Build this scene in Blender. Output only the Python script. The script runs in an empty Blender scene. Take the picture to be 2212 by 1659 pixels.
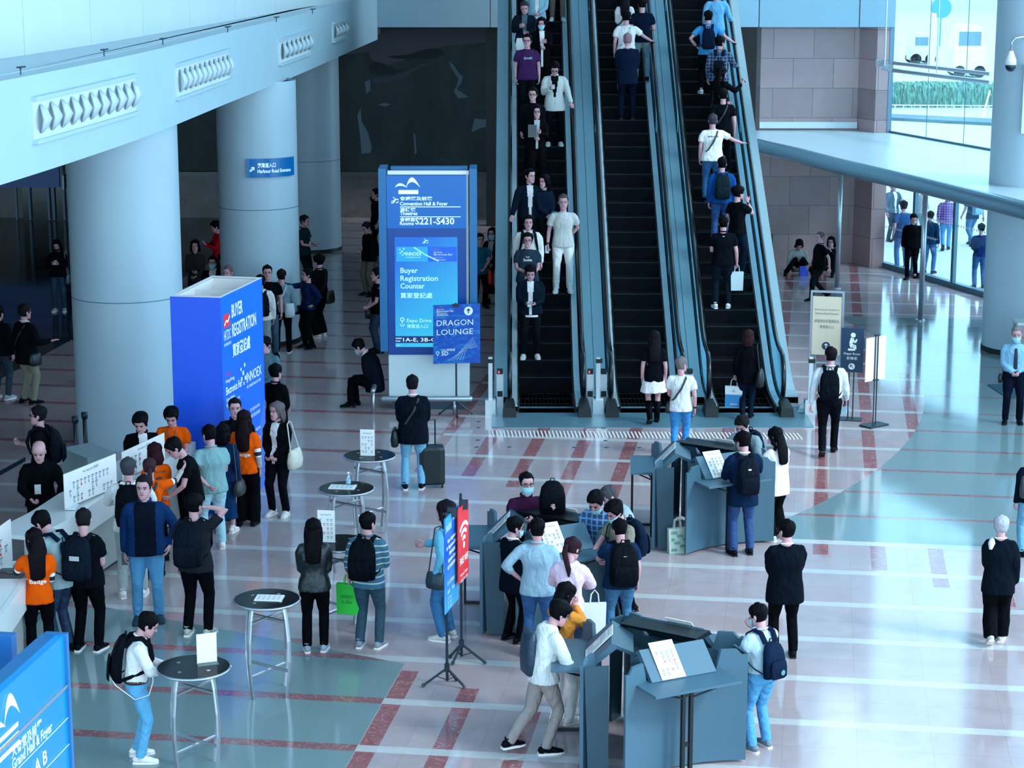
import bpy, bmesh, math, random
import numpy as np
from math import sin, cos, tan, pi, radians, sqrt, atan, atan2
from mathutils import Vector, Matrix
from mathutils.bvhtree import BVHTree
random.seed(7)
# ---------------------------------------------------------------- camera (focal length 4600 px for a 2212 px wide frame)
FPX = 4600.0; CX, CY = 1106.0, 829.5; HC = 8.25
PITCH = atan((CY + 165.0) / FPX)          # looking down from the upper gallery
YAW = atan(673 / (FPX / cos(PITCH)))      # the floor pattern is turned against the hall by this much
scn = bpy.context.scene
COL = scn.collection
cam_d = bpy.data.cameras.new('camera'); cam = bpy.data.objects.new('camera', cam_d); COL.objects.link(cam)
cam_d.sensor_width = 36; cam_d.lens = FPX / 2212 * 36; cam_d.clip_end = 600
cam.location = (0, 0, HC); cam.rotation_euler = (pi / 2 - PITCH, 0, 0)
scn.camera = cam
scn.view_settings.view_transform = 'Standard'; scn.view_settings.look = 'None'
scn.view_settings.gamma = 1; scn.view_settings.use_curve_mapping = False
scn.view_settings.exposure = 1.18
# ---------------------------------------------------------------- sky: cool hazy daylight, brighter towards the street side (+x)
W = bpy.data.worlds.new('hazy_sky'); scn.world = W; W.use_nodes = True
wn = W.node_tree; wn.nodes.clear()
wo = wn.nodes.new('ShaderNodeOutputWorld'); wb = wn.nodes.new('ShaderNodeBackground')
tc = wn.nodes.new('ShaderNodeTexCoord'); sx = wn.nodes.new('ShaderNodeSeparateXYZ')
mr = wn.nodes.new('ShaderNodeMapRange'); mr.inputs[1].default_value = -1; mr.inputs[2].default_value = 1
mr.inputs[3].default_value = 1.6; mr.inputs[4].default_value = 2.15
wn.links.new(tc.outputs['Generated'], sx.inputs[0]); wn.links.new(sx.outputs[0], mr.inputs[0])
wn.links.new(mr.outputs[0], wb.inputs[1]); wb.inputs[0].default_value = (0.47, 0.79, 1.0, 1)
wn.links.new(wb.outputs[0], wo.inputs[0])
def sun(name, energy, angle, rot, col):
    l = bpy.data.lights.new(name, 'SUN'); l.energy = energy; l.angle = radians(angle); l.color = col
    o = bpy.data.objects.new(name, l); COL.objects.link(o); o.rotation_euler = [radians(a) for a in rot]; return o
sun('sun', 1.3, 12, (48, 0, 60), (0.72, 0.93, 1.0))
# ---------------------------------------------------------------- view helpers: a pixel of the photo to a point of the hall
def ray(x, y):
    return Vector((0, cos(PITCH), -sin(PITCH))) + Vector((1, 0, 0)) * ((x - CX) / FPX) - Vector((0, sin(PITCH), cos(PITCH))) * ((y - CY) / FPX)
CAM = Vector((0, 0, HC))
def G(x, y, z=0.0):
    d = ray(x, y); return CAM + d * ((z - HC) / d.z)
def V(x, y, Y):
    d = ray(x, y); return CAM + d * (Y / d.y)
def hgt(p, y):
    d = ray(CX, y); return (CAM + d * (p.y / d.y)).z - p.z
ES0 = 37.17; EK = tan(pi / 6)             # escalator nosing line: z = (y-ES0)*EK
def esc(x, y, h=0.0):                     # foot point on the escalator for something of height h whose top is at pixel x,y
    d = ray(x, y); t = (-ES0 * EK + h - HC) / (d.z - d.y * EK); return CAM + d * t
# ---------------------------------------------------------------- materials
TINT = (0.60, 0.885, 1.0)
def lin(c): return c / 12.92 if c <= 0.04045 else ((c + 0.055) / 1.055) ** 2.4
def alb(hexs, k=1.0):
    k *= .74
    v = [lin(int(hexs[i:i + 2], 16) / 255) for i in (0, 2, 4)]
    return tuple(min(0.9, max(0.002, c / t * k)) for c, t in zip(v, TINT))
MATS = {}
def nodes(name):
    m = bpy.data.materials.new(name); m.use_nodes = True; nt = m.node_tree
    return m, nt, nt.nodes['Principled BSDF']
def mat(col, rough=0.6, metal=0.0, kind='plain', k=1.0, name=None, spec=0.5):
    """col: colour as it reads under the hall's bluish daylight (hex)."""
    key = (col, rough, metal, kind, k, spec)
    if key in MATS: return MATS[key]
    m, nt, b = nodes(name or (kind + '_' + col)); c = alb(col, k) if isinstance(col, str) else col
    b.inputs['Base Color'].default_value = (*c, 1); b.inputs['Roughness'].default_value = rough
    b.inputs['Metallic'].default_value = metal; b.inputs['Specular IOR Level'].default_value = spec
    N = nt.nodes.new; L = nt.links.new
    t = N('ShaderNodeTexCoord')
    nz = N('ShaderNodeTexNoise'); L(t.outputs['Object'], nz.inputs['Vector'])
    mx = N('ShaderNodeMix'); mx.data_type = 'RGBA'
    def two(c2, fac):
        mx.inputs[6].default_value = (*c, 1); mx.inputs[7].default_value = (*c2, 1)
        L(fac, mx.inputs[0]); L(mx.outputs[2], b.inputs['Base Color'])
    if kind == 'cloth':
        b.inputs['Specular IOR Level'].default_value = .04
        nz.inputs['Scale'].default_value = 1; nz.inputs['Detail'].default_value = 3; nz.inputs['Distortion'].default_value = 1.4
        mp = N('ShaderNodeMapping'); mp.inputs['Scale'].default_value = (9, 9, 4.5); mp.inputs['Rotation'].default_value = (.35, .25, 0); L(t.outputs['Object'], mp.inputs[0]); L(mp.outputs[0], nz.inputs['Vector'])
        two(tuple(x * 0.85 for x in c), nz.outputs[0])
        bp = N('ShaderNodeBump'); bp.inputs['Strength'].default_value = 0.65; bp.inputs['Distance'].default_value = 0.05
        L(nz.outputs[0], bp.inputs['Height']); L(bp.outputs[0], b.inputs['Normal'])
    elif kind == 'denim':
        nz.inputs['Scale'].default_value = 7; nz.inputs['Detail'].default_value = 4; nz.inputs['Distortion'].default_value = 1.2
        two(tuple(min(.9, x * 1.6) for x in c), nz.outputs[0])
        bp = N('ShaderNodeBump'); bp.inputs['Strength'].default_value = 0.8; bp.inputs['Distance'].default_value = 0.04
        L(nz.outputs[0], bp.inputs['Height']); L(bp.outputs[0], b.inputs['Normal'])
    elif kind == 'leather':
        nz.inputs['Scale'].default_value = 14
        bp = N('ShaderNodeBump'); bp.inputs['Strength'].default_value = 0.5; bp.inputs['Distance'].default_value = 0.02
        L(nz.outputs[0], bp.inputs['Height']); L(bp.outputs[0], b.inputs['Normal'])
    elif kind == 'stripes':
        s = N('ShaderNodeSeparateXYZ'); L(t.outputs['Object'], s.inputs[0])
        f = N('ShaderNodeMath'); f.operation = 'MULTIPLY'; f.inputs[1].default_value = 13; L(s.outputs[2], f.inputs[0])
        g = N('ShaderNodeMath'); g.operation = 'FRACT'; L(f.outputs[0], g.inputs[0])
        h = N('ShaderNodeMath'); h.operation = 'LESS_THAN'; h.inputs[1].default_value = 0.22; L(g.outputs[0], h.inputs[0])
        two((0.45, 0.45, 0.42), h.outputs[0])
    elif kind == 'bands':
        w = N('ShaderNodeTexWave'); w.inputs['Scale'].default_value = 11; w.bands_direction = 'X'
        L(t.outputs['Object'], w.inputs['Vector'])
        h = N('ShaderNodeMath'); h.operation = 'GREATER_THAN'; h.inputs[1].default_value = 0.5; L(w.outputs[0], h.inputs[0])
        two((0.01, 0.012, 0.02), h.outputs[0])
    elif kind == 'plaid':
        s = N('ShaderNodeSeparateXYZ'); L(t.outputs['Object'], s.inputs[0]); outs = []
        for i in (0, 2):
            f = N('ShaderNodeMath'); f.operation = 'MULTIPLY'; f.inputs[1].default_value = 14; L(s.outputs[i], f.inputs[0])
            g = N('ShaderNodeMath'); g.operation = 'FRACT'; L(f.outputs[0], g.inputs[0])
            h = N('ShaderNodeMath'); h.operation = 'LESS_THAN'; h.inputs[1].default_value = 0.25; L(g.outputs[0], h.inputs[0]); outs.append(h)
        a = N('ShaderNodeMath'); a.operation = 'MAXIMUM'; L(outs[0].outputs[0], a.inputs[0]); L(outs[1].outputs[0], a.inputs[1])
        two(tuple(min(.8, x * 3 + .1) for x in c), a.outputs[0])
    elif kind == 'panel':      # painted metal sheet, faint unevenness
        nz.inputs['Scale'].default_value = 1.3; nz.inputs['Detail'].default_value = 2
        two(tuple(x * 0.9 for x in c), nz.outputs[0])
    elif kind == 'brushed':
        mp = N('ShaderNodeMapping'); mp.inputs['Scale'].default_value = (2, 2, 40); L(t.outputs['Object'], mp.inputs[0]); L(mp.outputs[0], nz.inputs['Vector'])
        two(tuple(x * 0.75 for x in c), nz.outputs[0])
    else:
        nz.inputs['Scale'].default_value = 20
        two(tuple(x * 0.93 for x in c), nz.outputs[0])
    MATS[key] = m; return m
def glow(name, col, s):
    key = ('glow', col, s)
    if key in MATS: return MATS[key]
    m, nt, b = nodes(name); b.inputs['Base Color'].default_value = (*[x * .3 for x in col], 1)
    b.inputs['Emission Color'].default_value = (*col, 1); b.inputs['Emission Strength'].default_value = s * .56
    b.inputs['Roughness'].default_value = .25
    MATS[key] = m; return m
def glass_mat(name, tint, mixf=0.12):
    if name in MATS: return MATS[name]
    m, nt, b = nodes(name); nt.nodes.remove(b)
    o = nt.nodes['Material Output']; tr = nt.nodes.new('ShaderNodeBsdfTransparent'); gl = nt.nodes.new('ShaderNodeBsdfGlossy')
    tr.inputs[0].default_value = (*tint, 1); gl.inputs[0].default_value = (.9, .97, 1, 1); gl.inputs['Roughness'].default_value = .02
    mx = nt.nodes.new('ShaderNodeMixShader'); mx.inputs[0].default_value = mixf
    nt.links.new(tr.outputs[0], mx.inputs[1]); nt.links.new(gl.outputs[0], mx.inputs[2]); nt.links.new(mx.outputs[0], o.inputs[0])
    MATS[name] = m; return m
# expression helper for shader maths
class X:
    nt = None
    def __init__(s, v): s.v = v
    @staticmethod
    def op(o, *a):
        n = X.nt.nodes.new('ShaderNodeMath'); n.operation = o
        for i, q in enumerate(a):
            q = q.v if isinstance(q, X) else q
            if isinstance(q, (int, float)): n.inputs[i].default_value = q
            else: X.nt.links.new(q, n.inputs[i])
        return X(n.outputs[0])
    def __add__(s, o): return X.op('ADD', s, o)
    def __radd__(s, o): return X.op('ADD', o, s)
    def __sub__(s, o): return X.op('SUBTRACT', s, o)
    def __rsub__(s, o): return X.op('SUBTRACT', o, s)
    def __mul__(s, o): return X.op('MULTIPLY', s, o)
    def __rmul__(s, o): return X.op('MULTIPLY', o, s)
    def __truediv__(s, o): return X.op('DIVIDE', s, o)
    def __lt__(s, o): return X.op('LESS_THAN', s, o)
    def __gt__(s, o): return X.op('GREATER_THAN', s, o)
    def fract(s): return X.op('FRACT', s)
    def floor(s): return X.op('FLOOR', s)
    def sqrt(s): return X.op('SQRT', s)
    def inv(s): return 1 - s
# ---------------------------------------------------------------- mesh builder
class MB:
    def __init__(s): s.v = []; s.f = []; s.mi = []; s.m = 0; s.sm = []; s.smooth = False
    def add(s, vs, fs, M=None):
        b = len(s.v)
        s.v += [tuple(M @ Vector(p)) if M else tuple(p) for p in vs]
        for f in fs: s.f.append([i + b for i in f]); s.mi.append(s.m); s.sm.append(s.smooth)
        return s
    def box(s, x0, x1, y0, y1, z0, z1, M=None):
        vs = [(x, y, z) for z in (z0, z1) for y in (y0, y1) for x in (x0, x1)]
        return s.add(vs, [(0, 2, 3, 1), (4, 5, 7, 6), (0, 1, 5, 4), (1, 3, 7, 5), (3, 2, 6, 7), (2, 0, 4, 6)], M)
    def hexa(s, q, M=None):     # eight corners: four bottom then four top
        return s.add(q, [(3, 2, 1, 0), (4, 5, 6, 7), (0, 1, 5, 4), (1, 2, 6, 5), (2, 3, 7, 6), (3, 0, 4, 7)], M)
    def prism(s, poly, z0, z1, M=None):
        n = len(poly); vs = [(p[0], p[1], z0) for p in poly] + [(p[0], p[1], z1) for p in poly]
        fs = [list(range(n))[::-1], list(range(n, 2 * n))] + [(i, (i + 1) % n, n + (i + 1) % n, n + i) for i in range(n)]
        return s.add(vs, fs, M)
    def loft(s, rings, caps=True, M=None, closed=True):
        n = len(rings[0]); vs = [p for r in rings for p in r]; fs = []
        for j in range(len(rings) - 1):
            for i in range(n if closed else n - 1):
                k = (i + 1) % n; fs.append((j * n + i, j * n + k, (j + 1) * n + k, (j + 1) * n + i))
        if caps: fs.append(list(range(n))[::-1]); fs.append([(len(rings) - 1) * n + i for i in range(n)])
        return s.add(vs, fs, M)
    def tube(s, pts, rad, n=8, side=None, round_end=False, M=None):
        pts = [Vector(p) for p in pts]
        rad = [rad] * len(pts) if isinstance(rad, (int, float, tuple)) else list(rad)
        if round_end:
            d0 = (pts[0] - pts[1]).normalized(); d1 = (pts[-1] - pts[-2]).normalized()
            sc = lambda r, k: (r[0] * k, r[1] * k) if isinstance(r, tuple) else r * k
            av = lambda r: (r[0] + r[1]) / 2 if isinstance(r, tuple) else r
            a, b = rad[0], rad[-1]
            pts = [pts[0] + d0 * av(a) * .9, pts[0] + d0 * av(a) * .55] + pts + [pts[-1] + d1 * av(b) * .55, pts[-1] + d1 * av(b) * .9]
            rad = [sc(a, .35), sc(a, .8)] + rad + [sc(b, .8), sc(b, .35)]
        rings = []; prev = Vector(side) if side else None
        for i, p in enumerate(pts):
            t = (pts[min(i + 1, len(pts) - 1)] - pts[max(i - 1, 0)]); t = t.normalized() if t.length > 1e-9 else Vector((0, 0, 1))
            if prev is None: prev = t.orthogonal()
            a = prev - t * prev.dot(t)
            a = a.normalized() if a.length > 1e-6 else t.orthogonal().normalized()
            b = t.cross(a); prev = a
            r = rad[i]; ra, rb = r if isinstance(r, tuple) else (r, r)
            rings.append([p + a * (ra * cos(2 * pi * k / n)) + b * (rb * sin(2 * pi * k / n)) for k in range(n)])
        return s.loft(rings, M=M)
    def ball(s, c, r, n=10, m=7, M=None):
        r = (r, r, r) if isinstance(r, (int, float)) else r
        rings = []
        for j in range(1, m):
            a = pi * j / m
            rings.append([(c[0] + r[0] * sin(a) * cos(2 * pi * i / n), c[1] + r[1] * sin(a) * sin(2 * pi * i / n), c[2] - r[2] * cos(a)) for i in range(n)])
        return s.loft(rings, M=M)
    def disc(s, c, r, z0, z1, n=32, M=None):
        return s.prism([(c[0] + r * cos(2 * pi * i / n), c[1] + r * sin(2 * pi * i / n)) for i in range(n)], z0, z1, M)
    def build(s, name, mats, parent=None, smooth=None, loc=None):
        me = bpy.data.meshes.new(name); me.from_pydata(s.v, [], s.f)
        for m in (mats if isinstance(mats, (list, tuple)) else [mats]): me.materials.append(m)
        me.polygons.foreach_set('material_index', s.mi)
        me.polygons.foreach_set('use_smooth', [True] * len(s.f) if smooth else s.sm)
        me.update()
        o = bpy.data.objects.new(name, me); COL.objects.link(o)
        if parent: o.parent = parent
        if loc: o.location = loc
        return o
def tag(o, label, cat, group=None, kind=None):
    if label: o['label'] = label
    if cat: o['category'] = cat
    if group: o['group'] = group
    if kind: o['kind'] = kind
    return o
def thing(name, label, cat, loc=(0, 0, 0), rz=0, group=None):
    o = bpy.data.objects.new(name, None); COL.objects.link(o); o.empty_display_size = .2
    o.location = loc; o.rotation_euler = (0, 0, rz); return tag(o, label, cat, group)
def struct(name, mb, m, parent=None, smooth=None):
    o = mb.build(name, m, parent, smooth)
    if not parent: o['kind'] = 'structure'
    return o
def dup_tree(o, parent=None):
    c = o.copy(); COL.objects.link(c)
    if parent: c.parent = parent
    for ch in list(o.children): dup_tree(ch, c)
    return c
# lettering: flat text turned into mesh; frame given by origin o, right vector u, up vector w
TC = {}
def text_mesh(body, bold):
    if (body, bold) in TC: return TC[(body, bold)]
    cu = bpy.data.curves.new('lettering', 'FONT'); cu.body = body; cu.size = 1; cu.resolution_u = 2; cu.offset = bold
    ob = bpy.data.objects.new('lettering', cu); me = bpy.data.meshes.new_from_object(ob)
    vs = [tuple(v.co) for v in me.vertices]; fs = [list(p.vertices) for p in me.polygons]
    bpy.data.objects.remove(ob); bpy.data.meshes.remove(me)
    if not vs: vs = [(0, 0, 0), (.5, 0, 0), (.5, .7, 0)]; fs = [(0, 1, 2)]
    xs = [v[0] for v in vs]; TC[(body, bold)] = (vs, fs, min(xs), max(xs)); return TC[(body, bold)]
class Face:
    """a flat face to write on: origin at its top left corner, u to the right, w upwards, n outwards"""
    def __init__(s, tl, tr, bl, eps=0.004):
        s.o = Vector(tl); s.W = (Vector(tr) - s.o).length; s.H = (Vector(bl) - s.o).length
        s.u = (Vector(tr) - s.o).normalized(); s.w = (s.o - Vector(bl)).normalized(); s.n = s.u.cross(s.w).normalized(); s.e = eps; s.mb = {}
    def get(s, m): return s.mb.setdefault(m, MB())
    def P(s, x, y, k=1): return s.o + s.u * x - s.w * y + s.n * s.e * k
    def text(s, body, x, y, size, m, width=None, bold=0.0, align='l'):
        vs, fs, x0, x1 = text_mesh(body, bold); k = size / (.72 if ord(body[0]) < 0x2e80 else .98); kx = k if not width else width / (x1 - x0)
        w = (x1 - x0) * kx; dx = -x0 * kx + (0 if align == 'l' else (-w / 2 if align == 'c' else -w))
        s.get(m).add([s.P(x + dx + v[0] * kx, y - v[1] * k) for v in vs], fs)
    def rect(s, x0, y0, x1, y1, m, k=.6):
        s.get(m).add([s.P(x0, y1, k), s.P(x1, y1, k), s.P(x1, y0, k), s.P(x0, y0, k)], [(0, 1, 2, 3)])
    def poly(s, pts, m, k=1):
        s.get(m).add([s.P(x, y, k) for x, y in pts], [list(range(len(pts)))[::-1]])
    def line(s, pts, wd, m, k=1):
        for (x0, y0), (x1, y1) in zip(pts[:-1], pts[1:]):
            d = sqrt((x1 - x0) ** 2 + (y1 - y0) ** 2) or 1; ax, ay = -(y1 - y0) / d * wd / 2, (x1 - x0) / d * wd / 2
            s.poly([(x0 + ax, y0 + ay), (x0 - ax, y0 - ay), (x1 - ax, y1 - ay), (x1 + ax, y1 + ay)], m, k)
    def arc(s, cx, cy, r, a0, a1, wd, m, n=14, k=1):
        p = [(cx + r * cos(radians(a0 + (a1 - a0) * i / n)), cy - r * sin(radians(a0 + (a1 - a0) * i / n))) for i in range(n + 1)]
        s.line(p, wd, m, k)
    def disc(s, cx, cy, r, m, k=1, n=24):
        s.poly([(cx + r * cos(2 * pi * i / n), cy + r * sin(2 * pi * i / n)) for i in range(n)], m, k)
    def build(s, parent, name='lettering'):
        for i, (m, mb) in enumerate(s.mb.items()): mb.build(name if i == 0 else 'print', m, parent)
# ================================================================ THE HALL
M_PANEL = mat('a9dcf2', .45, kind='panel'); M_PANEL2 = mat('c4ecfa', .5, kind='panel'); M_COL = mat('a2cfe6', .38, kind='panel')
M_BLACK = mat('04080e', .5); M_STEEL = mat('a6c4d6', .3, .8); M_DSTEEL = mat('3c5668', .35, .7); M_JOINT = mat('5a8296', .6)
M_WHITE = mat('dff6ff', .5); M_GLASS = glass_mat('clear_glass', (.86, .96, 1.0), .10)
# ---- floor: pink marble with white cross lines, red bands, grey terrazzo fields and a dark polished bay
m, nt, b = nodes('marble_floor'); X.nt = nt
t = nt.nodes.new('ShaderNodeTexCoord'); s = nt.nodes.new('ShaderNodeSeparateXYZ'); nt.links.new(t.outputs['Object'], s.inputs[0])
px, py = X(s.outputs[0]), X(s.outputs[1]); ca, sa = cos(YAW) / .9706, sin(YAW) / .9706
fx = px * ca - py * sa; fy = px * sa + py * ca
kl = (fy - 20.7) / 1.405; dl = X.op('ABSOLUTE', (kl + .5).fract() - .5) * 1.405
kb = (fx + 5.29) / .787; rb = (kb + .5).floor(); db = X.op('ABSOLUTE', kb - rb) * .787; xc = rb * .787 - 5.29
q = xc + .57
A1 = 29.1 - q * .72 - q * q * .03; A2 = 20.75 - q * .6
rr = ((fx + 16.6) * (fx + 16.6) + (fy - 39.4) * (fy - 39.4))
discR = rr < 18.7 ** 2
greyR = discR.inv() * (fy > 29.2) * (fx > -1.2) * (fy < 47)
terL = (fx < -4.62) * (fy < (24.5 - (fx + 7.74) * .37))
grey = X.op('MAXIMUM', greyR, terL)
dark = (fx < -15.3) * (fy > 30)
pink = grey.inv() * dark.inv()
band = (db < .105) * (kb > -1.5) * (xc < 2.9)  * (X.op('MAXIMUM', fy < 41, (xc > -.8) * (xc < 1.3))) * X.op('MAXIMUM', fy > A1, fy < A2) * pink
lineW = (dl < .09) * pink; redzone = (fx < -6.15) * (fy > 33.0)
lineR = X.op('MAXIMUM', X.op('MAXIMUM', (dl < .055) * greyR, (dl < .09) * terL), lineW * redzone)
lineW = lineW * redzone.inv()
edgeW = (X.op('ABSOLUTE', fy - 29.13) < .1) * (fx > -1.2)
darkalt = (fy / 1.3).fract() > .5
def nz(scale, detail, src=None, rough=.6):
    n = nt.nodes.new('ShaderNodeTexNoise'); n.inputs['Scale'].default_value = scale; n.inputs['Detail'].default_value = detail
    n.inputs['Roughness'].default_value = rough; nt.links.new(src or t.outputs['Object'], n.inputs['Vector']); return n
def mixc(fac, a, bcol):
    n = nt.nodes.new('ShaderNodeMix'); n.data_type = 'RGBA'
    for i, q_ in ((0, fac), (6, a), (7, bcol)):
        q_ = q_.v if isinstance(q_, X) else q_
        if isinstance(q_, tuple): n.inputs[i].default_value = (*q_, 1)
        elif isinstance(q_, float): n.inputs[i].default_value = q_
        else: nt.links.new(q_, n.inputs[i])
    return n.outputs[2]
n1 = nz(1.6, 6); n1.inputs['Distortion'].default_value = 1.2
cell = nt.nodes.new('ShaderNodeTexWhiteNoise'); cb = nt.nodes.new('ShaderNodeCombineXYZ')
nt.links.new((rb + 0).v, cb.inputs[0]); nt.links.new(((kl * 2) - .0).floor().v, cb.inputs[1]); nt.links.new(cb.outputs[0], cell.inputs[0])
marb = mixc(n1.outputs[0], alb('8a8f9c'), alb('aeb5c0'))
marb = mixc(X(cell.outputs[0]) * .35, marb, alb('9d9298'))
joint = X.op('MINIMUM', (X.op('ABSOLUTE', db - .3935) < .006) + (X.op('ABSOLUTE', dl - .70) < .006), 1.0)
marb = mixc(joint * .22, marb, alb('75707e'))
vein = nz(3.0, 8); vein.inputs['Distortion'].default_value = 2.5
vm = X.op('ABSOLUTE', X(vein.outputs[0]) - .5) < .006
redc = mixc(nz(5, 4).outputs[0], alb('744650'), alb('8f5a62')); redc = mixc(vm * .8, redc, alb('c4b4bc'))
spk = nz(60, 3); terc = mixc(spk.outputs[0], alb('4f7682'), alb('82a7b1'))
whc = mixc(nz(4, 5).outputs[0], alb('9db8c4'), alb('c2d8e0'))
c = mixc(pink, terc, marb); c = mixc(band * .88, c, redc); c = mixc(lineW * .85, c, whc); c = mixc(lineR * .8, c, redc); c = mixc(edgeW, c, whc)
dk = mixc(darkalt, alb('0d151d'), alb('27333c')); c = mixc(dark, c, dk)
nt.links.new(c, b.inputs['Base Color']); b.inputs['Roughness'].default_value = .09; b.inputs['Specular IOR Level'].default_value = .55
rn = nz(2.5, 3); mrn = nt.nodes.new('ShaderNodeMapRange'); mrn.inputs[3].default_value = .05; mrn.inputs[4].default_value = .14
nt.links.new(rn.outputs[0], mrn.inputs[0]); nt.links.new(mrn.outputs[0], b.inputs['Roughness'])
M_FLOOR = m
g0 = G(1905, 575); g1 = G(2118, 638); gd = (g1 - g0).normalized(); gn = Vector((gd.y, -gd.x, 0))     # glass front line and its inward normal
if gn.x > 0: gn = -gn
gend = g0 + gd * 26
struct('floor', MB().prism([(-34, 8), (gend.x, 8), (gend.x, gend.y), (g0.x, g0.y), (g0.x - .4, 62), (-34, 62)], -.3, 0), M_FLOOR)
# ---- granite
def granite(name, ca_, cb_, bw, bh):
    m, nt, b = nodes(name); t = nt.nodes.new('ShaderNodeTexCoord'); mp = nt.nodes.new('ShaderNodeMapping'); mp.inputs['Rotation'].default_value = (pi / 2, 0, 0)
    br = nt.nodes.new('ShaderNodeTexBrick'); br.inputs['Scale'].default_value = 1; br.inputs['Brick Width'].default_value = bw; br.inputs['Row Height'].default_value = bh
    br.inputs['Mortar Size'].default_value = .008; br.inputs['Color1'].default_value = (*alb(ca_), 1); br.inputs['Color2'].default_value = (*alb(cb_), 1); br.inputs['Mortar'].default_value = (*alb('3c4048'), 1)
    n = nt.nodes.new('ShaderNodeTexNoise'); n.inputs['Scale'].default_value = 2.2; n.inputs['Detail'].default_value = 6; n.inputs['Distortion'].default_value = 1
    nt.links.new(t.outputs['Object'], mp.inputs[0]); nt.links.new(mp.outputs[0], br.inputs[0]); nt.links.new(t.outputs['Object'], n.inputs['Vector'])
    mx = nt.nodes.new('ShaderNodeMix'); mx.data_type = 'RGBA'; mx.inputs[7].default_value = (*alb('90a4b0'), 1)
    ml = nt.nodes.new('ShaderNodeMath'); ml.operation = 'MULTIPLY'; ml.inputs[1].default_value = .55; nt.links.new(n.outputs[0], ml.inputs[0]); nt.links.new(ml.outputs[0], mx.inputs[0])
    nt.links.new(br.outputs[0], mx.inputs[6]); nt.links.new(mx.outputs[2], b.inputs['Base Color']); b.inputs['Roughness'].default_value = .35
    return m
M_GRAN = granite('pink_granite_blocks', '85757c', 'a8949a', .98, .72); M_GRAND = granite('brown_granite_blocks', '3a3434', '4a403e', 1.2, .8)
WY = G(1875, 578).y
x0 = V(1637, 400, WY + .7).x; x1 = V(1846, 400, WY + .7).x; x2 = V(1878, 578, WY).x
zf = V(1700, 58, WY).z
wall = MB().box(x0, x1 + .02, WY + .7, WY + 1.6, 0, zf)
wall.prism([(x1, WY + .7), (x2, WY), (g0.x, WY), (g0.x, WY + 1.6), (x1, WY + 1.6)], 0, zf)
wall_r = struct('wall_right', wall, M_GRAN)
struct('trim_1', MB().box(x0, x1, WY + .62, WY + .7, 3.35, 3.5), M_PANEL2)
f = MB(); xs = [V(1560, 30, WY - .1).x, V(1640, 30, WY - .1).x, V(1857, 30, WY - .1).x, g0.x + .05]
for a, b_ in zip(xs[:-1], xs[1:]): f.box(a + .012, b_ - .012, WY - .1, WY + 1.5, zf, zf + 5)
f.box(xs[0] + .05, xs[-1] - .05, WY, WY + 1.4, zf + .02, zf + 4.9)
struct('wall_right_upper', f, mat('7fb4cf', .5, kind='panel'))
struct('wall_dark_void', MB().box(V(1050, 300, 59).x, x0 + 1.6, 59, 59.4, 0, 9.5), M_BLACK)  # painted black to stand in for the shade of the opening behind the escalators
# ---- back wall with mural
BY = G(740, 470).y; zb = V(740, 371, BY).z; zt = 5.6
struct('wall_back', MB().box(-34, .4, BY, BY + .5, 0, zb), M_GRAND)
struct('wall_back_upper', MB().box(-34, .4, BY + .02, BY + .5, zb, 17), M_GRAND)
struct('trim_2', MB().box(-12.5, .4, BY - .22, BY, zb - .12, zb + .02), mat('4a5660', .3, kind='panel'))
m, nt, b = nodes('painted_landscape'); t = nt.nodes.new('ShaderNodeTexCoord'); X.nt = nt
mp = nt.nodes.new('ShaderNodeMapping'); mp.inputs['Scale'].default_value = (1, 1, .45); nt.links.new(t.outputs['Object'], mp.inputs[0])
a1 = nt.nodes.new('ShaderNodeTexNoise'); a1.inputs['Scale'].default_value = .75; a1.inputs['Detail'].default_value = 12; a1.inputs['Distortion'].default_value = .8; nt.links.new(mp.outputs[0], a1.inputs['Vector'])
a2 = nt.nodes.new('ShaderNodeTexNoise'); a2.inputs['Scale'].default_value = 6; a2.inputs['Detail'].default_value = 8; nt.links.new(mp.outputs[0], a2.inputs['Vector'])
cr = nt.nodes.new('ShaderNodeValToRGB'); nt.links.new(a1.outputs[0], cr.inputs[0])
e = cr.color_ramp.elements; e[0].position = .3; e[0].color = (*alb('070f14', 1.6), 1); e[1].position = .62; e[1].color = (*alb('1c3236', 2.5), 1)
e = e.new(.74); e.color = (*alb('36505c', 3.2), 1)
mx = nt.nodes.new('ShaderNodeMix'); mx.data_type = 'RGBA'; mx.blend_type = 'MULTIPLY'; mx.inputs[0].default_value = .7
nt.links.new(cr.outputs[0], mx.inputs[6]); nt.links.new(a2.outputs['Color'], mx.inputs[7]); nt.links.new(mx.outputs[2], b.inputs['Base Color']); b.inputs['Roughness'].default_value = .5
mural = MB().box(-12.2, .3, BY - .06, BY, zb + .03, zt).build('mural', m)
tag(mural, 'large dark landscape mural of mountains and waterfalls on the back wall', 'mural')
F_ = Face((-12.2, BY - .06, zt), (.3, BY - .06, zt), (-12.2, BY - .06, zb))
def MP(x, y): v = V(x, y, BY - .06); return (v.x + 12.2, zt - v.z)
mist = mat('2e3f4a', .6, k=2.0); pale = mat('4a6878', .6, k=2.0); rock = mat('0c151b', .6, k=2)
F_.poly([MP(*p) for p in [(742, 62), (1070, 60), (1070, 90), (990, 96), (955, 100), (930, 118), (880, 128), (835, 140), (805, 130), (795, 112), (745, 118)]], mat('3a434c', .6, k=2.4), 1)
F_.poly([MP(*p) for p in [(835, 122), (880, 118), (920, 106), (950, 104), (962, 116), (935, 128), (890, 128), (850, 126)]], rock, 2)
F_.poly([MP(*p) for p in [(798, 140), (812, 134), (826, 136), (842, 143), (858, 150), (872, 153), (850, 160), (820, 162), (800, 156)]], rock, 2)
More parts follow.
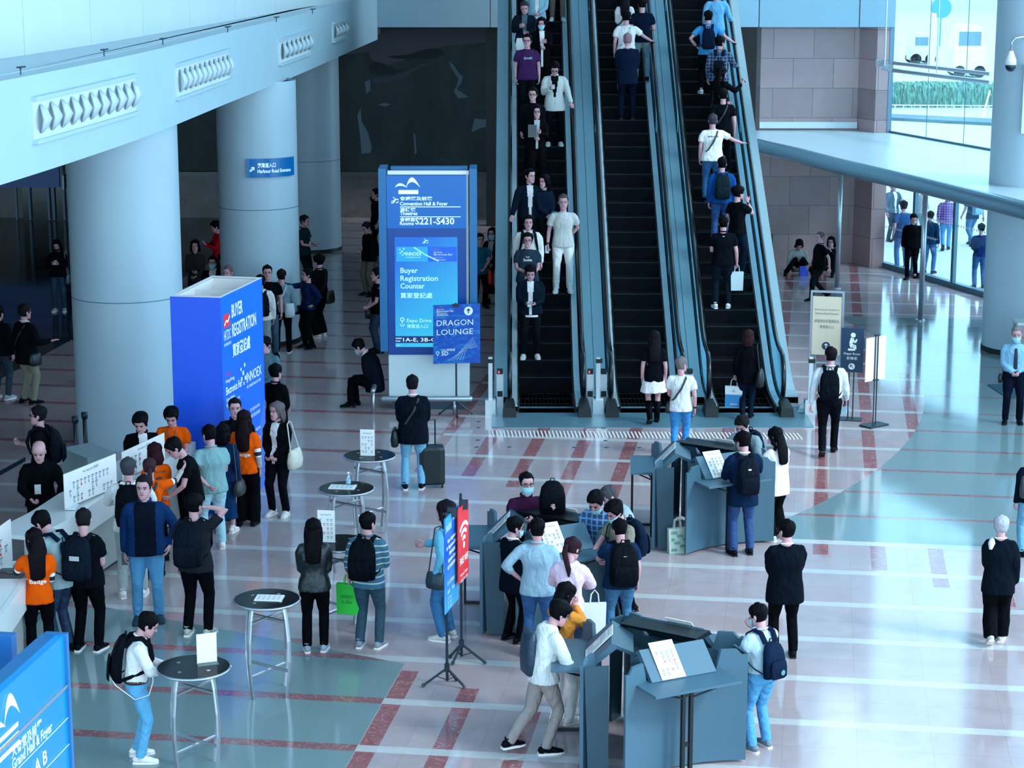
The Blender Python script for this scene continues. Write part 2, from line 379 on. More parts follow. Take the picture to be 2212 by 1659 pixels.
F_.poly([MP(*p) for p in [(800, 172), (850, 164), (885, 152), (912, 138), (940, 134), (900, 150), (875, 168), (850, 178), (812, 180)]], mist, 1)
for w in ([(788, 176), (800, 172), (800, 196), (791, 202)], [(772, 250), (779, 232), (781, 262), (795, 286), (803, 318), (800, 330), (781, 332), (778, 292)],
          [(968, 132), (980, 140), (990, 156), (1000, 166), (996, 180), (986, 192), (1004, 204), (1012, 210), (990, 212), (980, 198), (988, 182), (990, 170), (978, 152)],
          [(1025, 256), (1046, 258), (1064, 246), (1070, 250), (1070, 270), (1040, 276), (1018, 286)], [(893, 288), (897, 290), (900, 330), (896, 334)], [(815, 226), (832, 222), (846, 226), (830, 230)]):
    F_.poly([MP(*p) for p in w], pale, 3)
F_.build(mural, 'painting')
# ---- gallery on the left: curved fascia, slab, set-back parapet
FZ0, FZ1 = 5.2, 6.42
cp = [(-7.4, 18), (-6.75, 21.5), (-6.11, 25.33), (-5.66, 28.6), (-5.3, 32), (-4.93, 37.3), (-4.5, 43.0), (-4.16, 48.5), (-3.92, 53), (-3.62, 58)]
def catmull(P, n):
    out = []; P = [Vector((*p, 0)) for p in P]; P = [P[0] * 2 - P[1]] + P + [P[-1] * 2 - P[-2]]
    for i in range(1, len(P) - 2):
        for k in range(n):
            u = k / n; a, b, c, d = P[i - 1:i + 3]
            out.append(.5 * ((2 * b) + (c - a) * u + (2 * a - 5 * b + 4 * c - d) * u * u + (3 * b - a - 3 * c + d) * u ** 3))
    out.append(P[-2]); return out
FC = catmull(cp, 12)
def off(C, d):
    r = []
    for i, p in enumerate(C):
        t = C[min(i + 1, len(C) - 1)] - C[max(i - 1, 0)]; t.normalize(); r.append(p + Vector((-t.y, t.x, 0)) * d)
    return r
FI = off(FC, .35)
fm = MB(); fm.loft([[(a.x, a.y, FZ0), (a.x, a.y, FZ1), (b.x, b.y, FZ1), (b.x, b.y, FZ0)] for a, b in zip(FC, FI)])
struct('wall_gallery_fascia', fm, M_PANEL)
FB = off(FC, .3)
struct('ceiling_gallery_slab', MB().prism([(p.x, p.y) for p in FB] + [(-3.7, BY - .1), (-34, BY - .1), (-34, 15), (-7.7, 15)], FZ0 + .02, FZ1 - .02), mat('7fa6b8', .6, kind='panel'))
pc = catmull([(-8.9, 20), (-8.2, 24), (-7.35, 28), (-6.45, 33.0), (-5.75, 38.5), (-4.95, 45.2), (-4.15, 51.5), (-3.66, 57.9)], 10)
pm = MB(); seg = 5
for i in range(0, len(pc) - 1, seg):
    part = pc[i:i + seg + 1]; pb = off(part, .12)
    if len(part) < 2: continue
    c0 = part[0].lerp(part[1], .03); part = [c0] + part[1:]
    pm.loft([[(a.x, a.y, FZ1), (a.x, a.y, 8.05), (b.x, b.y, 8.05), (b.x, b.y, FZ1)] for a, b in zip(part, pb)])
struct('wall_gallery_parapet', pm, M_PANEL2)
struct('floor_gallery_ledge', MB().prism([(p.x, p.y) for p in off(FC, .34)] + [(p.x - .1, p.y) for p in pc[::-1]], FZ1 - .01, FZ1 + .012), M_PANEL)
struct('wall_gallery_joints', MB().loft([[(a.x, a.y, FZ1), (a.x, a.y, 8.0), (b.x, b.y, 8.0), (b.x, b.y, FZ1)] for a, b in zip(off(pc, .02), off(pc, .1))]), M_JOINT)
def on_fascia(x, y, o=0.0):
    best = min(range(len(FC) - 1), key=lambda i: abs(CX + FPX * FC[i].x / (Vector((FC[i].x, FC[i].y, V(x, y, FC[i].y).z)) - CAM).dot(Vector((0, cos(PITCH), -sin(PITCH)))) - x))
    p = FC[best]; tt = (FC[min(best + 1, len(FC) - 1)] - FC[max(0, best - 1)]).normalized()
    z = V(x, y, p.y).z; return Vector((p.x, p.y, z)), tt, Vector((tt.y, -tt.x, 0))
vents = [((75, 215), (286, 175), (78, 303), 11, 'nearest the camera and widest'), ((382, 145), (497, 115), (382, 210), 11, 'between the first and second columns'),
         ((598, 95), (664, 67), (598, 137), 7, 'above the second column, with a bent cover'), ((716, 55), (743, 45), (716, 88), 4, 'last and smallest, by the far end')]
for a_, b_, c_, n_, d_ in vents:
    A, ta, na = on_fascia(*a_); B, tb, nb = on_fascia(*b_); C_, _, _ = on_fascia(*c_); zt_, zb_ = (A.z + B.z) / 2 + .02, C_.z
    th = thing('air_vent', 'white scalloped air vent in the gallery fascia, ' + d_, 'vent', (A.x, A.y, 0), group='fascia air vents')
    i0 = min(range(len(FC)), key=lambda i: abs(FC[i].y - A.y)); i1 = max(i0 + 1, min(range(len(FC)), key=lambda i: abs(FC[i].y - B.y)))
    pts = FC[i0:i1 + 1]; rel = Vector((A.x, A.y, 0))
    fr = off(pts, -.02); MB().loft([[(q.x - rel.x, q.y - rel.y, zb_), (q.x - rel.x, q.y - rel.y, zt_), (w.x - rel.x, w.y - rel.y, zt_), (w.x - rel.x, w.y - rel.y, zb_)] for q, w in zip(fr, pts)]).build('panel', M_PANEL2, th)
    ed = MB(); e1 = off(pts, -.07)
    for za, zb2 in ((zt_, zt_ + .05), (zb_ - .05, zb_)):
        ed.loft([[(q.x - rel.x, q.y - rel.y, za), (q.x - rel.x, q.y - rel.y, zb2), (w.x - rel.x, w.y - rel.y, zb2), (w.x - rel.x, w.y - rel.y, za)] for q, w in zip(e1, pts)])
    ed.build('frame', M_PANEL, th)
    sc_ = MB(); sc_.smooth = True; L = (B - A); L.z = 0
    for k in range(n_):
        c = A.lerp(B, (k + .6) / n_) - rel; c.z = 0
        i = max(i for i in range(len(FC) - 1) if FC[i].y <= c.y + rel.y); c = FC[i].lerp(FC[i + 1], (c.y + rel.y - FC[i].y) / (FC[i + 1].y - FC[i].y)) - rel
        c += na * .03; w = L.length / n_ * .46; hh = (zt_ - zb_)
        sc_.tube([c + Vector((0, 0, zb_ + hh * .14)), c + Vector((0, 0, zb_ + hh * .28)) + na * .05, c + Vector((0, 0, zb_ + hh * .5)) + na * .09, c + Vector((0, 0, zb_ + hh * .72)) + na * .05, c + Vector((0, 0, zb_ + hh * .88))],
                 [(w * .15, .008), (w * .6, .02), (w * .8, .03), (w * .6, .02), (w * .15, .008)], 10, side=L)
    sc_.build('louvres', mat('b8e2f4', .4), th)
for i, (x, y) in enumerate([(45, 162), (225, 122), (352, 97), (492, 70), (597, 48), (675, 30)]):
    g = G(x, y, FZ1 + .02)
    s_ = MB(); s_.tube([(0, 0, 0), (0, 0, .09)], .01, 6); s_.tube([(-.05, 0, .09), (.06, .02, .10)], .010, 6); s_.ball((0, 0, .09), .02, 6, 5)
    tag(s_.build('cable_hook', M_DSTEEL, loc=g), 'small dark cable hook on the gallery ledge, %s from the left' % ['first', 'second', 'third', 'fourth', 'fifth', 'sixth'][i], 'hook', 'cable hooks on the ledge')
# ---- flat fascia over the mural
zq = V(900, 59, 58).z; xa = FC[-1].x; xb_ = V(1059, 30, 58).x; xc_ = V(1100, 30, 58).x
f = MB(); f.box(xa - .05, xb_ - .01, 58, 58.4, zq, 8.6); f.box(xb_ + .01, xc_, 58, 58.4, zq, 8.6); struct('wall_back_fascia', f, mat('93c4dd', .5, kind='panel'))
struct('ceiling_back', MB().box(-3.6, 6, 58.4, 61, zq + .05, zq + .4), M_DSTEEL)
# ---- columns
def column(fronty, cx, R, z1, joints, base=True, z0=0.0):
    c = G(cx, fronty, z0); c.y += R; X_ = (cx - CX) / FPX * (c.y * cos(PITCH) + (HC - z0) * sin(PITCH)); c = Vector((X_, c.y, z0))
    mb = MB(); mb.smooth = True; n = 64; mb.loft([[(R * cos(2 * pi * i / n), R * sin(2 * pi * i / n), z) for i in range(n)] for z in (0, z1 - z0)], caps=False)
    o = mb.build('column', M_COL, loc=c); o['kind'] = 'structure'
    for z in joints: MB().disc((0, 0), R + .003, z - .008, z + .008, 64).build('joint', M_JOINT, o)
    if base: MB().disc((0, 0), R + .012, 0, .1, 64).build('base_ring', M_BLACK, o)
    return c
cA = column(975, 287, .885, FZ0 + .04, [(2.4)], False); cB = column(752, 566, .79, FZ0 + .04, [2.75]); cC = column(549, 672, .79, FZ0 + .04, [2.35])
cD = column(772, 2208, .80, 17.2, [7.0])
# ---- canopy over the entrance, poles, glass front
ZC = 3.3
fe = [G(1560, 289, ZC), G(1630, 300, ZC), G(1720, 320, ZC), G(1817, 345, ZC), G(1910, 366, ZC), G(2000, 386, ZC), G(2110, 412, ZC), G(2212, 436, ZC), G(2400, 486, ZC)]
back = [(gend.x, gend.y), (g0.x, g0.y), (g0.x, WY - .01), (x2, WY - .01), (x1 + .05, WY + .65), (x0, WY + .61), (x0 - .3, WY + .61)]
struct('ceiling_canopy', MB().prism([(p.x, p.y) for p in fe] + back, ZC - .3, ZC), mat('b2d6e6', .3, kind='panel'))
e_ = MB(); e_.smooth = True; e_.tube([(p.x, p.y, ZC - .15) for p in fe], .17, 14); struct('trim_3', e_, mat('6f9cb4', .3, .5, kind='panel'))
for i, (x, y) in enumerate([(1808, 622), (1988, 692)]):
    g = G(x, y); p_ = MB(); p_.smooth = True; p_.tube([(0, 0, 0), (0, 0, ZC - .29)], .055, 14)
    o = p_.build('canopy_pole', M_STEEL, loc=g); tag(o, ['slender steel pole under the canopy behind the clear sign frame', 'slender steel pole under the canopy in front of the glass doors'][i], 'pole', 'canopy poles')
    MB().disc((0, 0), .1, 0, .02, 20).build('base_plate', M_STEEL, o)
def gw(a, b_, z0, z1, th=.02):
    p, q_ = g0 + gd * a, g0 + gd * b_; n = Vector((-gd.y, gd.x, 0)) * th
    return MB().hexa([(p.x, p.y, z0), (q_.x, q_.y, z0), (q_.x + n.x, q_.y + n.y, z0), (p.x + n.x, p.y + n.y, z0), (p.x, p.y, z1), (q_.x, q_.y, z1), (q_.x + n.x, q_.y + n.y, z1), (p.x + n.x, p.y + n.y, z1)])
M_FR = mat('4d7c95', .4, .4)
def ga(x, y, z): # distance along the glass line for a pixel at height z
    best = min(range(0, 1300), key=lambda k: abs((lambda p: CX + FPX * p.x / (p.y * cos(PITCH) + (HC - z) * sin(PITCH)))(g0 + gd * k * .02) - x)); return best * .02
w1 = struct('window_1', gw(0, 26, .12, ZC - .3, .015), M_GLASS)
fr = MB()
def add_mb(dst, src): dst.add(src.v, src.f)
posts = [ga(1979, 500, 1), ga(2066, 540, 1)]; posts += [posts[1] + (posts[1] - posts[0]) * k for k in range(1, 8)]
for a in posts: add_mb(fr, gw(a - .05, a + .05, 0, ZC - .3, -.09))
add_mb(fr, gw(0, 26, 0, .13, -.1)); add_mb(fr, gw(0, 26, 0, .13, .06)); add_mb(fr, gw(0, 26, ZC - .36, ZC - .29, -.07))
fr.build('window_frame', M_FR, w1)
dots = MB()
for z in (1.0, 1.45):
    for k in range(150):
        if (k // 22) % 2 == 0 or z > 1.2:
            p = g0 + gd * (.15 + k * .11) + gn * .012; u = gd * .022
            dots.add([(p.x - u.x, p.y - u.y, z - .022), (p.x + u.x, p.y + u.y, z - .022), (p.x + u.x, p.y + u.y, z + .022), (p.x - u.x, p.y - u.y, z + .022)], [(0, 1, 2, 3)])
dots.build('dot_marks', M_WHITE, w1)
w2 = struct('window_2', gw(0.15, 26, ZC, 12, .015), M_GLASS)
fr = MB(); a = ga(1930, 200, 5); add_mb(fr, gw(.02, .2, ZC, 12, -.12)); add_mb(fr, gw(0, 26, ZC, ZC + .05, -.05))
for k in range(1, 9): aa = .2 + k * posts[0] * 1.0 * 1.05; add_mb(fr, gw(aa - .008, aa + .008, ZC, 12, -.01))
fr.build('window_frame', M_FR, w2)
br = MB(); p0 = V(1895, 130, (g0.y - .6)); p1 = V(1925, 145, g0.y - .9); p2 = V(2140, 178, (g0 + gd * 5).y)
br.tube([V(1908, 150, g0.y - .7), V(1930, 136, g0.y - .8), V(2140, 160, 47.2)], .045, 8); br.tube([V(1905, 146, g0.y - .7), V(1930, 152, g0.y - .8), V(2140, 178, 47.2)], .05, 8)
for dy in (0, 4, 8, 12): br.tube([V(1892, 131 + dy, g0.y - .6), V(1915, 128 + dy, g0.y - .6)], .02, 6)
tag(br.build('glass_wall_brace', M_STEEL), 'pale steel brace arms holding the upper glass wall', 'brace')
for i, (x, ya) in enumerate([(1911, 145), (2023, 160)]):
    p = V(x, ya, 49 if i else g0.y - .7); r_ = MB().tube([(p.x, p.y, p.z), (p.x, p.y, 12)], .014 if i else .02, 6)
    tag(r_.build('tension_rod', M_STEEL), ['thin vertical steel rod beside the granite pier', 'thin vertical steel rod hanging in front of the upper glass'][i], 'rod')
# roof and left side, above and outside the frame, that keep the sky off the hall
struct('ceiling', MB().prism([(-40, -6), (10.5, -6), (gend.x, gend.y), (g0.x, g0.y), (8.5, 63), (-40, 63)], 17, 17.4), M_PANEL)
struct('wall_left', MB().box(-34.5, -34, 8, 62, 0, 17), M_PANEL)
struct('wall_back_high', MB().box(.4, g0.x, 59.5, 60, 6, 17), M_PANEL)
# ---- dark doors at the far left
dn = V(60, 480, 59.9)
dw = MB().box(-13.9, -11.2, 60.2, 60.25, 0, 3.3); d1 = struct('door_1', dw, mat('0a1218', .08))
dfr = MB()
for x in (35, 64, 105, 116, 138): v = V(x, 440, 60.1); dfr.box(v.x - .03, v.x + .03, 60.08, 60.18, .02, 1.9 if x in (138, 64) else 2.9)
dfr.build('door_frame', M_DSTEEL, d1)
dh = MB(); dh.box(V(138, 440, 60).x - .02, V(138, 440, 60).x + .02, 59.98, 60.05, .9, 1.3); dh.build('door_handle', M_WHITE, d1)
sg = V(0, 405, 57); a = V(-60, 330, 57); c = V(128, 405, 57)
hs = MB().box(a.x, c.x, 57, 57.25, c.z, c.z + 1.3).build('hanging_sign', mat('0a4fa8', .35)); tag(hs, 'blank blue hanging sign box under the gallery, above the dark doors', 'sign')
# ---- outside
struct('ground_outside', MB().prism([(g0.x - 2, WY + 1.6), (g0.x, g0.y), (gend.x, gend.y), (110, 20), (140, 300), (-20, 300)], -.3, -.01), mat('b9dfee', .8, kind='panel', k=.85))
road = MB(); 
def gp(x, y): g = G(x, y); return (g.x, g.y)
tag(MB().prism([gp(1850, 248), gp(2230, 266), gp(2230, 276), gp(1850, 256)], -.01, .12).build('road_kerb', mat('4c7688', .8)), 'dark kerb stone along the road outside the upper glass', 'kerb')
m, nt, b = nodes('clipped_hedge'); t = nt.nodes.new('ShaderNodeTexCoord'); n = nt.nodes.new('ShaderNodeTexNoise'); n.inputs['Scale'].default_value = 7; n.inputs['Detail'].default_value = 4
mx = nt.nodes.new('ShaderNodeMix'); mx.data_type = 'RGBA'; mx.inputs[6].default_value = (*alb('2f7a80', .9), 1); mx.inputs[7].default_value = (*alb('7fc4ae', .9), 1)
nt.links.new(t.outputs['Object'], n.inputs[0]); nt.links.new(n.outputs[0], mx.inputs[0]); nt.links.new(mx.outputs[2], b.inputs['Base Color']); b.inputs['Roughness'].default_value = .9
hA, hB = G(1860, 232), G(2300, 232); hg = MB(); rng = random.Random(3); nx, nh = 240, 12
rows = [[(0, 0), (0, .3), (0, .6), (.02, .85), (.15, 1.0), (.6, 1.05), (1.2, 1.05), (1.8, 1.0)][k] for k in range(8)]
hv = []
for i in range(nx + 1):
    p = hA.lerp(hB, i / nx)
    for dy, z in rows: hv.append((p.x + rng.uniform(-.05, .05), p.y + dy + rng.uniform(-.08, .08), max(0, z + (rng.uniform(-.08, .08) if z > .1 else 0))))
hg.add(hv, [(i * 8 + j, (i + 1) * 8 + j, (i + 1) * 8 + j + 1, i * 8 + j + 1) for i in range(nx) for j in range(7)])
tag(hg.build('clipped_hedge', m), 'low clipped green hedge along the road outside', 'hedge')
fnc = MB(); fA, fB = G(1860, 237), G(2300, 240)
fnc.tube([fA + Vector((0, 0, .22)), fB + Vector((0, 0, .22))], .025, 5)
for i in range(24): p = fA.lerp(fB, i / 24); fnc.tube([p, p + Vector((0, 0, .22))], .02, 5)
tag(fnc.build('low_rail', M_WHITE), 'low white rail in front of the hedge', 'rail')
for i, (xa_, xb__, y) in enumerate([(1941, 1965, 188), (1968, 2012, 188), (2056, 2112, 187)]):
    a, b_ = G(xa_, y), G(xb__, y); q_ = MB(); q_.prism([(a.x, a.y), (b_.x, b_.y), (b_.x + .1, b_.y + .4), (a.x + .1, a.y + .4)], 0, .22)
    o = q_.build('road_barrier', mat('d83a6c', .5)); tag(o, 'red and white plastic road barrier beyond the hedge, %s' % ['left one', 'middle one', 'right one'][i], 'barrier', 'road barriers')
    MB().prism([(a.x + .3, a.y - .03), ((a.x + b_.x) / 2, (a.y + b_.y) / 2 - .03), ((a.x + b_.x) / 2, (a.y + b_.y) / 2 + .45), (a.x + .3, a.y + .45)], .02, .26).build('white_block', M_WHITE, o)
def vehicle(x0_, x1_, yb, hh, lab, c1, name='van'):
    a, b_ = G(x0_, yb), G(x1_, yb); L = (b_ - a).length; t_ = thing(name, lab, 'van', (a + b_) / 2)
    bd = MB(); P_ = [(-L / 2, .25), (L / 2, .25), (L / 2, hh * .55), (L * .4, hh * .62), (L * .34, hh * .95), (-L * .34, hh), (-L * .46, hh * .6), (-L / 2, hh * .55)]
    bd.loft([[(x, y, z) for x, z in P_] for y in (0, .1, 1.8, 1.9)]); bd.build('body', c1, t_)
    g_ = MB(); g_.box(-L * .36, L * .3, -.02, 1.92, hh * .6, hh * .86); g_.build('window', mat('5f93a8', .1), t_)
    for sx_ in (-.3, .3):
        for yy in (.0, 1.7): MB().tube([(L * sx_, yy, .33), (L * sx_, yy + .2, .33)], .33, 16).build('wheel', M_BLACK, t_)
vehicle(2058, 2130, 168, 2.9, 'large white van on the road outside, at the right of the upper glass', mat('d8f3fb', .4))
vehicle(1968, 2020, 140, 1.9, 'small white van further along the road outside', mat('c4e8f4', .4))
g = G(2030, 100); o = MB().disc((0, 0), .7, 0, .05, 24, M=Matrix.Translation((0, 0, 2.6)) @ Matrix.Rotation(pi / 2, 4, 'X')); o.tube([(0, .05, 0), (0, .05, 2.6)], .05, 6)
tag(o.build('road_sign', mat('3f9fd6', .5), loc=g), 'round blue road sign on a post outside', 'road sign')
for i, (x, y, hh, w) in enumerate([(2003, 196, 1.15, .5), (2012, 150, 3.2, .35)]):
    g = G(x, y); tag(MB().box(-w / 2, w / 2, 0, w, 0, hh).build('concrete_post', mat('d2eef8', .7), loc=g), ['short pale block on the hedge line outside', 'tall pale post on the road outside'][i], 'post')
g = G(1990, 40); tag(MB().box(-14, 60, 20, 30, 0, 22).build('building_across', mat('b4dcec', .8, kind='panel'), loc=g), 'pale building front across the street', 'building')
st = MB(); st.tube([G(2120, 262) + Vector((0, 0, 0)), G(2136, 240) + Vector((0, 0, .9))], .04, 6)
tag(st.build('leaning_prop', M_WHITE), 'white prop leaning by the hedge beside the big column', 'prop')
# ---- security camera on its arm, box on the column
cc = V(2183, 140, cD.y - .9); sc = thing('security_camera', 'white dome security camera on a curved arm fixed to the right column', 'camera', cc)
b1 = MB(); b1.smooth = True; b1.tube([(0, 0, 0), (0, 0, .1), (0, 0, .2), (0, 0, .26)], [.11, .10, .06, .04], 14); b1.build('housing', M_WHITE, sc)
b1 = MB(); b1.smooth = True; b1.ball((0, 0, -.03), .1, 14, 10); b1.build('dome', mat('0d2236', .1), sc)
b1 = MB(); b1.smooth = True; b1.tube([(0, 0, .26), (0, 0, .42), (.06, 0, .5), (.3, .1, .52), (.5, .5, .52)], .022, 8); b1.build('arm', M_STEEL, sc)
bx = V(2212, 225, cD.y - .75); tag(MB().box(-.05, .7, -.1, 0, -.55, .75).build('wall_box', M_PANEL2, loc=bx), 'pale cabinet fixed on the right column at the frame edge', 'box')
# ================================================================ ESCALATORS
M_DECK = mat('90bccd', .32, .3, kind='panel'); M_INNER = mat('bfe4f3', .22, .5); M_STEP = mat('080c12', .9, spec=.1); M_NOSE = mat('16222b', .7, spec=.2)
HX = [-.04, 1.24, 1.715, 2.97, 3.41, 4.70]; YC = G(1400, 885).y; YN = G(1400, 897).y; YT = 55.0
def ztr(y): return max(0.0, (y - ES0) * EK)
def zs(y):          # smoothed nosing line
    if y < ES0 - .6: return 0.0
    if y < ES0 + .6: u = (y - ES0 + .6) / 1.2; return u * u * .6 * EK
    return (y - ES0) * EK
YS = [YC - .2, YC + .3, ES0 - .6, ES0 - .3, ES0, ES0 + .3, ES0 + .6, 40, 44, 48, 52, YT]
def ribbon(x0, x1, h, th=.03, ys=YS):
    mb = MB(); mb.loft([[(x0, y, zs(y) + h), (x1, y, zs(y) + h), (x1, y, zs(y) + h - th), (x0, y, zs(y) + h - th)] for y in ys]); return mb
labels = ['left escalator, carrying people down towards the hall', 'middle escalator with few riders, between the two broad steel dividers', 'right escalator, crowded with people riding up']
step_me = None
for e in range(3):
    xl, xr = HX[2 * e], HX[2 * e + 1]
    E_ = thing('escalator', labels[e], 'escalator', (0, 0, 0), group='three escalators side by side')
    # steps
    n = 0; y = YC + .05; k = 0
    while True:
        y0 = YC + .05 + .405 * k; z = zs(y0 + .38) if k > 2 else 0.0
        if z > 9.6 or y0 > 54: break
        if step_me is None:
            s = MB(); s.box(xl + .17, xr - .17, 0, .40, -.3, 0); s.m = 1; s.box(xl + .17, xr - .17, -.004, .03, -.014, .003)
            for q_ in range(14): xx = xl + .2 + (xr - xl - .4) * q_ / 13; s.m = 0; s.box(xx - .008, xx + .008, .04, .39, 0, .006)
            so = s.build('step', [M_STEP, M_NOSE], E_); step_me = so.data
        else: so = bpy.data.objects.new('step', step_me); COL.objects.link(so); so.parent = E_
        so.location = (xl - HX[0], y0, z); so.scale = ((xr - xl - .34) / (HX[1] - HX[0] - .34), 1, 1) if e else (1, 1, 1)
        if e: so.location.x = (xl + .17) - (HX[0] + .17) * so.scale.x
        k += 1
    for side, x, o in ((0, xl, 1), (1, xr, -1)):
        a, b_ = (x, x + .10 * o); lo, hi = min(x + .03 * o, x + .135 * o), max(x + .03 * o, x + .135 * o)
        ribbon(lo, hi, .13).build('inner_deck', M_INNER, E_)
        sk = ribbon(min(x + .135 * o, x + .165 * o), max(x + .135 * o, x + .165 * o), .12, .4); sk.build('skirt', M_BLACK, E_)
        # glass balustrade with rounded newel end
        gl = MB(); ys = [y for y in YS if y > YC]; prof = []
        cyl = YC - .02; r_ = .42
        arcp = [(cyl + r_ - r_ * sin(a_), .50 - r_ * cos(a_)) for a_ in [radians(q_) for q_ in range(0, 181, 15)]]
        top = arcp + [(yy, zs(yy) + .92) for yy in YS if yy > cyl + r_]
        bot = [(cyl + r_, .1)] + [(yy, zs(yy) + .1) for yy in YS if yy > cyl + r_]
        for xx in (x - .006, x + .006): pass
        poly = top + bot[::-1]
        nn = len(poly); vs = [(x - .006, y, z) for y, z in poly] + [(x + .006, y, z) for y, z in poly]
        t_ = top[len(arcp) - 1:]; b2 = bot
        g_ = MB()
        for i in range(len(t_) - 1):
            (ya, za), (yb, zb2) = t_[i], t_[i + 1]; (yc_, zc2), (yd, zd) = b2[i], b2[i + 1]
            g_.hexa([(x - .006, yc_, zc2), (x + .006, yc_, zc2), (x + .006, yd, zd), (x - .006, yd, zd), (x - .006, ya, za), (x + .006, ya, za), (x + .006, yb, zb2), (x - .006, yb, zb2)])
        g_.prism([(p[0], p[1]) for p in arcp], -.006, .006, M=Matrix(((0, 0, 1, x), (1, 0, 0, 0), (0, 1, 0, 0), (0, 0, 0, 1))))
        g_.build('balustrade_glass', glass_mat('balustrade_glass', (.62, .84, .92), .18), E_)
        hr = MB(); hr.smooth = True
        hp = [(x, y, z) for y, z in [(cyl + r_ + .1, .06)] + [(cyl + r_ - (r_ + .03) * sin(radians(q_)), .50 - (r_ + .03) * cos(radians(q_))) for q_ in range(10, 181, 12)]] + [(x, yy, zs(yy) + .95) for yy in YS if yy > cyl + r_]
        hr.tube(hp, (.042, .028), 10, side=(1, 0, 0)); hr.build('handrail', mat('060b12', .25), E_)
        nb = MB(); nb.hexa([(x - .12, YN - .22, 0), (x + .12, YN - .22, 0), (x + .12, YN + .4, 0), (x - .12, YN + .4, 0), (x - .10, YN - .2, .17), (x + .10, YN - .2, .17), (x + .07, YN + .35, .22), (x - .07, YN + .35, .22)]); nb.build('newel_base', M_BLACK, E_)
    MB().box(xl + .15, xr - .15, YC - .28, YC + .06, 0.0, .012).build('comb_plate', mat('2b4450', .4, .6), E_)
    MB().loft([[(xl - .02, y, 0), (xr + .02, y, 0), (xr + .02, y, zs(y) - .35), (xl - .02, y, zs(y) - .35)] for y in (ES0 + 1.0, 46, YT)]).build('truss', M_BLACK, E_)
def divider(x0, x1, name, lab, side_down=0):
    t_ = thing(name, lab, 'escalator cladding', (0, 0, 0)); mid = (x0 + x1) / 2
    ys = [YC + .35, ES0 - .6, ES0 - .3, ES0, ES0 + .3, ES0 + .6] + [40, 44, 48, 52, YT]
    w = [(x0, mid - .006), (mid + .006, x1)] if side_down == 0 else [(x0, x1)]
    for a, b_ in w: ribbon(a, b_, .16, .12, ys).build('deck_panel', M_DECK, t_)
    ribbon(x0 + .01, x1 - .01, .145, .1, ys).build('seam', M_JOINT, t_)
    MB().loft([[(x0 + .005, y, 0.0), (x1 - .005, y, 0), (x1 - .005, y, zs(y) + .06), (x0 + .005, y, zs(y) + .06)] for y in ys]).build('side_panel', M_DECK if side_down else M_BLACK, t_)
    return t_
divider(HX[1] + .03, HX[2] - .03, 'escalator_divider', 'broad pale steel deck between the left and middle escalators')
divider(HX[3] + .03, HX[4] - .03, 'escalator_divider', 'broad pale steel deck between the middle and right escalators')
divider(-.32, HX[0] - .03, 'escalator_side_cladding', 'pale steel side cladding along the left edge of the left escalator', 1)
d_ = divider(HX[5] + .03, 5.02, 'escalator_side_cladding', 'pale steel side cladding along the right edge of the right escalator', 1)
FPY = G(1400, 924).y
tag(MB().box(-.34, 5.06, FPY, YC + .2, .001, .012).build('landing_plate', mat('5f97b0', .3, .3, kind='brushed')), 'blue grey metal landing plate in front of the escalators', 'plate')
# tactile grate strip (follows the floor pattern)
ga_, gb_ = G(1065, 937), G(1735, 943); gdv = (gb_ - ga_); L = gdv.length; gdv.normalize(); gnv = Vector((-gdv.y, gdv.x, 0))
gt = thing('tactile_strip', 'strip of short white ridges on the floor before the escalators', 'floor strip', (0, 0, 0)); bars = MB()
nb_ = int(L / .062 / 1.0)
for i in range(nb_):
    p = ga_ + gdv * (i * L / nb_); 
    a = p - gnv * .2 + gdv * .02; b_ = p + gnv * .2 - gdv * .02; w_ = gdv * .011
    bars.hexa([a - w_, a + w_, b_ + w_, b_ - w_, a - w_ + Vector((0, 0, .012)), a + w_ + Vector((0, 0, .012)), b_ + w_ + Vector((0, 0, .012)), b_ - w_ + Vector((0, 0, .012))])
bars.build('ridges', M_WHITE, gt)
# guard posts and call button posts
def gpost(x, lab, glassdir=0):
    t_ = thing('guard_post', lab, 'post', (x, YN + .1, 0), group='guard posts at the foot of the escalators')
    MB().box(-.035, .035, -.035, .035, .0, 1.0).build('post', M_INNER, t_); MB().box(-.04, .07, -.04, .04, .9, .97).build('clamp', M_BLACK, t_)
    MB().box(-.09, .09, -.09, .09, 0, .26).build('foot', M_INNER, t_)
gpost(-.37, 'steel guard post at the left end of the escalators'); gpost((HX[1] + HX[2]) / 2, 'steel guard post between the left and middle escalators')
gpost(5.12, 'steel guard post at the right end of the escalators')
for x, lab, c in [(HX[0] - .17, 'call post with red light left of the left escalator', 1), (HX[1] + .12, 'call post with red light right of the left escalator', 1), (HX[2] - .12, 'call post at the left side of the middle escalator', 0), (HX[3] + .12, 'call post at the right side of the middle escalator', 0)]:
    t_ = thing('emergency_stop_post', lab, 'post', (x, YN + .62, 0), group='emergency stop posts')
    MB().box(-.06, .06, -.05, .05, 0, .62).build('post', M_INNER, t_); MB().box(-.05, .05, -.06, .05, .60, .68).build('button_box', M_BLACK, t_)
    MB().box(-.045, .045, -.056, -.05, .2, .3).build('label_plate', M_BLACK, t_)
    if c: MB().box(-.03, -.005, -.066, -.06, .62, .66).build('red_light', glow('red_light', (1, .05, .1), 2.0), t_)
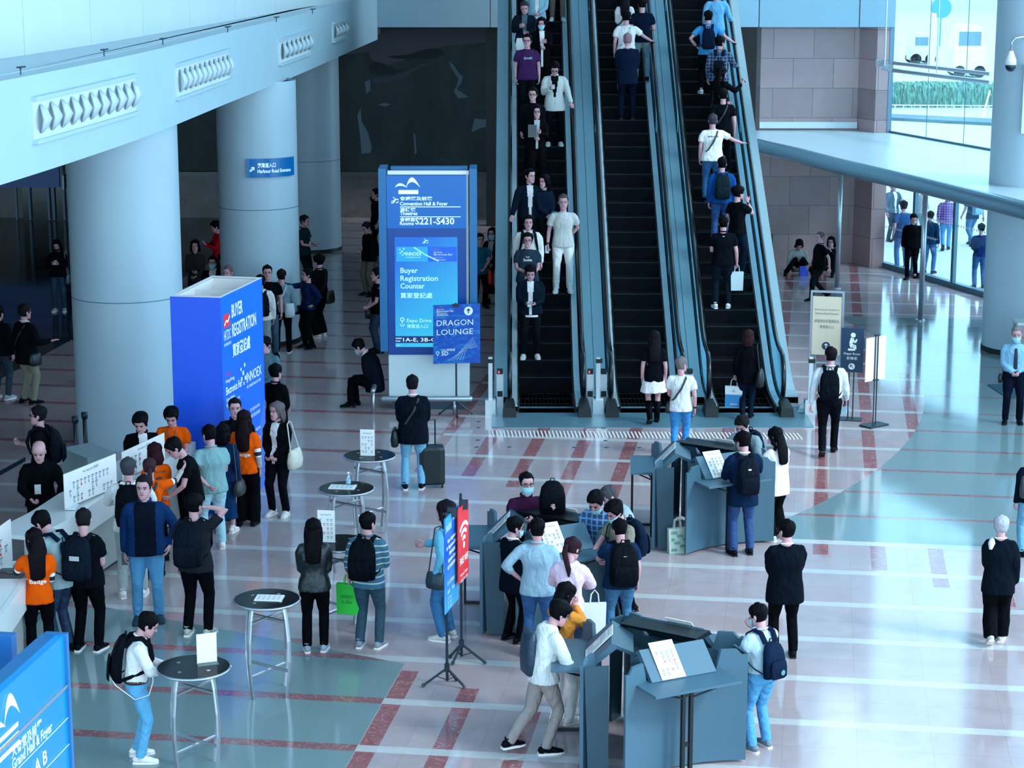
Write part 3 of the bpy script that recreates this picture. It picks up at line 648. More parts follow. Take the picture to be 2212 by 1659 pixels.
# ================================================================ DIRECTORY PYLON
BL1 = glow('lit_blue_panel', (.0, .105, .44), .75); BLF = mat('1d6fae', .35, kind='panel', name='blue_frame'); LT = glow('lit_white_letters', (.55, .88, 1.0), 1.0)
M_PB = mat('0b4490', .3); SCR = None
PY = G(920, 886).y
def pv(x, y, Y=PY): v = V(x, y, Y); return v
pl = pv(836, 500).x; pr_ = pv(1012, 500).x; zt_ = pv(900, 377).z
pyl = thing('directory_pylon', 'tall blue lit directory pylon with a screen, left of the escalators', 'sign', ((pl + pr_) / 2, PY, 0))
O = pyl.location; D = .55
def rb(x0, x1, y0, y1, z0, z1): return MB().box(x0 - O.x, x1 - O.x, y0 - O.y, y1 - O.y, z0, z1)
rb(pl, pr_, PY + .02, PY + D, .22, 1.02).build('lower_body', M_PANEL2, pyl); rb(pl + .05, pr_ - .05, PY + .06, PY + D - .04, 0, .22).build('plinth', M_DSTEEL, pyl)
rb(pl, pr_, PY + .03, PY + D, 1.0, zt_).build('upper_body', M_PANEL2, pyl)
rb(pl, pr_ - .04, PY - .01, PY + .03, pv(900, 766).z, zt_).build('front_panel', mat('0846a0', .25), pyl)
rb(pl, pr_ - .04, PY - .016, PY - .01, pv(900, 493).z, zt_ - .02).build('header_panel', BL1, pyl)
xs0, xs1 = pv(853, 600).x, pv(988.5, 600).x; z1_, z0_ = pv(900, 512).z, pv(900, 749).z
m, nt, b = nodes('lit_screen'); t = nt.nodes.new('ShaderNodeTexCoord'); sp = nt.nodes.new('ShaderNodeSeparateXYZ'); nt.links.new(t.outputs['Generated'], sp.inputs[0])
r_ = nt.nodes.new('ShaderNodeValToRGB'); X.nt = nt; v = X(sp.outputs[2]) * .75 - X(sp.outputs[0]) * .35 + .25; nt.links.new(v.v, r_.inputs[0])
e = r_.color_ramp.elements; e[0].position = .1; e[0].color = (.03, .50, .78, 1); e[1].position = .85; e[1].color = (.0, .12, .68, 1)
nt.links.new(r_.outputs[0], b.inputs['Emission Color']); b.inputs['Emission Strength'].default_value = .5; b.inputs['Base Color'].default_value = (.02, .02, .03, 1)
rb(xs0, xs1, PY - .022, PY - .01, z0_, z1_).build('screen', m, pyl)
tz = pv(900, 360, PY + .3).z
rb(pl + .06, pr_ - .02, PY + .25, PY + D - .1, zt_ - .1, tz).build('top_cap', BLF, pyl); rb(pl + .02, pr_ + .01, PY + .0, PY + .1, zt_, zt_ + .06).build('lamp_strip', M_WHITE, pyl)
fl = pv(819, 500).x
rb(fl, fl + .13, PY - .06, PY + D + .05, pv(825, 758).z, pv(825, 364).z).build('side_fin', BLF, pyl)
rb(pr_ + .02, pr_ + .14, PY - .06, PY + D + .05, pv(825, 758).z, pv(825, 364).z).build('side_fin', BLF, pyl)
F_ = Face((pl - O.x, PY - .022 - O.y, zt_), (pr_ - O.x, PY - .022 - O.y, zt_), (pl - O.x, PY - .022 - O.y, 0))
def Q(x, y): v = pv(x, y, PY - .022); return (v.x - pl, zt_ - v.z)
k1 = 1 / 128.0
def roofmark(F, ox, oy, s, m, lines=0):     # two swelling roof curves over a bar
    def curve(x0, x1, h, th):
        up = [(x0 + (x1 - x0) * i / 10, -h * sin(pi * (i / 10) ** .8)) for i in range(11)]
        dn_ = [(x0 + (x1 - x0) * i / 10, -h * sin(pi * (i / 10) ** .8) * (1 - th)) for i in range(11)][::-1]
        F.poly([(ox + x * s, oy + y * s) for x, y in up + dn_], m)
    curve(.0, .50, .17, .6); curve(.44, 1.0, .40, .45)
    if lines:
        for q_ in range(3): F.rect(ox + .12 * s, oy + (.08 + .13 * q_) * s, ox + .92 * s, oy + (.15 + .13 * q_) * s, m, 1)
    else: F.rect(ox + .14 * s, oy + .1 * s, ox + .92 * s, oy + .26 * s, m, 1)
def escmark(F, x, y, s, m):
    F.line([(x, y), (x + .28 * s, y), (x + .62 * s, y - .45 * s), (x + .95 * s, y - .45 * s)], .13 * s, m); F.line([(x + .05 * s, y - .22 * s), (x + .3 * s, y - .22 * s), (x + .55 * s, y - .6 * s)], .08 * s, m)
    F.disc(x + .33 * s, y - .68 * s, .08 * s, m); F.line([(x + .6 * s, y - .02 * s), (x + .9 * s, y - .02 * s), (x + .9 * s, y - .25 * s)], .08 * s, m)
x, y = Q(853, 405); roofmark(F_, x, y, .43, LT)
x, y = Q(845, 438); escmark(F_, x, y, .13, LT)
for body, bx_, by_, h_, w_ in [('會議廳及前廳', 864, 432, .068, 70), ('Convention Hall & Foyer', 864, 443.5, .062, 104), ('演講廳', 864, 456, .066, 34), ('Theatres', 864, 464.5, .062, 38), ('會議室', 864, 477.5, .066, 33), ('Rooms', 864, 486, .06, 30), ('S221-S430', 897, 484.5, .115, 85)]:
    x, y = Q(bx_, by_); F_.text(body, x, y, h_, LT, width=w_ * k1, bold=.018)
for ya in (446, 467.5): x0, y0 = Q(864, ya); x1, y1 = Q(995, ya); F_.rect(x0, y0, x1, y0 + .012, LT, 1)
SB = glow('screen_banner', (.02, .35, .75), .7); SL = glow('screen_letters', (.4, .85, 1.0), .95); SW = glow('screen_white', (.7, .95, 1.0), 1.0)
x0, y0 = Q(856, 533); x1, y1 = Q(987, 565); F_.rect(x0, y0, x1, y1, SB, .8); F_.rect((x0 + x1) / 2 + .02, y0, x1, y1, glow('screen_banner_dark', (.01, .1, .6), .8), 1)
F_.line([(x0 + .3, y0 + .01), (x0 + .5, y0 + .14), (x0 + .72, y1 - .01)], .02, glow('swoosh', (.35, .8, 1), .8), 1.2)
def innoex(F, x, y, w, m, under=True):     # scattered squares, then the word
    s = w / 1.0
    for a, b_, r in ((0, -.28, .05), (.1, -.2, .07), (.02, -.12, .06), (.18, -.32, .06), (.2, -.1, .07), (.12, -.02, .05)): F.rect(x + (a - r / 2) * s, y + (b_ - r / 2) * s, x + (a + r / 2) * s, y + (b_ + r / 2) * s, m, 1.5)
    F.text('INNOEX', x + .26 * s, y, .17 * s, m, width=.74 * s, bold=.01)
    if under: F.text('香港國際創科展', x + .26 * s, y + .1 * s, .05 * s, m, width=.7 * s)
x, y = Q(864, 552); innoex(F_, x, y, .37, SL)
RED = glow('screen_red', (.8, .05, .1), .8)
x, y = Q(937, 541); F_.text('HKTDC', x, y, .022, RED); x, y = Q(937, 546); F_.text('Hong Kong', x, y, .022, SW); x, y = Q(937, 552); F_.text('Electronics Fair', x, y, .035, SW, width=.32, bold=.02)
x, y = Q(937, 557); F_.text('(Spring Edition)', x, y, .02, SW); x, y = Q(937, 562); F_.text('香港春季電子產品展', x, y, .022, SW)
for body, ya, wd in [('Buyer', 589.5, 38), ('Registration', 606.5, 82), ('Counter', 623, 53)]: x, y = Q(865, ya); F_.text(body, x, y, .092, SL, width=wd * k1, bold=.012)
x, y = Q(865, 643); F_.text('買家登記處', x, y, .1, SL, width=70 * k1, bold=.01)
x, y = Q(879, 696); F_.text('Expo Drive Entrance', x, y, .065, SL, width=100 * k1); x, y = Q(879, 708); F_.text('博覽道入口', x, y, .07, SL, width=46 * k1)
x, y = Q(869, 690); F_.arc(x, y, .03, 0, 360, .014, SL); F_.line([(x, y + .03), (x, y + .08)], .012, SL); F_.arc(x, y + .08, .035, 180, 360, .01, SL)
x, y = Q(913, 525); escmark(F_, x, y, .1, SL)
x0, y0 = Q(853, 726); x1, y1 = Q(988, 741); F_.rect(x0, y0, x1, y1, M_PB, .8); x, y = Q(871, 737.5); F_.text('1A-E, 3B-G, 5B-G', x, y, .065, SW, width=.9)
x, y = Q(855, 732); F_.text('展覽廳', x, y, .025, SW, width=.1); x, y = Q(855, 738); F_.text('Halls', x, y, .025, SW, width=.08); x, y = Q(855, 747); F_.text('14:09', x, y, .02, SL, width=.08)
F_.build(pyl)
# low steel rail round the pylon foot
rl = thing('bumper_rail', 'low steel rail on short posts around the pylon foot', 'rail', (O.x, PY - .35, 0)); r1 = MB(); r1.smooth = True
r1.tube([(-.78, 0, .28), (.72, 0, .28)], .05, 10, round_end=True); r1.build('rail', M_STEEL, rl)
for x in (-.5, .45): q_ = MB(); q_.smooth = True; q_.tube([(x, 0, 0), (x, 0, .25)], .035, 8); q_.build('post', M_STEEL, rl)
rl = thing('bumper_rail', 'low steel rail left of the pylon with a person sitting on it', 'rail', (O.x - .95, PY - .25, 0)); r1 = MB(); r1.smooth = True
r1.tube([(0, -.1, .42), (0, 1.0, .42)], .045, 10, round_end=True); r1.build('rail', M_STEEL, rl); q_ = MB(); q_.smooth = True; q_.tube([(0, -.05, 0), (0, -.05, .4)], .03, 8); q_.build('post', M_STEEL, rl)
# ================================================================ TRIPOD SIGNS
M_CB = mat('0f2434', .4, name='black_stand')
def tripod(parent, top, legs, hub=.24):
    q_ = MB(); q_.tube([(0, 0, .05), (0, 0, top)], .016, 8); q_.tube([(0, 0, hub - .04), (0, 0, hub + .05)], .03, 8); q_.build('pole', M_CB, parent)
    for (x, y) in legs:
        q_ = MB(); q_.tube([(0, 0, hub), (x, y, .02)], .014, 6); q_.tube([(x * .92, y * .92, .04), (x, y, .015)], .022, 6); q_.tube([(0, 0, .06), (x * .45, y * .45, hub * .6)], .006, 4); q_.build('leg', M_CB, parent)
m, nt, b = nodes('blue_wave_poster'); t = nt.nodes.new('ShaderNodeTexCoord'); w_ = nt.nodes.new('ShaderNodeTexNoise'); w_.inputs['Scale'].default_value = 2.5; w_.inputs['Distortion'].default_value = 3
mp = nt.nodes.new('ShaderNodeMapping'); mp.inputs['Scale'].default_value = (1, 1, 2.5); mp.inputs['Rotation'].default_value = (0, .7, 0); nt.links.new(t.outputs['Object'], mp.inputs[0]); nt.links.new(mp.outputs[0], w_.inputs['Vector'])
r_ = nt.nodes.new('ShaderNodeValToRGB'); nt.links.new(w_.outputs[0], r_.inputs[0]); e = r_.color_ramp.elements; e[0].position = .48; e[0].color = (*alb('0550c0'), 1); e[1].position = .70; e[1].color = (*alb('1f7fd0'), 1)
nt.links.new(r_.outputs[0], b.inputs['Base Color']); b.inputs['Roughness'].default_value = .3; M_WAVE = m
g = G(986, 896); DY = g.y
ds = thing('sign_stand', 'DRAGON LOUNGE poster on a black tripod in front of the pylon', 'sign', g, group='posters on tripods')
tripod(ds, 1.95, [(-.3, -.03), (.02, -.26), (.28, .02)])
a, b_, c = V(935.7, 659.5, DY - .03) - g, V(1036.7, 655.5, DY - .03) - g, V(936, 786, DY - .03) - g
bd = MB(); bd.hexa([(c.x, -.03, c.z), (b_.x, -.03, c.z + .02), (b_.x, -.015, c.z + .02), (c.x, -.015, c.z), (a.x, -.03, a.z), (b_.x, -.03, b_.z), (b_.x, -.015, b_.z), (a.x, -.015, a.z)]); bd.build('poster_board', M_WAVE, ds)
F_ = Face((a.x, -.031, a.z), (b_.x, -.031, b_.z), (c.x, -.031, c.z)); LW = mat('e6fbff', .6, k=1.1); cr_ = mat('d8283c', .5)
F_.text('DRAGON', .06, .36, .10, LW, width=.62); F_.text('LOUNGE', .06, .52, .10, LW, width=.62)
F_.disc(.6, .12, .075, LW); BD = mat('0a3fb0', .4); F_.line([(.6, .16), (.6, .085)], .018, BD, 2); F_.line([(.57, .115), (.6, .085), (.63, .115)], .016, BD, 2)
for body, y, h_ in (('Hong Kong', .085, .02), ('Electronics Fair', .125, .034), ('(Spring Edition)', .155, .02), ('香港春季電子產品展', .185, .022)): F_.text(body, .06, y, h_, LW, bold=.01)
F_.text('HKTDC', .06, .055, .018, cr_); F_.text('Hall 展覽廳', .14, .80, .035, LW); F_.text('5D', .14, .875, .07, LW, bold=.02); F_.arc(.075, .83, .025, 0, 360, .012, LW); F_.line([(.075, .85), (.075, .885)], .01, LW)
wv = mat('8cc4ee', .4)
for k in range(6): F_.line([(.25 + .05 * k, .97), (.42 + .03 * k, .86 - .02 * k), (.55 + .02 * k, .72 + .01 * k), (.68 + .016 * k, .58 + .03 * k)], .008, wv, .8)
F_.build(ds)
MB().box(-.06, .06, -.045, .0, a.z - .03, a.z + .02).build('clip', M_CB, ds)
# two posters seen nearly edge on
def side_poster(pole_px, zt, quad, matp, lab, legs, build, hub):
    g = G(*pole_px); t_ = thing('sign_stand', lab, 'sign', g, group='posters on tripods')
    tripod(t_, zt + .03, legs, hub)
    p0, p1 = G(*quad[0], zt), G(*quad[1], zt); d = (p1 - p0); d.z = 0; h_ = quad[2]; W_ = d.length; d.normalize(); n = Vector((d.y, -d.x, 0)); q0, q1 = p0 - g, p1 - g; q0.z = q1.z = zt
    bb = MB(); bb.hexa([q0 - Vector((0, 0, h_)), q1 - Vector((0, 0, h_)), q1 - n * .012 - Vector((0, 0, h_)), q0 - n * .012 - Vector((0, 0, h_)), q0, q1, q1 - n * .012, q0 - n * .012]); bb.build('poster_board', matp, t_)
    F = Face(q0, q1, q0 - Vector((0, 0, h_))); build(F, W_, h_); F.build(t_)
    mid = (q0 + q1) / 2; cl = MB(); cl.box(-.05, .05, -.03, .03, -.05, .05, M=Matrix.Translation(mid)); cl.tube([(0, 0, zt), mid], .012, 6); cl.build('clip', M_CB, t_)
def bp_(F, W_, H_):
    F.rect(0, 0, W_ * .5, H_ * .16, mat('33a8dc', .4), .5); F.text('INNOEX', .04, .16, .07, LW, width=.22); F.text('Electronics Fair', .33, .1, .05, LW, width=W_ - .37); F.text('Hong Kong', .33, .05, .03, LW)
    for i, (b_, w) in enumerate([('Buyer Registration', .4), ('for Registered Buyers', .5), ('買家登記', .28), ('Registration Counter', .36), ('香港會議展覽中心', .42)]): F.text(b_, W_ / 2, .3 + .075 * i, .045, LW, width=w, bold=.02, align='c')
    for i, b_ in enumerate(['13-15/4', '9am - 6pm', '16/4', '9am - 3pm']): F.text(b_, .08 if i % 2 == 0 else .28, .78 + .1 * (i // 2), .05, LW)
    for i in range(3): F.text('1/F - Hall %d' % (1 + 2 * i), .1, .95 + .05 * i, .03, LW)
m, nt, b = nodes('blue_gradient_poster'); t = nt.nodes.new('ShaderNodeTexCoord'); sp = nt.nodes.new('ShaderNodeSeparateXYZ'); nt.links.new(t.outputs['Generated'], sp.inputs[0]); r_ = nt.nodes.new('ShaderNodeValToRGB'); nt.links.new(sp.outputs[2], r_.inputs[0])
e = r_.color_ramp.elements; e[0].color = (*alb('4cb4ea'), 1); e[1].color = (*alb('1470dc'), 1); e = e.new(.6); e.color = (*alb('0d55d0'), 1); nt.links.new(r_.outputs[0], b.inputs['Base Color']); b.inputs['Roughness'].default_value = .3
side_poster((966, 1480), 1.95, ((961, 1122), (990, 1091), 1.08), m, 'blue registration poster on a tripod seen nearly edge-on', [(-.27, -.08), (.2, -.12), (.1, .12)], bp_, .2)
def rp_(F, W_, H_):
    for r in (.09, .17, .25): F.arc(W_ / 2, .46, r, 48, 132, .045, LW)
    F.disc(W_ / 2, .46, .04, LW); F.text('FREE WiFi', W_ / 2, .66, .08, LW, width=W_ * .8, bold=.02, align='c'); F.text('Network Name', W_ / 2, .8, .04, LW, align='c', width=W_ * .7); F.text('HKCEC-Free-WiFi', W_ / 2, .87, .04, LW, align='c', width=W_ * .7)
side_poster((997, 1427), 1.95, ((990, 1101), (1012, 1079), .86), mat('f03a46', .4), 'red FREE WiFi poster on a tripod behind the blue one', [(-.14, .06), (.28, -.14), (-.1, -.16)], rp_, .2)
# ================================================================ BUYER REGISTRATION BOX
BH = 3.14; bq = [G(367, 640, BH), G(476, 643, BH), G(566, 600, BH), G(458, 596, BH)]
bx_ = thing('registration_booth', 'tall blue open-topped BUYER REGISTRATION booth wall beside the big column', 'booth', Vector((bq[1].x, bq[1].y, 0))); o = Vector((bq[1].x, bq[1].y, 0))
bl = [Vector((q_.x, q_.y, 0)) - o for q_ in bq]; BLU = mat('0550e6', .35, k=1.1, name='blue_print'); BLU2 = mat('0568f0', .35, k=1.1)
def wallp(a, b_, th, m, name, z0=0, z1=BH):
    d = (b_ - a).normalized(); n = Vector((-d.y, d.x, 0)) * th
    q_ = MB(); q_.prism([(a.x, a.y), (b_.x, b_.y), (b_.x + n.x, b_.y + n.y), (a.x + n.x, a.y + n.y)], z0, z1); return q_.build(name, m, bx_)
wallp(bl[0], bl[1], .03, BLU, 'front_panel'); wallp(bl[1], bl[2], .03, BLU2, 'side_panel'); wallp(bl[3], bl[0], .03, BLU, 'side_panel'); wallp(bl[2], bl[3], .03, BLU, 'back_panel')
ctr = sum(bl, Vector()) / 4; ins = [ctr + (p - ctr) * .9 for p in bl]
for a, b_ in zip(ins, ins[1:] + ins[:1]): wallp(a, b_, .02, M_WHITE, 'inner_panel', 0, BH - .01)
tp = MB(); 
for i in range(4):
    a, b_, c, d = bl[i], bl[(i + 1) % 4], ins[(i + 1) % 4], ins[i]; tp.hexa([(q_.x, q_.y, z) for z in (BH - .005, BH + .006) for q_ in (a, b_, c, d)])
tp.build('top_edge', M_WHITE, bx_)
mid0, mid1 = ins[0].lerp(ins[3], .5), ins[1].lerp(ins[2], .5); wallp(mid0, mid1, .02, M_WHITE, 'divider_panel', 0, BH - .05)
F_ = Face(bl[1] + Vector((0, 0, BH)), bl[2] + Vector((0, 0, BH)), bl[1]); Wd = F_.W; BW = LW
F_.text('BUYER', Wd * .24, .36, .19, BW, width=Wd * .26, bold=.02); F_.text('REGISTRATION', Wd * .24, .64, .19, BW, width=Wd * .58, bold=.02); F_.text('買家登記處', Wd * .24, .92, .2, BW, width=Wd * .42, bold=.02)
F_.rect(Wd * .05, .27, Wd * .20, .46, cr_); F_.line([(Wd * .06, .42), (Wd * .11, .36), (Wd * .14, .39), (Wd * .19, .31)], .03, BW, 2)
F_.text('HKTDC', Wd * .05, .64, .15, BW, width=Wd * .16); F_.text('香港貿發局', Wd * .05, .72, .05, BW, width=Wd * .16)
innoex(F_, Wd * .42, 1.42, Wd * .5, BW); F_.text('HKTDC', Wd * .06, 1.16, .05, cr_)
for b_, y, h_, w in (('Hong Kong', 1.25, .05, .2), ('Electronics Fair', 1.42, .11, .38), ('(Spring Edition)', 1.52, .05, .2), ('香港春季電子產品展', 1.6, .06, .32)): F_.text(b_, Wd * .06, y, h_, BW, width=Wd * w, bold=.02)
for b_, x, y in (('Fair Dates', .06, 1.96), ('展覽日期', .06, 2.06), ('Opening Hours', .34, 1.92), ('開放時間', .34, 2.02), ('Buyer Registration Hours', .62, 1.88), ('買家登記時間', .62, 1.98), ('13-15/4', .06, 2.3), ('9:30am-6:30pm', .34, 2.26), ('9am-6pm', .62, 2.22), ('16/4', .06, 2.45), ('9:30am-5pm', .34, 2.41), ('9am-3:30pm', .62, 2.37)): F_.text(b_, Wd * x, y, .06, BW, width=Wd * (.16 if x < .3 else .24))
for k in range(12): F_.line([(Wd * (.55 + .03 * k), BH - .02), (Wd * (.72 + .02 * k), BH - .5 + .03 * k), (Wd * (.84 + .012 * k), BH - .9 + .05 * k), (Wd * .985, BH - 1.3 + .1 * k)], .012, wv, .8)
for k in range(9): F_.line([(Wd * .6, 2.62 + .035 * k), (Wd * (.85 - .02 * (k % 3)), 2.6 + .035 * k)], .01, BW)
F_.build(bx_)
# ================================================================ COUNTERS ON THE LEFT
M_CT = mat('d4f1fb', .3, kind='panel'); M_CF = mat('9fb6bd', .4, kind='panel')
def counter(P, w, z, lab, side=1):
    P = [G(*p, z) for p in P]; o = Vector((P[0].x, P[0].y, 0)); C = [Vector((p.x, p.y, 0)) - o for p in P]; Cc = catmull([(p.x, p.y) for p in C], 8) if len(C) > 2 else [C[0].lerp(C[1], i / 4) for i in range(5)]
    I = off(Cc, w * side); t_ = thing('service_counter', lab, 'counter', o)
    tp = MB(); tp.loft([[(a.x, a.y, z - .05), (a.x, a.y, z), (b.x, b.y, z), (b.x, b.y, z - .05)] for a, b in zip(Cc, I)]); tp.build('worktop', M_CT, t_)
    A, B = off(Cc, .05 * side), off(Cc, .12 * side); bdy = MB(); bdy.loft([[(a.x, a.y, .06), (a.x, a.y, z - .05), (b.x, b.y, z - .05), (b.x, b.y, .06)] for a, b in zip(A, B)]); bdy.build('front_panel', M_CF, t_)
    up = MB(); up.loft([[(a.x, a.y, z - .32), (a.x, a.y, z + .01), (b.x, b.y, z + .01), (b.x, b.y, z - .32)] for a, b in zip(off(Cc, -.02 * side), off(Cc, .04 * side))]); up.build('upper_panel', M_CT, t_)
    MB().loft([[(a.x, a.y, .0), (a.x, a.y, .06), (b.x, b.y, .06), (b.x, b.y, .0)] for a, b in zip(off(Cc, .1 * side), off(Cc, .4 * side))]).build('plinth', M_DSTEEL, t_)
    return t_
counter([(70, 1160), (160, 1115), (240, 1062), (330, 1010), (420, 955)], .62, 1.05, 'long white registration counter running back towards the big column')
counter([(-25, 1368), (57, 1250)], .8, 1.0, 'white counter in the lower left corner with a phone on it')
bxg = [G(133, 968, .9), G(189, 990, .9), G(252, 978, .9), G(196, 955, .9)]
tag(MB().prism([(p.x, p.y) for p in bxg], 0, .9).build('cabinet', mat('8fb6c6', .4, kind='panel')), 'low pale grey cabinet between the registration counter and the big column', 'cabinet')
# boards on the counter
def board(tl, tr, hgt_, zb, lab, rows):
    a, b_ = G(*tl, zb + hgt_), G(*tr, zb + hgt_); o = Vector((a.x, a.y, zb)); t_ = thing('notice_board', lab, 'notice board', o, group='notice boards on the counters')
    d = b_ - a; d.z = 0; L = d.length; d.normalize(); n = Vector((d.y, -d.x, 0)) * .012
    q_ = MB(); q_.hexa([p + Vector((0, 0, z)) for z in (0.03, hgt_) for p in (Vector(), d * L, d * L - n, -n)]); q_.build('board', M_WHITE, t_)
    ft = MB(); 
    for u in (.12, .88): c = d * L * u; ft.box(c.x - .07, c.x + .07, c.y - .09, c.y + .09, 0, .03)
    ft.build('foot', M_PANEL2, t_)
    F = Face(Vector((0, 0, hgt_)), d * L + Vector((0, 0, hgt_)), Vector((0, 0, .03)), .006); gk = mat('5a86a0', .7); rk = mat('c04a68', .7); rng = random.Random(int(tl[0]))
    F.text('Buyer Registration  買家登記', L / 2, .07, .03, gk, width=L * .3, align='c')
    for i in range(rows):
        for j in range(3):
            if rng.random() < .25: continue
            x = L * (.08 + .86 * i / rows); y = hgt_ * (.3 + .2 * j); w_ = L / rows * .5
            F.rect(x, y, x + w_, y + .015, gk); F.rect(x, y + .025, x + w_ * .7, y + .035, gk); F.rect(x + w_ * .2, y + .05, x + w_ * .7, y + .085, rk if rng.random() < .2 else mat('7fb2cc', .7))
    F.build(t_)
board((138, 1025), (250, 980), .47, 1.06, 'long white notice board on the registration counter, in front of the bald man', 12)
board((264, 977), (355, 935), .40, 1.06, 'white notice board at the far end of the registration counter', 9)
board((-60, 1180), (23, 1121), .52, 1.02, 'white notice board on the lower left counter at the frame edge', 6)
# belt barrier
for i, (x, y) in enumerate([(170, 1016), (190, 1006)]):
    g = G(x - 2, y + 18); t_ = thing('belt_barrier_post', ['dark belt barrier post left of the big column', 'dark belt barrier post touching the edge of the big column'][i], 'barrier post', g, group='belt barrier posts')
    q_ = MB(); q_.smooth = True; q_.tube([(0, 0, .02), (0, 0, .9)], .035, 10); q_.tube([(0, 0, .88), (0, 0, .97)], .05, 10); q_.build('post', M_CB, t_); MB().disc((0, 0), .17, 0, .025, 20).build('base', M_CB, t_)
g = G(-20, 1175); g2 = G(62, 1130); q_ = MB(); q_.hexa([g + Vector((0, 0, .86)), g2 + Vector((0, 0, .90)), g2 + Vector((0, .005, .90)), g + Vector((0, .005, .86)), g + Vector((0, 0, .93)), g2 + Vector((0, 0, .96)), g2 + Vector((0, .005, .96)), g + Vector((0, .005, .93))])
tag(q_.build('barrier_belt', M_CB), 'black barrier belt stretched to the white counter at the left edge', 'belt')
# ================================================================ NEAR PYLON, lower left corner
NZ = 4.1; a = G(0, 1497, NZ); b_ = G(141, 1369, NZ); d = b_ - a; d.z = 0; d.normalize(); A0 = b_ - d * 1.9; np_ = thing('directory_pylon', 'blue directory pylon top in the lower left corner', 'sign', Vector((b_.x, b_.y, 0))); o = np_.location.copy()
n = Vector((-d.y, d.x, 0)); NB = glow('lit_blue_face', (.0, .27, .80), .62)
def q2(u, v_, z): p = b_ - d * u + n * v_ - o; return (p.x, p.y, z)
def slab(u0, u1, v0, v1, z0, z1, m, name): return MB().hexa([q2(u0, v0, z0), q2(u1, v0, z0), q2(u1, v1, z0), q2(u0, v1, z0), q2(u0, v0, z1), q2(u1, v0, z1), q2(u1, v1, z1), q2(u0, v1, z1)]).build(name, m, np_)
slab(0.03, 1.9, 0, .05, 1.0, NZ, NB, 'front_panel'); slab(0, .035, -.02, .12, .9, NZ + .01, BLF, 'edge_trim'); slab(.03, 1.9, .05, .14, NZ - .08, NZ, BLF, 'top_rim')
slab(.05, 1.85, .1, .9, 0, NZ - .25, M_PANEL2, 'body'); slab(.03, 1.9, .52, .68, NZ - .25, NZ + .0, BLF, 'rear_rim'); slab(.02, .1, .3, .62, NZ - .3, NZ, mat('1668b4', .4), 'side_rim'); slab(0.03, 1.88, -.012, 0, NZ - .325, NZ - .305, M_STEEL, 'joint_trim')
F_ = Face(Vector(q2(1.9, -.005, NZ)), Vector(q2(0, -.005, NZ)), Vector(q2(1.9, -.005, NZ - 1)))
roofmark(F_, 1.9 - 1.19, .21, .42, LT, 1)
F_.text('大會堂及前廳', 1.9 - .92, .42, .075, LT, width=.46, bold=.02); F_.text('Grand Hall & Foyer', 1.9 - .92, .495, .065, LT, width=.62, bold=.02); F_.rect(1.9 - 1.2, .512, 1.9 - .04, .518, LT, 1)
F_.text('A B', 1.9 - .6, .65, .085, LT, width=.2, bold=.02); F_.rect(1.9 - 1.2, .68, 1.9 - .04, .686, LT, 1); F_.build(np_)
# ================================================================ HARBOUR ROAD ENTRANCE SIGN on the second column
zs0, zs1 = V(600, 383, cB.y - .8).z, V(600, 343, cB.y - .8).z; hs = thing('curved_wall_sign', 'curved blue Harbour Road Entrance sign on the second column', 'sign', cB)
R_ = .86; a0, a1 = radians(262), radians(333); q_ = MB(); q_.loft([[(r * cos(a), r * sin(a), z) for r, z in ((R_ - .06, zs0), (R_, zs0), (R_, zs1), (R_ - .06, zs1))] for a in [a0 + (a1 - a0) * i / 16 for i in range(17)]]); q_.build('panel', glow('lit_sign_blue', (.0, .16, .55), .35), hs)
def curved_text(body, s0, z, size, m, width=None):
    vs, fs, x0_, x1_ = text_mesh(body, .01); k = size / .72; kx = k if not width else width / (x1_ - x0_); mb = MB()
    mb.add([((R_ + .006) * cos(a0 + (s0 + (v[0] - x0_) * kx) / R_), (R_ + .006) * sin(a0 + (s0 + (v[0] - x0_) * kx) / R_), z + v[1] * k) for v in vs], fs); return mb
mb = curved_text('港灣道入口', .22, zs0 + .20, .07, LT, .36); t2 = curved_text('Harbour Road Entrance', .22, zs0 + .09, .07, LT, .72); mb.add(t2.v, t2.f); t2 = curved_text('⇗', .06, zs0 + .1, .12, LT); mb.add(t2.v, t2.f); mb.build('lettering', LT, hs)
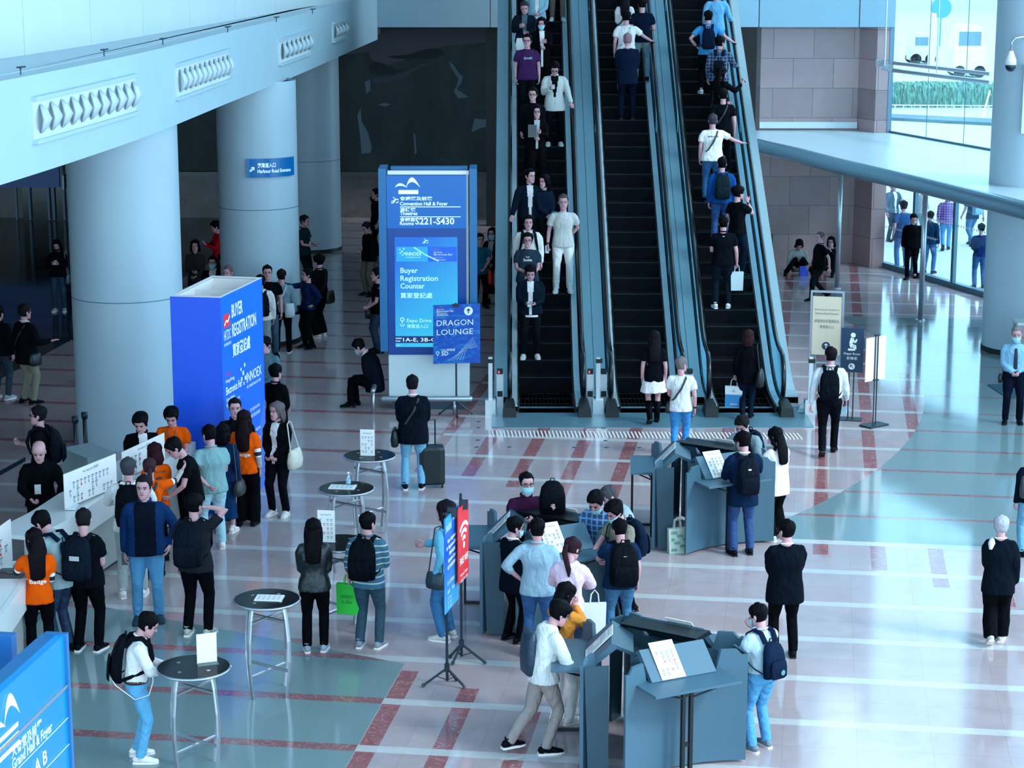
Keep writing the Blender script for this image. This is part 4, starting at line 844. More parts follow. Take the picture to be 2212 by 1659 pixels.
# ================================================================ HIGH TABLES
M_TOP = mat('060c13', .08, name='black_glass_top', spec=.06); tb0 = None
tabs = [((418, 1440), 'nearest high table, the man in white leans on it'), ((576, 1293), 'high round table with a white sheet lying flat on its black top'), ((733, 1172), 'high round table between the woman in black leather and the man in stripes'),
        ((748, 1054), 'high round table with a water bottle and a flat sheet on it'), ((798, 983), 'farthest high round table, with a standing white card')]
TP = []; TH = 1.08
for i, (p, lab) in enumerate(tabs):
    g = G(*p, TH); g.z = 0; TP.append(g)
    if tb0 is None:
        t_ = thing('high_table', lab, 'table', g, 0, 'round high tables with black glass tops'); tb0 = t_
        q_ = MB(); q_.disc((0, 0), .355, TH - .014, TH, 48); q_.build('tabletop', M_TOP, t_)
        q_ = MB(); q_.smooth = True; q_.tube([(.36 * cos(2 * pi * k / 40), .36 * sin(2 * pi * k / 40), TH - .012) for k in range(41)], .014, 6); q_.build('rim', M_STEEL, t_)
        for k in range(4):
            an = pi / 4 + k * pi / 2 + .18; q_ = MB(); pr2 = [(.24, TH - .02), (.275, .9), (.305, .65), (.31, .42), (.29, .2), (.26, 0)]
            q_.tube([(r * cos(an), r * sin(an), z) for r, z in pr2], (.028, .014), 6, side=(-sin(an), cos(an), 0)); q_.build('leg', M_STEEL, t_)
            q_ = MB(); q_.disc((.2 * cos(an), .2 * sin(an)), .02, TH, TH + .003, 10); q_.build('screw_cap', M_STEEL, t_)
        for z, rr_, sh in ((.86, .28, .0), (.26, .295, .05)):
            for k in range(2):
                an = pi / 4 + k * pi / 2 + .18; q_ = MB(); q_.tube([(rr_ * cos(an), rr_ * sin(an), z + sh * k), (-rr_ * cos(an), -rr_ * sin(an), z + sh * k)], (.02, .012), 6, side=(0, 0, 1)); q_.build('stretcher', M_STEEL, t_)
    else: t_ = dup_tree(tb0); t_.location = g; t_['label'] = lab
M_ACR = glass_mat('acrylic', (.9, .97, 1), .15); GK = mat('6f9ab2', .7)
def card(loc, rz, w, h_, lab, lean=.0, back=False, rows=5):
    t_ = thing('display_card', lab, 'card', loc, rz, 'white instruction cards'); M = Matrix.Rotation(-lean, 4, 'X')
    q_ = MB(); q_.box(-w / 2, w / 2, 0, .006, .01, h_, M=M); q_.build('sheet', M_WHITE, t_)
    ft = MB(); ft.box(-w / 2 - .005, w / 2 + .005, -.02 if not lean else 0, .08, 0, .008, M=M if lean else None); ft.build('holder', M_ACR, t_)
    F = Face(M @ Vector((-w / 2, -.001, h_)), M @ Vector((w / 2, -.001, h_)), M @ Vector((-w / 2, -.001, .01)), .003); rng = random.Random(int(w * 1000 + loc[0] * 77))
    F.text('Buyer Registration', w / 2, .06, .022, GK, width=w * .6, align='c')
    for j in range(rows):
        for i in range(4):
            if rng.random() < .2: continue
            x = w * (.1 + .21 * i); y = h_ * (.26 + .66 * j / rows); F.rect(x, y, x + w * .14, y + .008, GK); F.rect(x + .01, y + .014, x + w * .1, y + .03, mat('c04a68', .7) if rng.random() < .12 else GK)
    F.build(t_); return t_
def flat_sheet(loc, rz, lab, w=.3, l=.2):
    q_ = MB(); q_.box(-w / 2, w / 2, -l / 2, l / 2, 0, .012); o = q_.build('printed_sheet', M_WHITE, loc=loc); o.rotation_euler = (0, 0, rz); tag(o, lab, 'sheet', 'white sheets on tables')
    F = Face((-w / 2, l / 2, .0125), (w / 2, l / 2, .0125), (-w / 2, -l / 2, .0125), .001)
    for j in range(4):
        for i in range(5): F.rect(w * (.08 + .18 * i), l * (.2 + .2 * j), w * (.18 + .18 * i), l * (.2 + .2 * j) + .012, GK)
    F.build(o)
zt1 = TH + .001
card(TP[4] + Vector((-.02, -.08, zt1)), -.1, .2, .38, 'white card standing on the farthest high table')
card(TP[2] + Vector((-.15, -.02, zt1)), -.15, .21, .4, 'white card standing beside the woman in black leather')
c_ = card(TP[0] + Vector((.12, .10, zt1)), pi + .35, .2, .31, 'white card on the nearest high table, its blank back to us')
flat_sheet(TP[1] + Vector((.03, -.0, zt1)), -.08, 'white sheet lying flat on a high table with nobody at it')
flat_sheet(TP[3] + Vector((-.05, .02, zt1)), -.12, 'white sheet lying by the water bottle on a high table', .34, .2)
t_ = thing('water_bottle', 'clear plastic water bottle on a high table', 'bottle', TP[3] + Vector((.03, -.03, zt1))); q_ = MB(); q_.smooth = True
q_.tube([(0, 0, 0), (0, 0, .02), (0, 0, .08), (0, 0, .15), (0, 0, .18), (0, 0, .2)], [.028, .032, .03, .032, .02, .013], 12); q_.build('bottle', M_ACR, t_); MB().tube([(0, 0, .2), (0, 0, .22)], .015, 10).build('cap', M_WHITE, t_); MB().tube([(0, 0, .07), (0, 0, .12)], .033, 12).build('label', mat('8fc8ea', .4), t_)
# ================================================================ KIOSK ISLANDS
M_K = mat('3c6780', .45, kind='panel', name='grey_kiosk_panel'); M_KD = mat('24485c', .45); M_KB = mat('050b12', .4); isl = []
def station(parent, an, left=False, paper=True):
    n = Vector((cos(an), sin(an), 0)); t = Vector((-sin(an), cos(an), 0))
    def W_(u, r, z): p = n * r + t * u; return (p.x, p.y, z)
    us = [-.70 + 1.4 * i / 28 for i in range(29)]; rr_ = lambda u: .50 + .17 * (u / .7) ** 2; zt2 = lambda u: 1.0 if abs(u) < .4 else 1.0 + .2 * sqrt(min(1, (abs(u) - .4) / .05)) - (.06 if abs(u) > .62 else 0)
    q_ = MB(); q_.smooth = False; q_.loft([[W_(u, rr_(u), .03), W_(u, rr_(u) + .035, .03), W_(u, rr_(u) + .035, zt2(u)), W_(u, rr_(u), zt2(u))] for u in us]); q_.build('curved_panel', M_K, parent)
    q_ = MB(); q_.hexa([W_(-.54, .56, .98), W_(.44, .56, .98), W_(.44, 1.0, .98), W_(-.54, 1.0, .98), W_(-.54, .56, 1.005), W_(.44, .56, 1.005), W_(.44, 1.0, 1.005), W_(-.54, 1.0, 1.005)]); q_.build('shelf', M_K, parent)
    q_ = MB()
    for u in (-.045, .045): q_.hexa([W_(u - .018, .68, 0), W_(u + .018, .68, 0), W_(u + .018, .72, 0), W_(u - .018, .72, 0), W_(u - .018, .68, .98), W_(u + .018, .68, .98), W_(u + .018, .72, .98), W_(u - .018, .72, .98)])
    for z in (.3, .82): q_.hexa([W_(-.05, .69, z), W_(.05, .69, z), W_(.05, .71, z), W_(-.05, .71, z), W_(-.05, .69, z + .04), W_(.05, .69, z + .04), W_(.05, .71, z + .04), W_(-.05, .71, z + .04)])
    q_.tube([W_(-.03, .7, .8), W_(-.4, .9, .97)], .01, 5); q_.tube([W_(.03, .7, .8), W_(.36, .9, .97)], .01, 5); q_.build('shelf_support', M_KB, parent)
    q_ = MB()   # outer tubular frame
    for a_, b2 in ((W_(-.50, .97, .0), W_(-.50, .97, .97)), (W_(-.50, .97, .02), W_(-.50, .6, .02)), (W_(-.50, .6, .0), W_(-.50, .6, .97))) if not paper else (): q_.tube([a_, b2], .022, 4)
    if not paper: q_.build('leg_frame', M_KB, parent)
    q_ = MB(); q_.hexa([W_(-.38, .66, 1.01), W_(.36, .66, 1.01), W_(.36, .60, 1.0), W_(-.38, .60, 1.0), W_(-.38, .40, 1.265), W_(.36, .40, 1.265), W_(.36, .34, 1.22), W_(-.38, .34, 1.22)]); q_.build('monitor_hood', M_K if paper or left else M_KD, parent)
    q_ = MB(); q_.hexa([W_(-.44, .46, 1.20), W_(.44, .46, 1.20), W_(.44, .14, 1.21), W_(-.44, .14, 1.21), W_(-.44, .42, 1.25), W_(.44, .42, 1.25), W_(.44, .12, 1.25), W_(-.44, .12, 1.25)]) if not paper and not left else q_.hexa([W_(-.38, .39, 1.225), W_(.36, .39, 1.225), W_(.30, .18, 1.12), W_(-.32, .18, 1.12), W_(-.38, .40, 1.265), W_(.36, .40, 1.265), W_(.30, .18, 1.16), W_(-.32, .18, 1.16)])
    q_.build('hood_top', M_K if paper else M_KD if left else M_KB, parent)
    # fin between neighbouring panels
    q_ = MB(); q_.hexa([W_(.70, .62, .03), W_(.73, .62, .03), W_(.73, .42, .03), W_(.70, .42, .03), W_(.70, .66, 1.14), W_(.73, .66, 1.14), W_(.73, .42, 1.16), W_(.70, .42, 1.16)]); q_.build('end_fin', M_KD, parent)
for i, (cx, cy, lab) in enumerate([(1.406, 20.447, 'grey three-sided kiosk island in the foreground'), (.36, 24.71, 'grey three-sided kiosk island hidden by the crowd in the middle'), (2.62, 28.22, 'grey three-sided kiosk island nearest the escalators')]):
    if i == 0:
        k_ = thing('kiosk_island', lab, 'kiosk', (cx, cy, 0), 0, 'grey kiosk islands'); 
        for an, pp in ((-63, True), (177, False), (57, False)): station(k_, radians(an), an == 177, paper=pp)
        q_ = MB(); q_.prism([(.42 * cos(radians(a)), .42 * sin(radians(a))) for a in (-3, -63 - 60, 117)], .03, 1.0); q_.build('core', M_KD, k_); k0 = k_
    else: k_ = dup_tree(k0); k_.location = (cx, cy, 0); k_['label'] = lab
    isl.append(Vector((cx, cy, 0)))
wl = ['in the foreground', 'in the middle of the crowd', 'nearest the escalators']
for i, c in enumerate(isl):
    an = radians(-63); n = Vector((cos(an), sin(an), 0)); t = Vector((-sin(an), cos(an), 0))
    p = c + n * .672 + t * (-.13) + Vector((0, 0, 1.012)); card(p, an + pi / 2, .27, .42, 'white instruction card on the front hood of the kiosk ' + wl[i], lean=radians(44), rows=6)
    for an_, side, nm in ((57, -.1, 'rear'), (177, 0, 'left')):
        an = radians(an_); n = Vector((cos(an), sin(an), 0)); t = Vector((-sin(an), cos(an), 0)); p = c + n * .672 + t * side + Vector((0, 0, 1.01))
        card(p, an + pi / 2, .30, .43 if nm == 'rear' else .40, 'white instruction card on the %s side of the kiosk %s' % (nm, wl[i]), lean=radians(44), rows=6)
# tote bag standing by the far kiosk
def tote(loc, rz, w, h_, m, lab, grp=None, name='paper_bag', d=.1, motif=None, handles=True):
    t_ = thing(name, lab, 'bag', loc, rz, grp); q_ = MB(); q_.hexa([(-w * .46, -d / 2, 0), (w * .46, -d / 2, 0), (w * .46, d / 2, 0), (-w * .46, d / 2, 0), (-w / 2, -d * .35, h_), (w / 2, -d * .35, h_), (w / 2, d * .35, h_), (-w / 2, d * .35, h_)]); q_.build('body', m, t_)
    if handles:
        for s_ in (-1, 1): q_ = MB(); q_.tube([(-w * .2, s_ * d * .3, h_ - .02), (-w * .15, s_ * d * .2, h_ + .1), (0, 0, h_ + .15), (w * .15, s_ * d * .2, h_ + .1), (w * .2, s_ * d * .3, h_ - .02)], .006, 5); q_.build('handle', m, t_)
    if motif: F = Face((-w * .48, -d * .5 - .004, h_), (w * .48, -d * .5 - .004, h_), (-w * .48, -d * .5 - .004, 0)); motif(F, w, h_); F.build(t_, 'print')
    return t_
tote(G(1462, 1193), .25, .26, .34, mat('b9e0dc', .6), 'pale green patterned paper bag standing in the gap of the kiosk nearest the escalators', motif=lambda F, w, h_: [F.disc(w * (.2 + .15 * (k % 5)), h_ * (.15 + .14 * (k // 2)), .02, mat('5fa89a', .7)) for k in range(12)])
# ================================================================ SIGNS RIGHT OF THE ESCALATORS
g = G(1780, 886); hz = hgt(g, 628); fsn = thing('notice_stand', 'tall clear-glass steel sign frame with a cream notice, right of the escalators', 'sign', g, radians(-12))
xw = .27; q_ = MB()
for x in (-xw, xw): q_.box(x - .018, x + .018, -.02, .02, .05, hz)
q_.box(-xw, xw, -.015, .015, hz - .035, hz); q_.box(-xw, xw, -.012, .012, .42, .45); q_.build('frame', M_STEEL, fsn)
MB().hexa([(-.45, -.3, 0), (.42, -.3, 0), (.42, .3, 0), (-.45, .3, 0), (-.42, -.27, .06), (.39, -.27, .06), (.39, .27, .06), (-.42, .27, .06)]).build('base', M_DECK, fsn)
MB().box(-xw + .02, xw - .02, -.008, .008, .45, hz - .04).build('glass_pane', glass_mat('frame_glass', (.8, .93, .97), .08), fsn)
n0, n1 = hz - 1.12, hz - .1; MB().box(-xw + .025, xw - .025, -.014, -.008, n0, n1).build('notice', mat('c6cfbe', .6), fsn)
F_ = Face((-xw + .025, -.016, n1), (xw - .025, -.016, n1), (-xw + .025, -.016, n0)); nk = mat('5a6a70', .7); W2 = F_.W
for b2, y, h_, w in (('Please take the escalator to', .24, .03, .85), ('Harbour Road Entrance', .31, .035, .8), ('請使用扶手電梯前往', .45, .06, .86), ('港灣道入口', .55, .06, .5)): F_.text(b2, W2 / 2, y, h_, nk, width=W2 * w, align='c')
F_.disc(W2 / 2, .86, .07, mat('14324e', .5)); F_.line([(W2 / 2, .9), (W2 / 2, .82)], .014, LW, 2); F_.line([(W2 / 2 - .03, .85), (W2 / 2, .82), (W2 / 2 + .03, .85)], .012, LW, 2); F_.build(fsn)
g = G(1836, 906); ps = thing('sign_stand', 'navy Prayer Room sign on a twin-pole stand', 'sign', g, radians(-14)); zt3 = hgt(g, 708); q_ = MB()
for x in (-.04, .04): q_.tube([(x, 0, .01), (x, 0, zt3 - .05)], .012, 6)
q_.build('pole', M_CB, ps); MB().box(-.2, .2, -.14, .14, 0, .015).build('base', M_CB, ps); hh = .76; MB().box(-.19, .19, -.03, -.015, zt3 - hh, zt3).build('board', mat('12385e', .4), ps)
F_ = Face((-.19, -.031, zt3), (.19, -.031, zt3), (-.19, -.031, zt3 - hh)); W2 = .38
F_.disc(.2, .12, .042, LW); F_.line([(.19, .17), (.165, .27), (.19, .33)], .06, LW); F_.line([(.195, .19), (.235, .25), (.265, .19)], .028, LW); F_.line([(.19, .33), (.23, .29), (.24, .36)], .045, LW); F_.line([(.12, .37), (.24, .37)], .035, LW)
F_.text('Prayer Room', W2 / 2, .46, .042, LW, width=.27, align='c'); F_.text('祈禱室', W2 / 2, .54, .055, LW, width=.18, align='c'); F_.disc(W2 / 2, .66, .055, LW); NV = mat('12385e', .5); F_.line([(.21, .68), (.17, .64)], .012, NV, 2); F_.line([(.165, .67), (.165, .635), (.2, .635)], .012, NV, 2); F_.build(ps)
g = G(1888, 920); ws = thing('sign_stand', 'blank white board on a black stand, seen from behind', 'sign', g, radians(38)); q_ = MB(); zt3 = hgt(g, 722)
for x in (-.03, .03): q_.tube([(x, 0, .01), (x, 0, zt3)], .011, 6)
q_.box(-.05, .05, -.02, .02, zt3 - .02, zt3); q_.box(-.06, .06, -.02, .02, .78, .8); q_.build('pole', M_CB, ws); MB().box(-.22, .22, -.13, .13, 0, .03).build('base', M_CB, ws); MB().box(-.24, .24, .015, .03, .78, 1.52).build('board', M_WHITE, ws)
g = G(2235, 806); dk_ = thing('security_desk', 'small stone-fronted desk behind the guard', 'desk', g); MB().box(-.4, .5, -.2, .2, 0, .95).build('body', M_GRAN, dk_); MB().box(-.42, .52, -.22, .22, .95, 1.0).build('top', M_PANEL2, dk_)
a = [G(2133, 832), G(2215, 828), G(2215, 860), G(2172, 858)]; tag(MB().prism([(p.x, p.y) for p in a], 0.001, .015).build('floor_mat', mat('2f6478', .8)), 'dark floor mat by the guard at the right edge', 'mat')
g = G(1657, 590); tag(MB().disc((0, 0), .12, 0, .95, 16).build('ash_bin', M_DSTEEL, loc=g), 'small grey bin by the granite wall beside the escalator', 'bin')
# ================================================================ PEOPLE
SKIN = [mat('b79aa6', .55, name='skin', k=1.0), mat('c9abb2', .55, k=1.0), mat('9d8290', .55, k=1.0)]
M_EYE = mat('0c0d14', .3); M_LIP = mat('8e5f70', .5); M_MASK = mat('8fdcee', .7); M_SOLE = mat('dff5fd', .6)
HT = [(0, .026, .090, .022), (.02, .046, .096, -.018), (.05, .059, .095, -.052), (.08, .065, .093, -.078), (.11, .070, .091, -.090), (.14, .0745, .095, -.098), (.17, .075, .092, -.099), (.20, .066, .076, -.088), (.222, .045, .048, -.062), (.234, .015, .012, -.025)]
_hz = np.array([h[0] for h in HT]); _hw = np.array([h[1] for h in HT]); _hf = np.array([h[2] for h in HT]); _hb = np.array([h[3] for h in HT])
def head_pt(z, a, k=1.0, o=0.0):
    """point of the head surface, z above the chin, a = angle from straight ahead (+y), clockwise to +x"""
    zz = min(max(z, 0), .234); w = float(np.interp(zz, _hz, _hw)); f_ = float(np.interp(zz, _hz, _hf)); b_ = float(np.interp(zz, _hz, _hb))
    c = (f_ + b_) / 2; h_ = (f_ - b_) / 2; s_, c_ = sin(a), cos(a); e_ = .88
    return ((w * k + o) * (abs(s_) ** e_) * (1 if s_ >= 0 else -1), c + (h_ * k + o) * (abs(c_) ** e_) * (1 if c_ >= 0 else -1), z)
def head_mesh(face=True):
    mb = MB(); mb.smooth = True; zs_ = [0, .012, .03, .05, .065, .08, .095, .11, .125, .14, .16, .18, .20, .215, .228, .234]; N_ = 22
    rings = []
    for z in zs_:
        r = []
        for i in range(N_):
            a = 2 * pi * i / N_; x, y, zz = head_pt(z, a)
            if face and y > .04:
                if .10 < z < .13 and .015 < abs(x) < .05: y -= .007
                if abs(x) < .02 and .07 < z < .1: y += .006
            r.append((x, y, zz))
        rings.append(r)
    mb.loft(rings)
    # nose, lips, ears
    mb.tube([(0, .088, .118), (0, .097, .105), (0, .108, .088), (0, .103, .078)], [(.007, .006), (.009, .009), (.015, .012), (.014, .006)], 8, side=(1, 0, 0))
    for s_ in (-1, 1):
        mb.ball((s_ * .072, -.004, .105), (.010, .017, .030), 8, 6)
    return mb
HEAD = head_mesh()
def hair_mesh(style):
    """closed shell: stands off the scalp inside the hairline, dives under the skin outside it"""
    mb = MB(); mb.smooth = True; N_ = 32; zs_ = [.0, .02, .04, .055, .07, .085, .10, .115, .13, .145, .16, .175, .19, .205, .22, .232, .243, .250]
    rng = random.Random(len(style) * 3 + ord(style[0]))
    top = {'short': .014, 'crop': .007, 'buzz': .004, 'balding': .006, 'long': .014, 'bob': .016, 'tail': .010, 'fluffy': .024}.get(style, .012)
    rings = []
    for z in zs_:
        r = []
        for i in range(N_):
            a = 2 * pi * i / N_; d = abs(((a + pi) % (2 * pi)) - pi)      # 0 in front, pi at the back
            if style in ('long', 'bob', 'tail'):
                line = .178 if d < .5 else (.178 - (d - .5) * .17 if d < 1.25 else .02 if style != 'tail' else .06)
            else:
                line = .176 if d < .75 else (.176 - (d - .75) * .18 if d < 1.15 else (.10 if d < 1.7 else .045 + .01))
                if style == 'balding': line = .21 if d < 1.2 else (.10 if d < 1.9 else .05)
            on = z >= line; o = top * (.55 + .45 * min(1, max(0, (z - .10) / .08))) + rng.uniform(-.002, .003) * (top > .006)
            if style == 'balding' and z > .185: o = -.006; on = False
            if z <= .234: r.append(head_pt(z, a, 1.0 if on else .96, o if on else -.012))
            else:
                k = max(0.0, 1 - ((z - .234) / .018) ** 1.5); x, y, _ = head_pt(.225, a); cy = -.008
                if style == 'balding': z = .20; k *= .7
                r.append((x * k * .8, cy + (y - cy) * k * .8, min(z, .236 + top)))
        rings.append(r)
    mb.loft(rings); return mb
HAIR = {s_: hair_mesh(s_) for s_ in ('short', 'crop', 'buzz', 'balding', 'long', 'bob', 'tail', 'fluffy')}
def mask_mesh():
    mb = MB(); mb.smooth = True; rings = []
    for z in (-.006, .012, .03, .05, .07, .088):
        rings.append([head_pt(max(0, z), -1.25 + 2.5 * i / 12, 1.0, .010 + (.014 * (1 - abs(i - 6) / 6)) * (z > .02)) [:2] + (z,) for i in range(13)])
    mb.loft(rings, caps=False, closed=False)
    for s_ in (-1, 1): mb.tube([rings[4][12 if s_ > 0 else 0], (s_ * .078, .0, .10)], .0022, 4); mb.tube([rings[1][12 if s_ > 0 else 0], (s_ * .078, -.005, .085)], .0022, 4)
    return mb
MASK = mask_mesh()
def glasses_mesh():
    mb = MB()
    for s_ in (-1, 1):
        c = Vector((s_ * .033, .100, .112)); p = [c + Vector((.024 * cos(a), 0, .017 * sin(a))) for a in [2 * pi * k / 10 for k in range(11)]]
        mb.tube(p, .0028, 5); mb.tube([(s_ * .057, .098, .116), (s_ * .076, .06, .118), (s_ * .08, .0, .116)], .0026, 5)
    mb.tube([(-.010, .102, .114), (.010, .102, .114)], .0028, 5); return mb
GLS = glasses_mesh()
def hand_mesh(curl=.4, spread=.0):
    """hand frame: +z towards the fingertips, +y palm side, thumb on +x"""
    mb = MB(); mb.smooth = True
    mb.tube([(0, 0, -.02), (0, 0, .0), (0, .002, .03), (0, .003, .065), (0, .004, .085)], [(.024, .019), (.026, .018), (.039, .016), (.042, .014), (.038, .011)], 10, side=(1, 0, 0))
    for i, (x, L_) in enumerate(((.029, .068), (.010, .076), (-.010, .071), (-.028, .056))):
        p = Vector((x, .003, .078)); a = .1; pts = [p]
        for sg in (.45, .32, .23):
            a += curl * (1.0 if sg == .45 else 1.1); pts.append(pts[-1] + Vector((spread * x, sin(a), cos(a))) * L_ * sg)
        mb.tube(pts, [.0092, .0086, .0078, .0066], 7, round_end=True)
    mb.tube([(.022, .004, .012), (.046, .012, .034), (.056, .02, .058), (.055, .03, .078)], [.013, .0115, .010, .008], 7, round_end=True)
    return mb
HANDS = {k: hand_mesh(*v) for k, v in {'rest': (.38, 0), 'hold': (.75, 0), 'flat': (.08, 0), 'fist': (1.0, 0)}.items()}
def frame(org, z, y):
    z = z.normalized(); y = (y - z * y.dot(z)); y = y.normalized() if y.length > 1e-6 else z.orthogonal().normalized(); x = y.cross(z)
    M = Matrix((x, y, z)).transposed().to_4x4(); M.translation = org; return M
def ik(S, T, l1, l2, pole):
    d = T - S; L = min(max(d.length, abs(l1 - l2) + .02), l1 + l2 - .004); d = d.normalized(); T = S + d * L
    a = (l1 * l1 - l2 * l2 + L * L) / (2 * L); h_ = sqrt(max(0, l1 * l1 - a * a)); p = pole - d * pole.dot(d); p = p.normalized() if p.length > 1e-6 else d.orthogonal().normalized()
    return S + d * a + p * h_, T
# wrist targets relative to the shoulder: (outwards, forward, up), elbow pole (out, fwd, up), hand
ARMS = {'down': ((.05, .04, -.50), (.3, -1, 0), 'rest'), 'phone': ((-.10, .30, -.17), (.5, -.2, -1), 'hold'), 'phone_low': ((-.12, .27, -.30), (.5, -.6, -.6), 'hold'), 'clasp': ((-.15, .20, -.40), (.8, -.6, 0), 'hold'),
        'behind': ((-.10, -.20, -.40), (1, -.3, 0), 'hold'), 'hip': ((.03, .02, -.37), (1, -.5, .1), 'hold'), 'pocket': ((.07, .05, -.44), (1, -.8, 0), 'rest'), 'rail': ((.34, .18, -.24), (.2, -.5, -1), 'flat'), 'rail_fwd': ((.22, .32, -.26), (.3, -.3, -1), 'flat'),
        'point': ((.05, .50, .08), (.2, 0, -1), 'rest'), 'head': ((-.07, .05, .22), (1, .1, .3), 'flat'), 'mouth': ((-.13, .20, .07), (.5, .2, -1), 'hold'), 'table': ((-.02, .40, -.25), (.8, -.3, -.6), 'hold'), 'walkf': ((.06, .17, -.47), (.3, -1, 0), 'rest'), 'walkb': ((.08, -.14, -.48), (.2, -1, 0), 'rest'),
        'fold': ((-.24, .20, -.24), (.6, 0, -1), 'hold'), 'carry': ((.08, .06, -.50), (.3, -1, 0), 'fist'), 'knees': ((-.05, .42, -.32), (.4, 0, -1), 'hold'), 'high': ((.05, .42, .0), (.3, 0, -1), 'hold'), 'out': ((.16, .26, -.24), (.4, -.3, -1), 'flat'), 'lap': ((-.12, .30, -.30), (.6, -.3, -.6), 'hold')}
JOBS = []
FR = {}
def lerp3(a, b, t): return a + (b - a) * t
WP = np.random.RandomState(5).uniform(-1, 1, (7, 3)) * np.array([22, 22, 14]); WPH = np.random.RandomState(6).uniform(0, 6.3, 7)
def person(key, pos, h=1.70, face=0, label='', top=('tee', '101820'), bot=('trousers', '0b1018'), hair=('short', '0c0e14'), arms=('down', 'down'), lean=0, look=(0, 0), walk=0, shoes=('0e141c', 0), fat=1.0, opt='', skin=0, sit=None, inner=None, feet=None, group=None, cat='person', twist=0, acc=None, grade=1):
    s = h / 1.72; wom = 'w' in opt.split(); pos = Vector(pos)
    R3 = Matrix.Rotation(-radians(face), 4, 'Z')
    # legs
    hipx = .088; thigh, shin = .415, .405
    if feet is None:
        st = .10 if not wom else .085
        if walk: feet = ((-st * .8, -walk * .5, .055), (st * .8, walk * .5, 0)) if walk > 0 else ((-st * .8, -walk * .5, 0), (st * .8, walk * .5, .055))
        else: feet = ((-st - .02, -.01, 0), (st + .02, .02, 0))
    hz = .90
    if sit is not None: hz = sit
    else:
        for (x, y, z) in feet:
            if z < .3: d2 = (abs(x) - hipx) ** 2 + y * y; hz = min(hz, .085 + z + sqrt(max(.1, .815 ** 2 - d2)))
    pel = Vector((0, 0, hz))
    th = radians(lean); cur = .5 / th if abs(th) > 1e-3 else None
    tw = radians(twist)
    def tor(x, y, z):
        zz = min(max(z, 0), .5); fr_ = zz / .5; ph = th * fr_; a = tw * fr_; x, y = x * cos(a) + y * sin(a), y * cos(a) - x * sin(a)
        if cur is None: cy, cz = 0, zz
        else: cy, cz = cur * (1 - cos(ph)), cur * sin(ph)
        cy += sin(ph) * (z - zz); cz += cos(ph) * (z - zz)
        return pel + Vector((x, cy + y * cos(ph), cz - y * sin(ph)))
    def tdir(v): 
        a = tw; v = Vector((v.x * cos(a) + v.y * sin(a), v.y * cos(a) - v.x * sin(a), v.z)); return Matrix.Rotation(-th, 3, 'X') @ v
    sw = .190 if not wom else .160; fx_ = fat * (.93 if wom else 1.0)
    body = MB(); body.smooth = True
    trunk = [(-.07, .145, .10), (0, .16, .11), (.10, .142, .10), (.18, .135, .095), (.30, .152, .108), (.39, .150, .100), (.44, .115, .075), (.475, .07, .058), (.51, .056, .054)]
    def ring(z, rx, ry, n=18, yo=0.0, sq=.85):
        return [tor(rx * abs(cos(a)) ** sq * (1 if cos(a) >= 0 else -1), yo + ry * abs(sin(a)) ** sq * (1 if sin(a) >= 0 else -1), z) for a in [2 * pi * i / n for i in range(n)]]
    body.loft([ring(z, rx * fx_, ry * fx_) for z, rx, ry in trunk])
    neck = tor(0, -.012, .49); nt_ = tor(0, .0, .60)
    lk = radians(look[1]); ly = radians(look[0]); ph = th * .55 + lk
    hd = (Matrix.Rotation(-ph, 3, 'X') @ Vector((0, 0, 1))); chin = nt_ + Vector((0, 0, 0))
    HM = Matrix.Translation(tor(0, .004, .560)) @ Matrix.Rotation(-ly - tw, 4, 'Z') @ Matrix.Rotation(-ph, 4, 'X') @ Matrix.Translation((0, .0, -.015)) @ Matrix.Scale(1.12, 4)
    body.tube([neck, tor(0, -.008, .54), HM @ Vector((0, -.015, .04)), HM @ Vector((0, -.01, .09))], [.060, .056, .054, .05], 12)
    # arms
    hands = {}; chains = {}
    for si, an in ((-1, arms[0]), (1, arms[1])):
        if isinstance(an, str): tg, pole, hp = ARMS[an]
        elif an[0] == 'W': tg, pole, hp = (0, 0, 0), (.3, -.4, -1), 'flat'
        else: tg, pole, hp = an
        S = tor(si * sw, -.005, .425); T = S + tdir(Vector((si * tg[0], tg[1], tg[2]))) if abs(tg[2]) < .38 or lean < 8 else S + Vector((si * tg[0], tg[1], tg[2]))
        if an[0] == 'W': T = (Matrix.Rotation(radians(face), 3, 'Z') @ (an[1] - pos)) / s
        E_, T = ik(S, T, .275, .245, Vector((si * pole[0], pole[1], pole[2])))
        body.tube([lerp3(tor(0, 0, .43), S, .6), S, lerp3(S, E_, .5), E_, lerp3(E_, T, .35), T], [.042, .044, .043, .038, .036, .025], 10)
        fd = (T - E_).normalized()
        if hp == 'flat' and (an in ('rail', 'rail_fwd', 'out') or an[0] == 'W'): fd = (fd + Vector((0, .6, .25))).normalized()
        palm = Vector((-si, .0, 0)) if an in ('down', 'walkf', 'walkb', 'carry', 'pocket') else (Vector((0, 0, -1)) if hp == 'flat' and an != 'head' else Vector((-si * .7, .1, .9 if hp == 'hold' and an not in ('behind',) else .1)))
        if an == 'head': fd = (fd * .4 + Vector((-si, 0, .3))).normalized(); palm = Vector((0, 0, -1))
        HMx = frame(T, fd, palm)
        # thumb is on +x of the hand frame; mirror where that would be the wrong side
        up = Vector((0, 1, 0)) if an in ('down', 'walkf', 'walkb', 'carry', 'pocket') else Vector((0, 0, 1)) if hp == 'hold' else Vector((-si, 0, 0))
        if HMx.to_3x3().col[0].dot(up) < 0: HMx = HMx @ Matrix.Diagonal((-1, 1, 1, 1))
        hands[si] = (HMx, T, E_, S); chains[si] = (S, E_, T)
    ft = {}
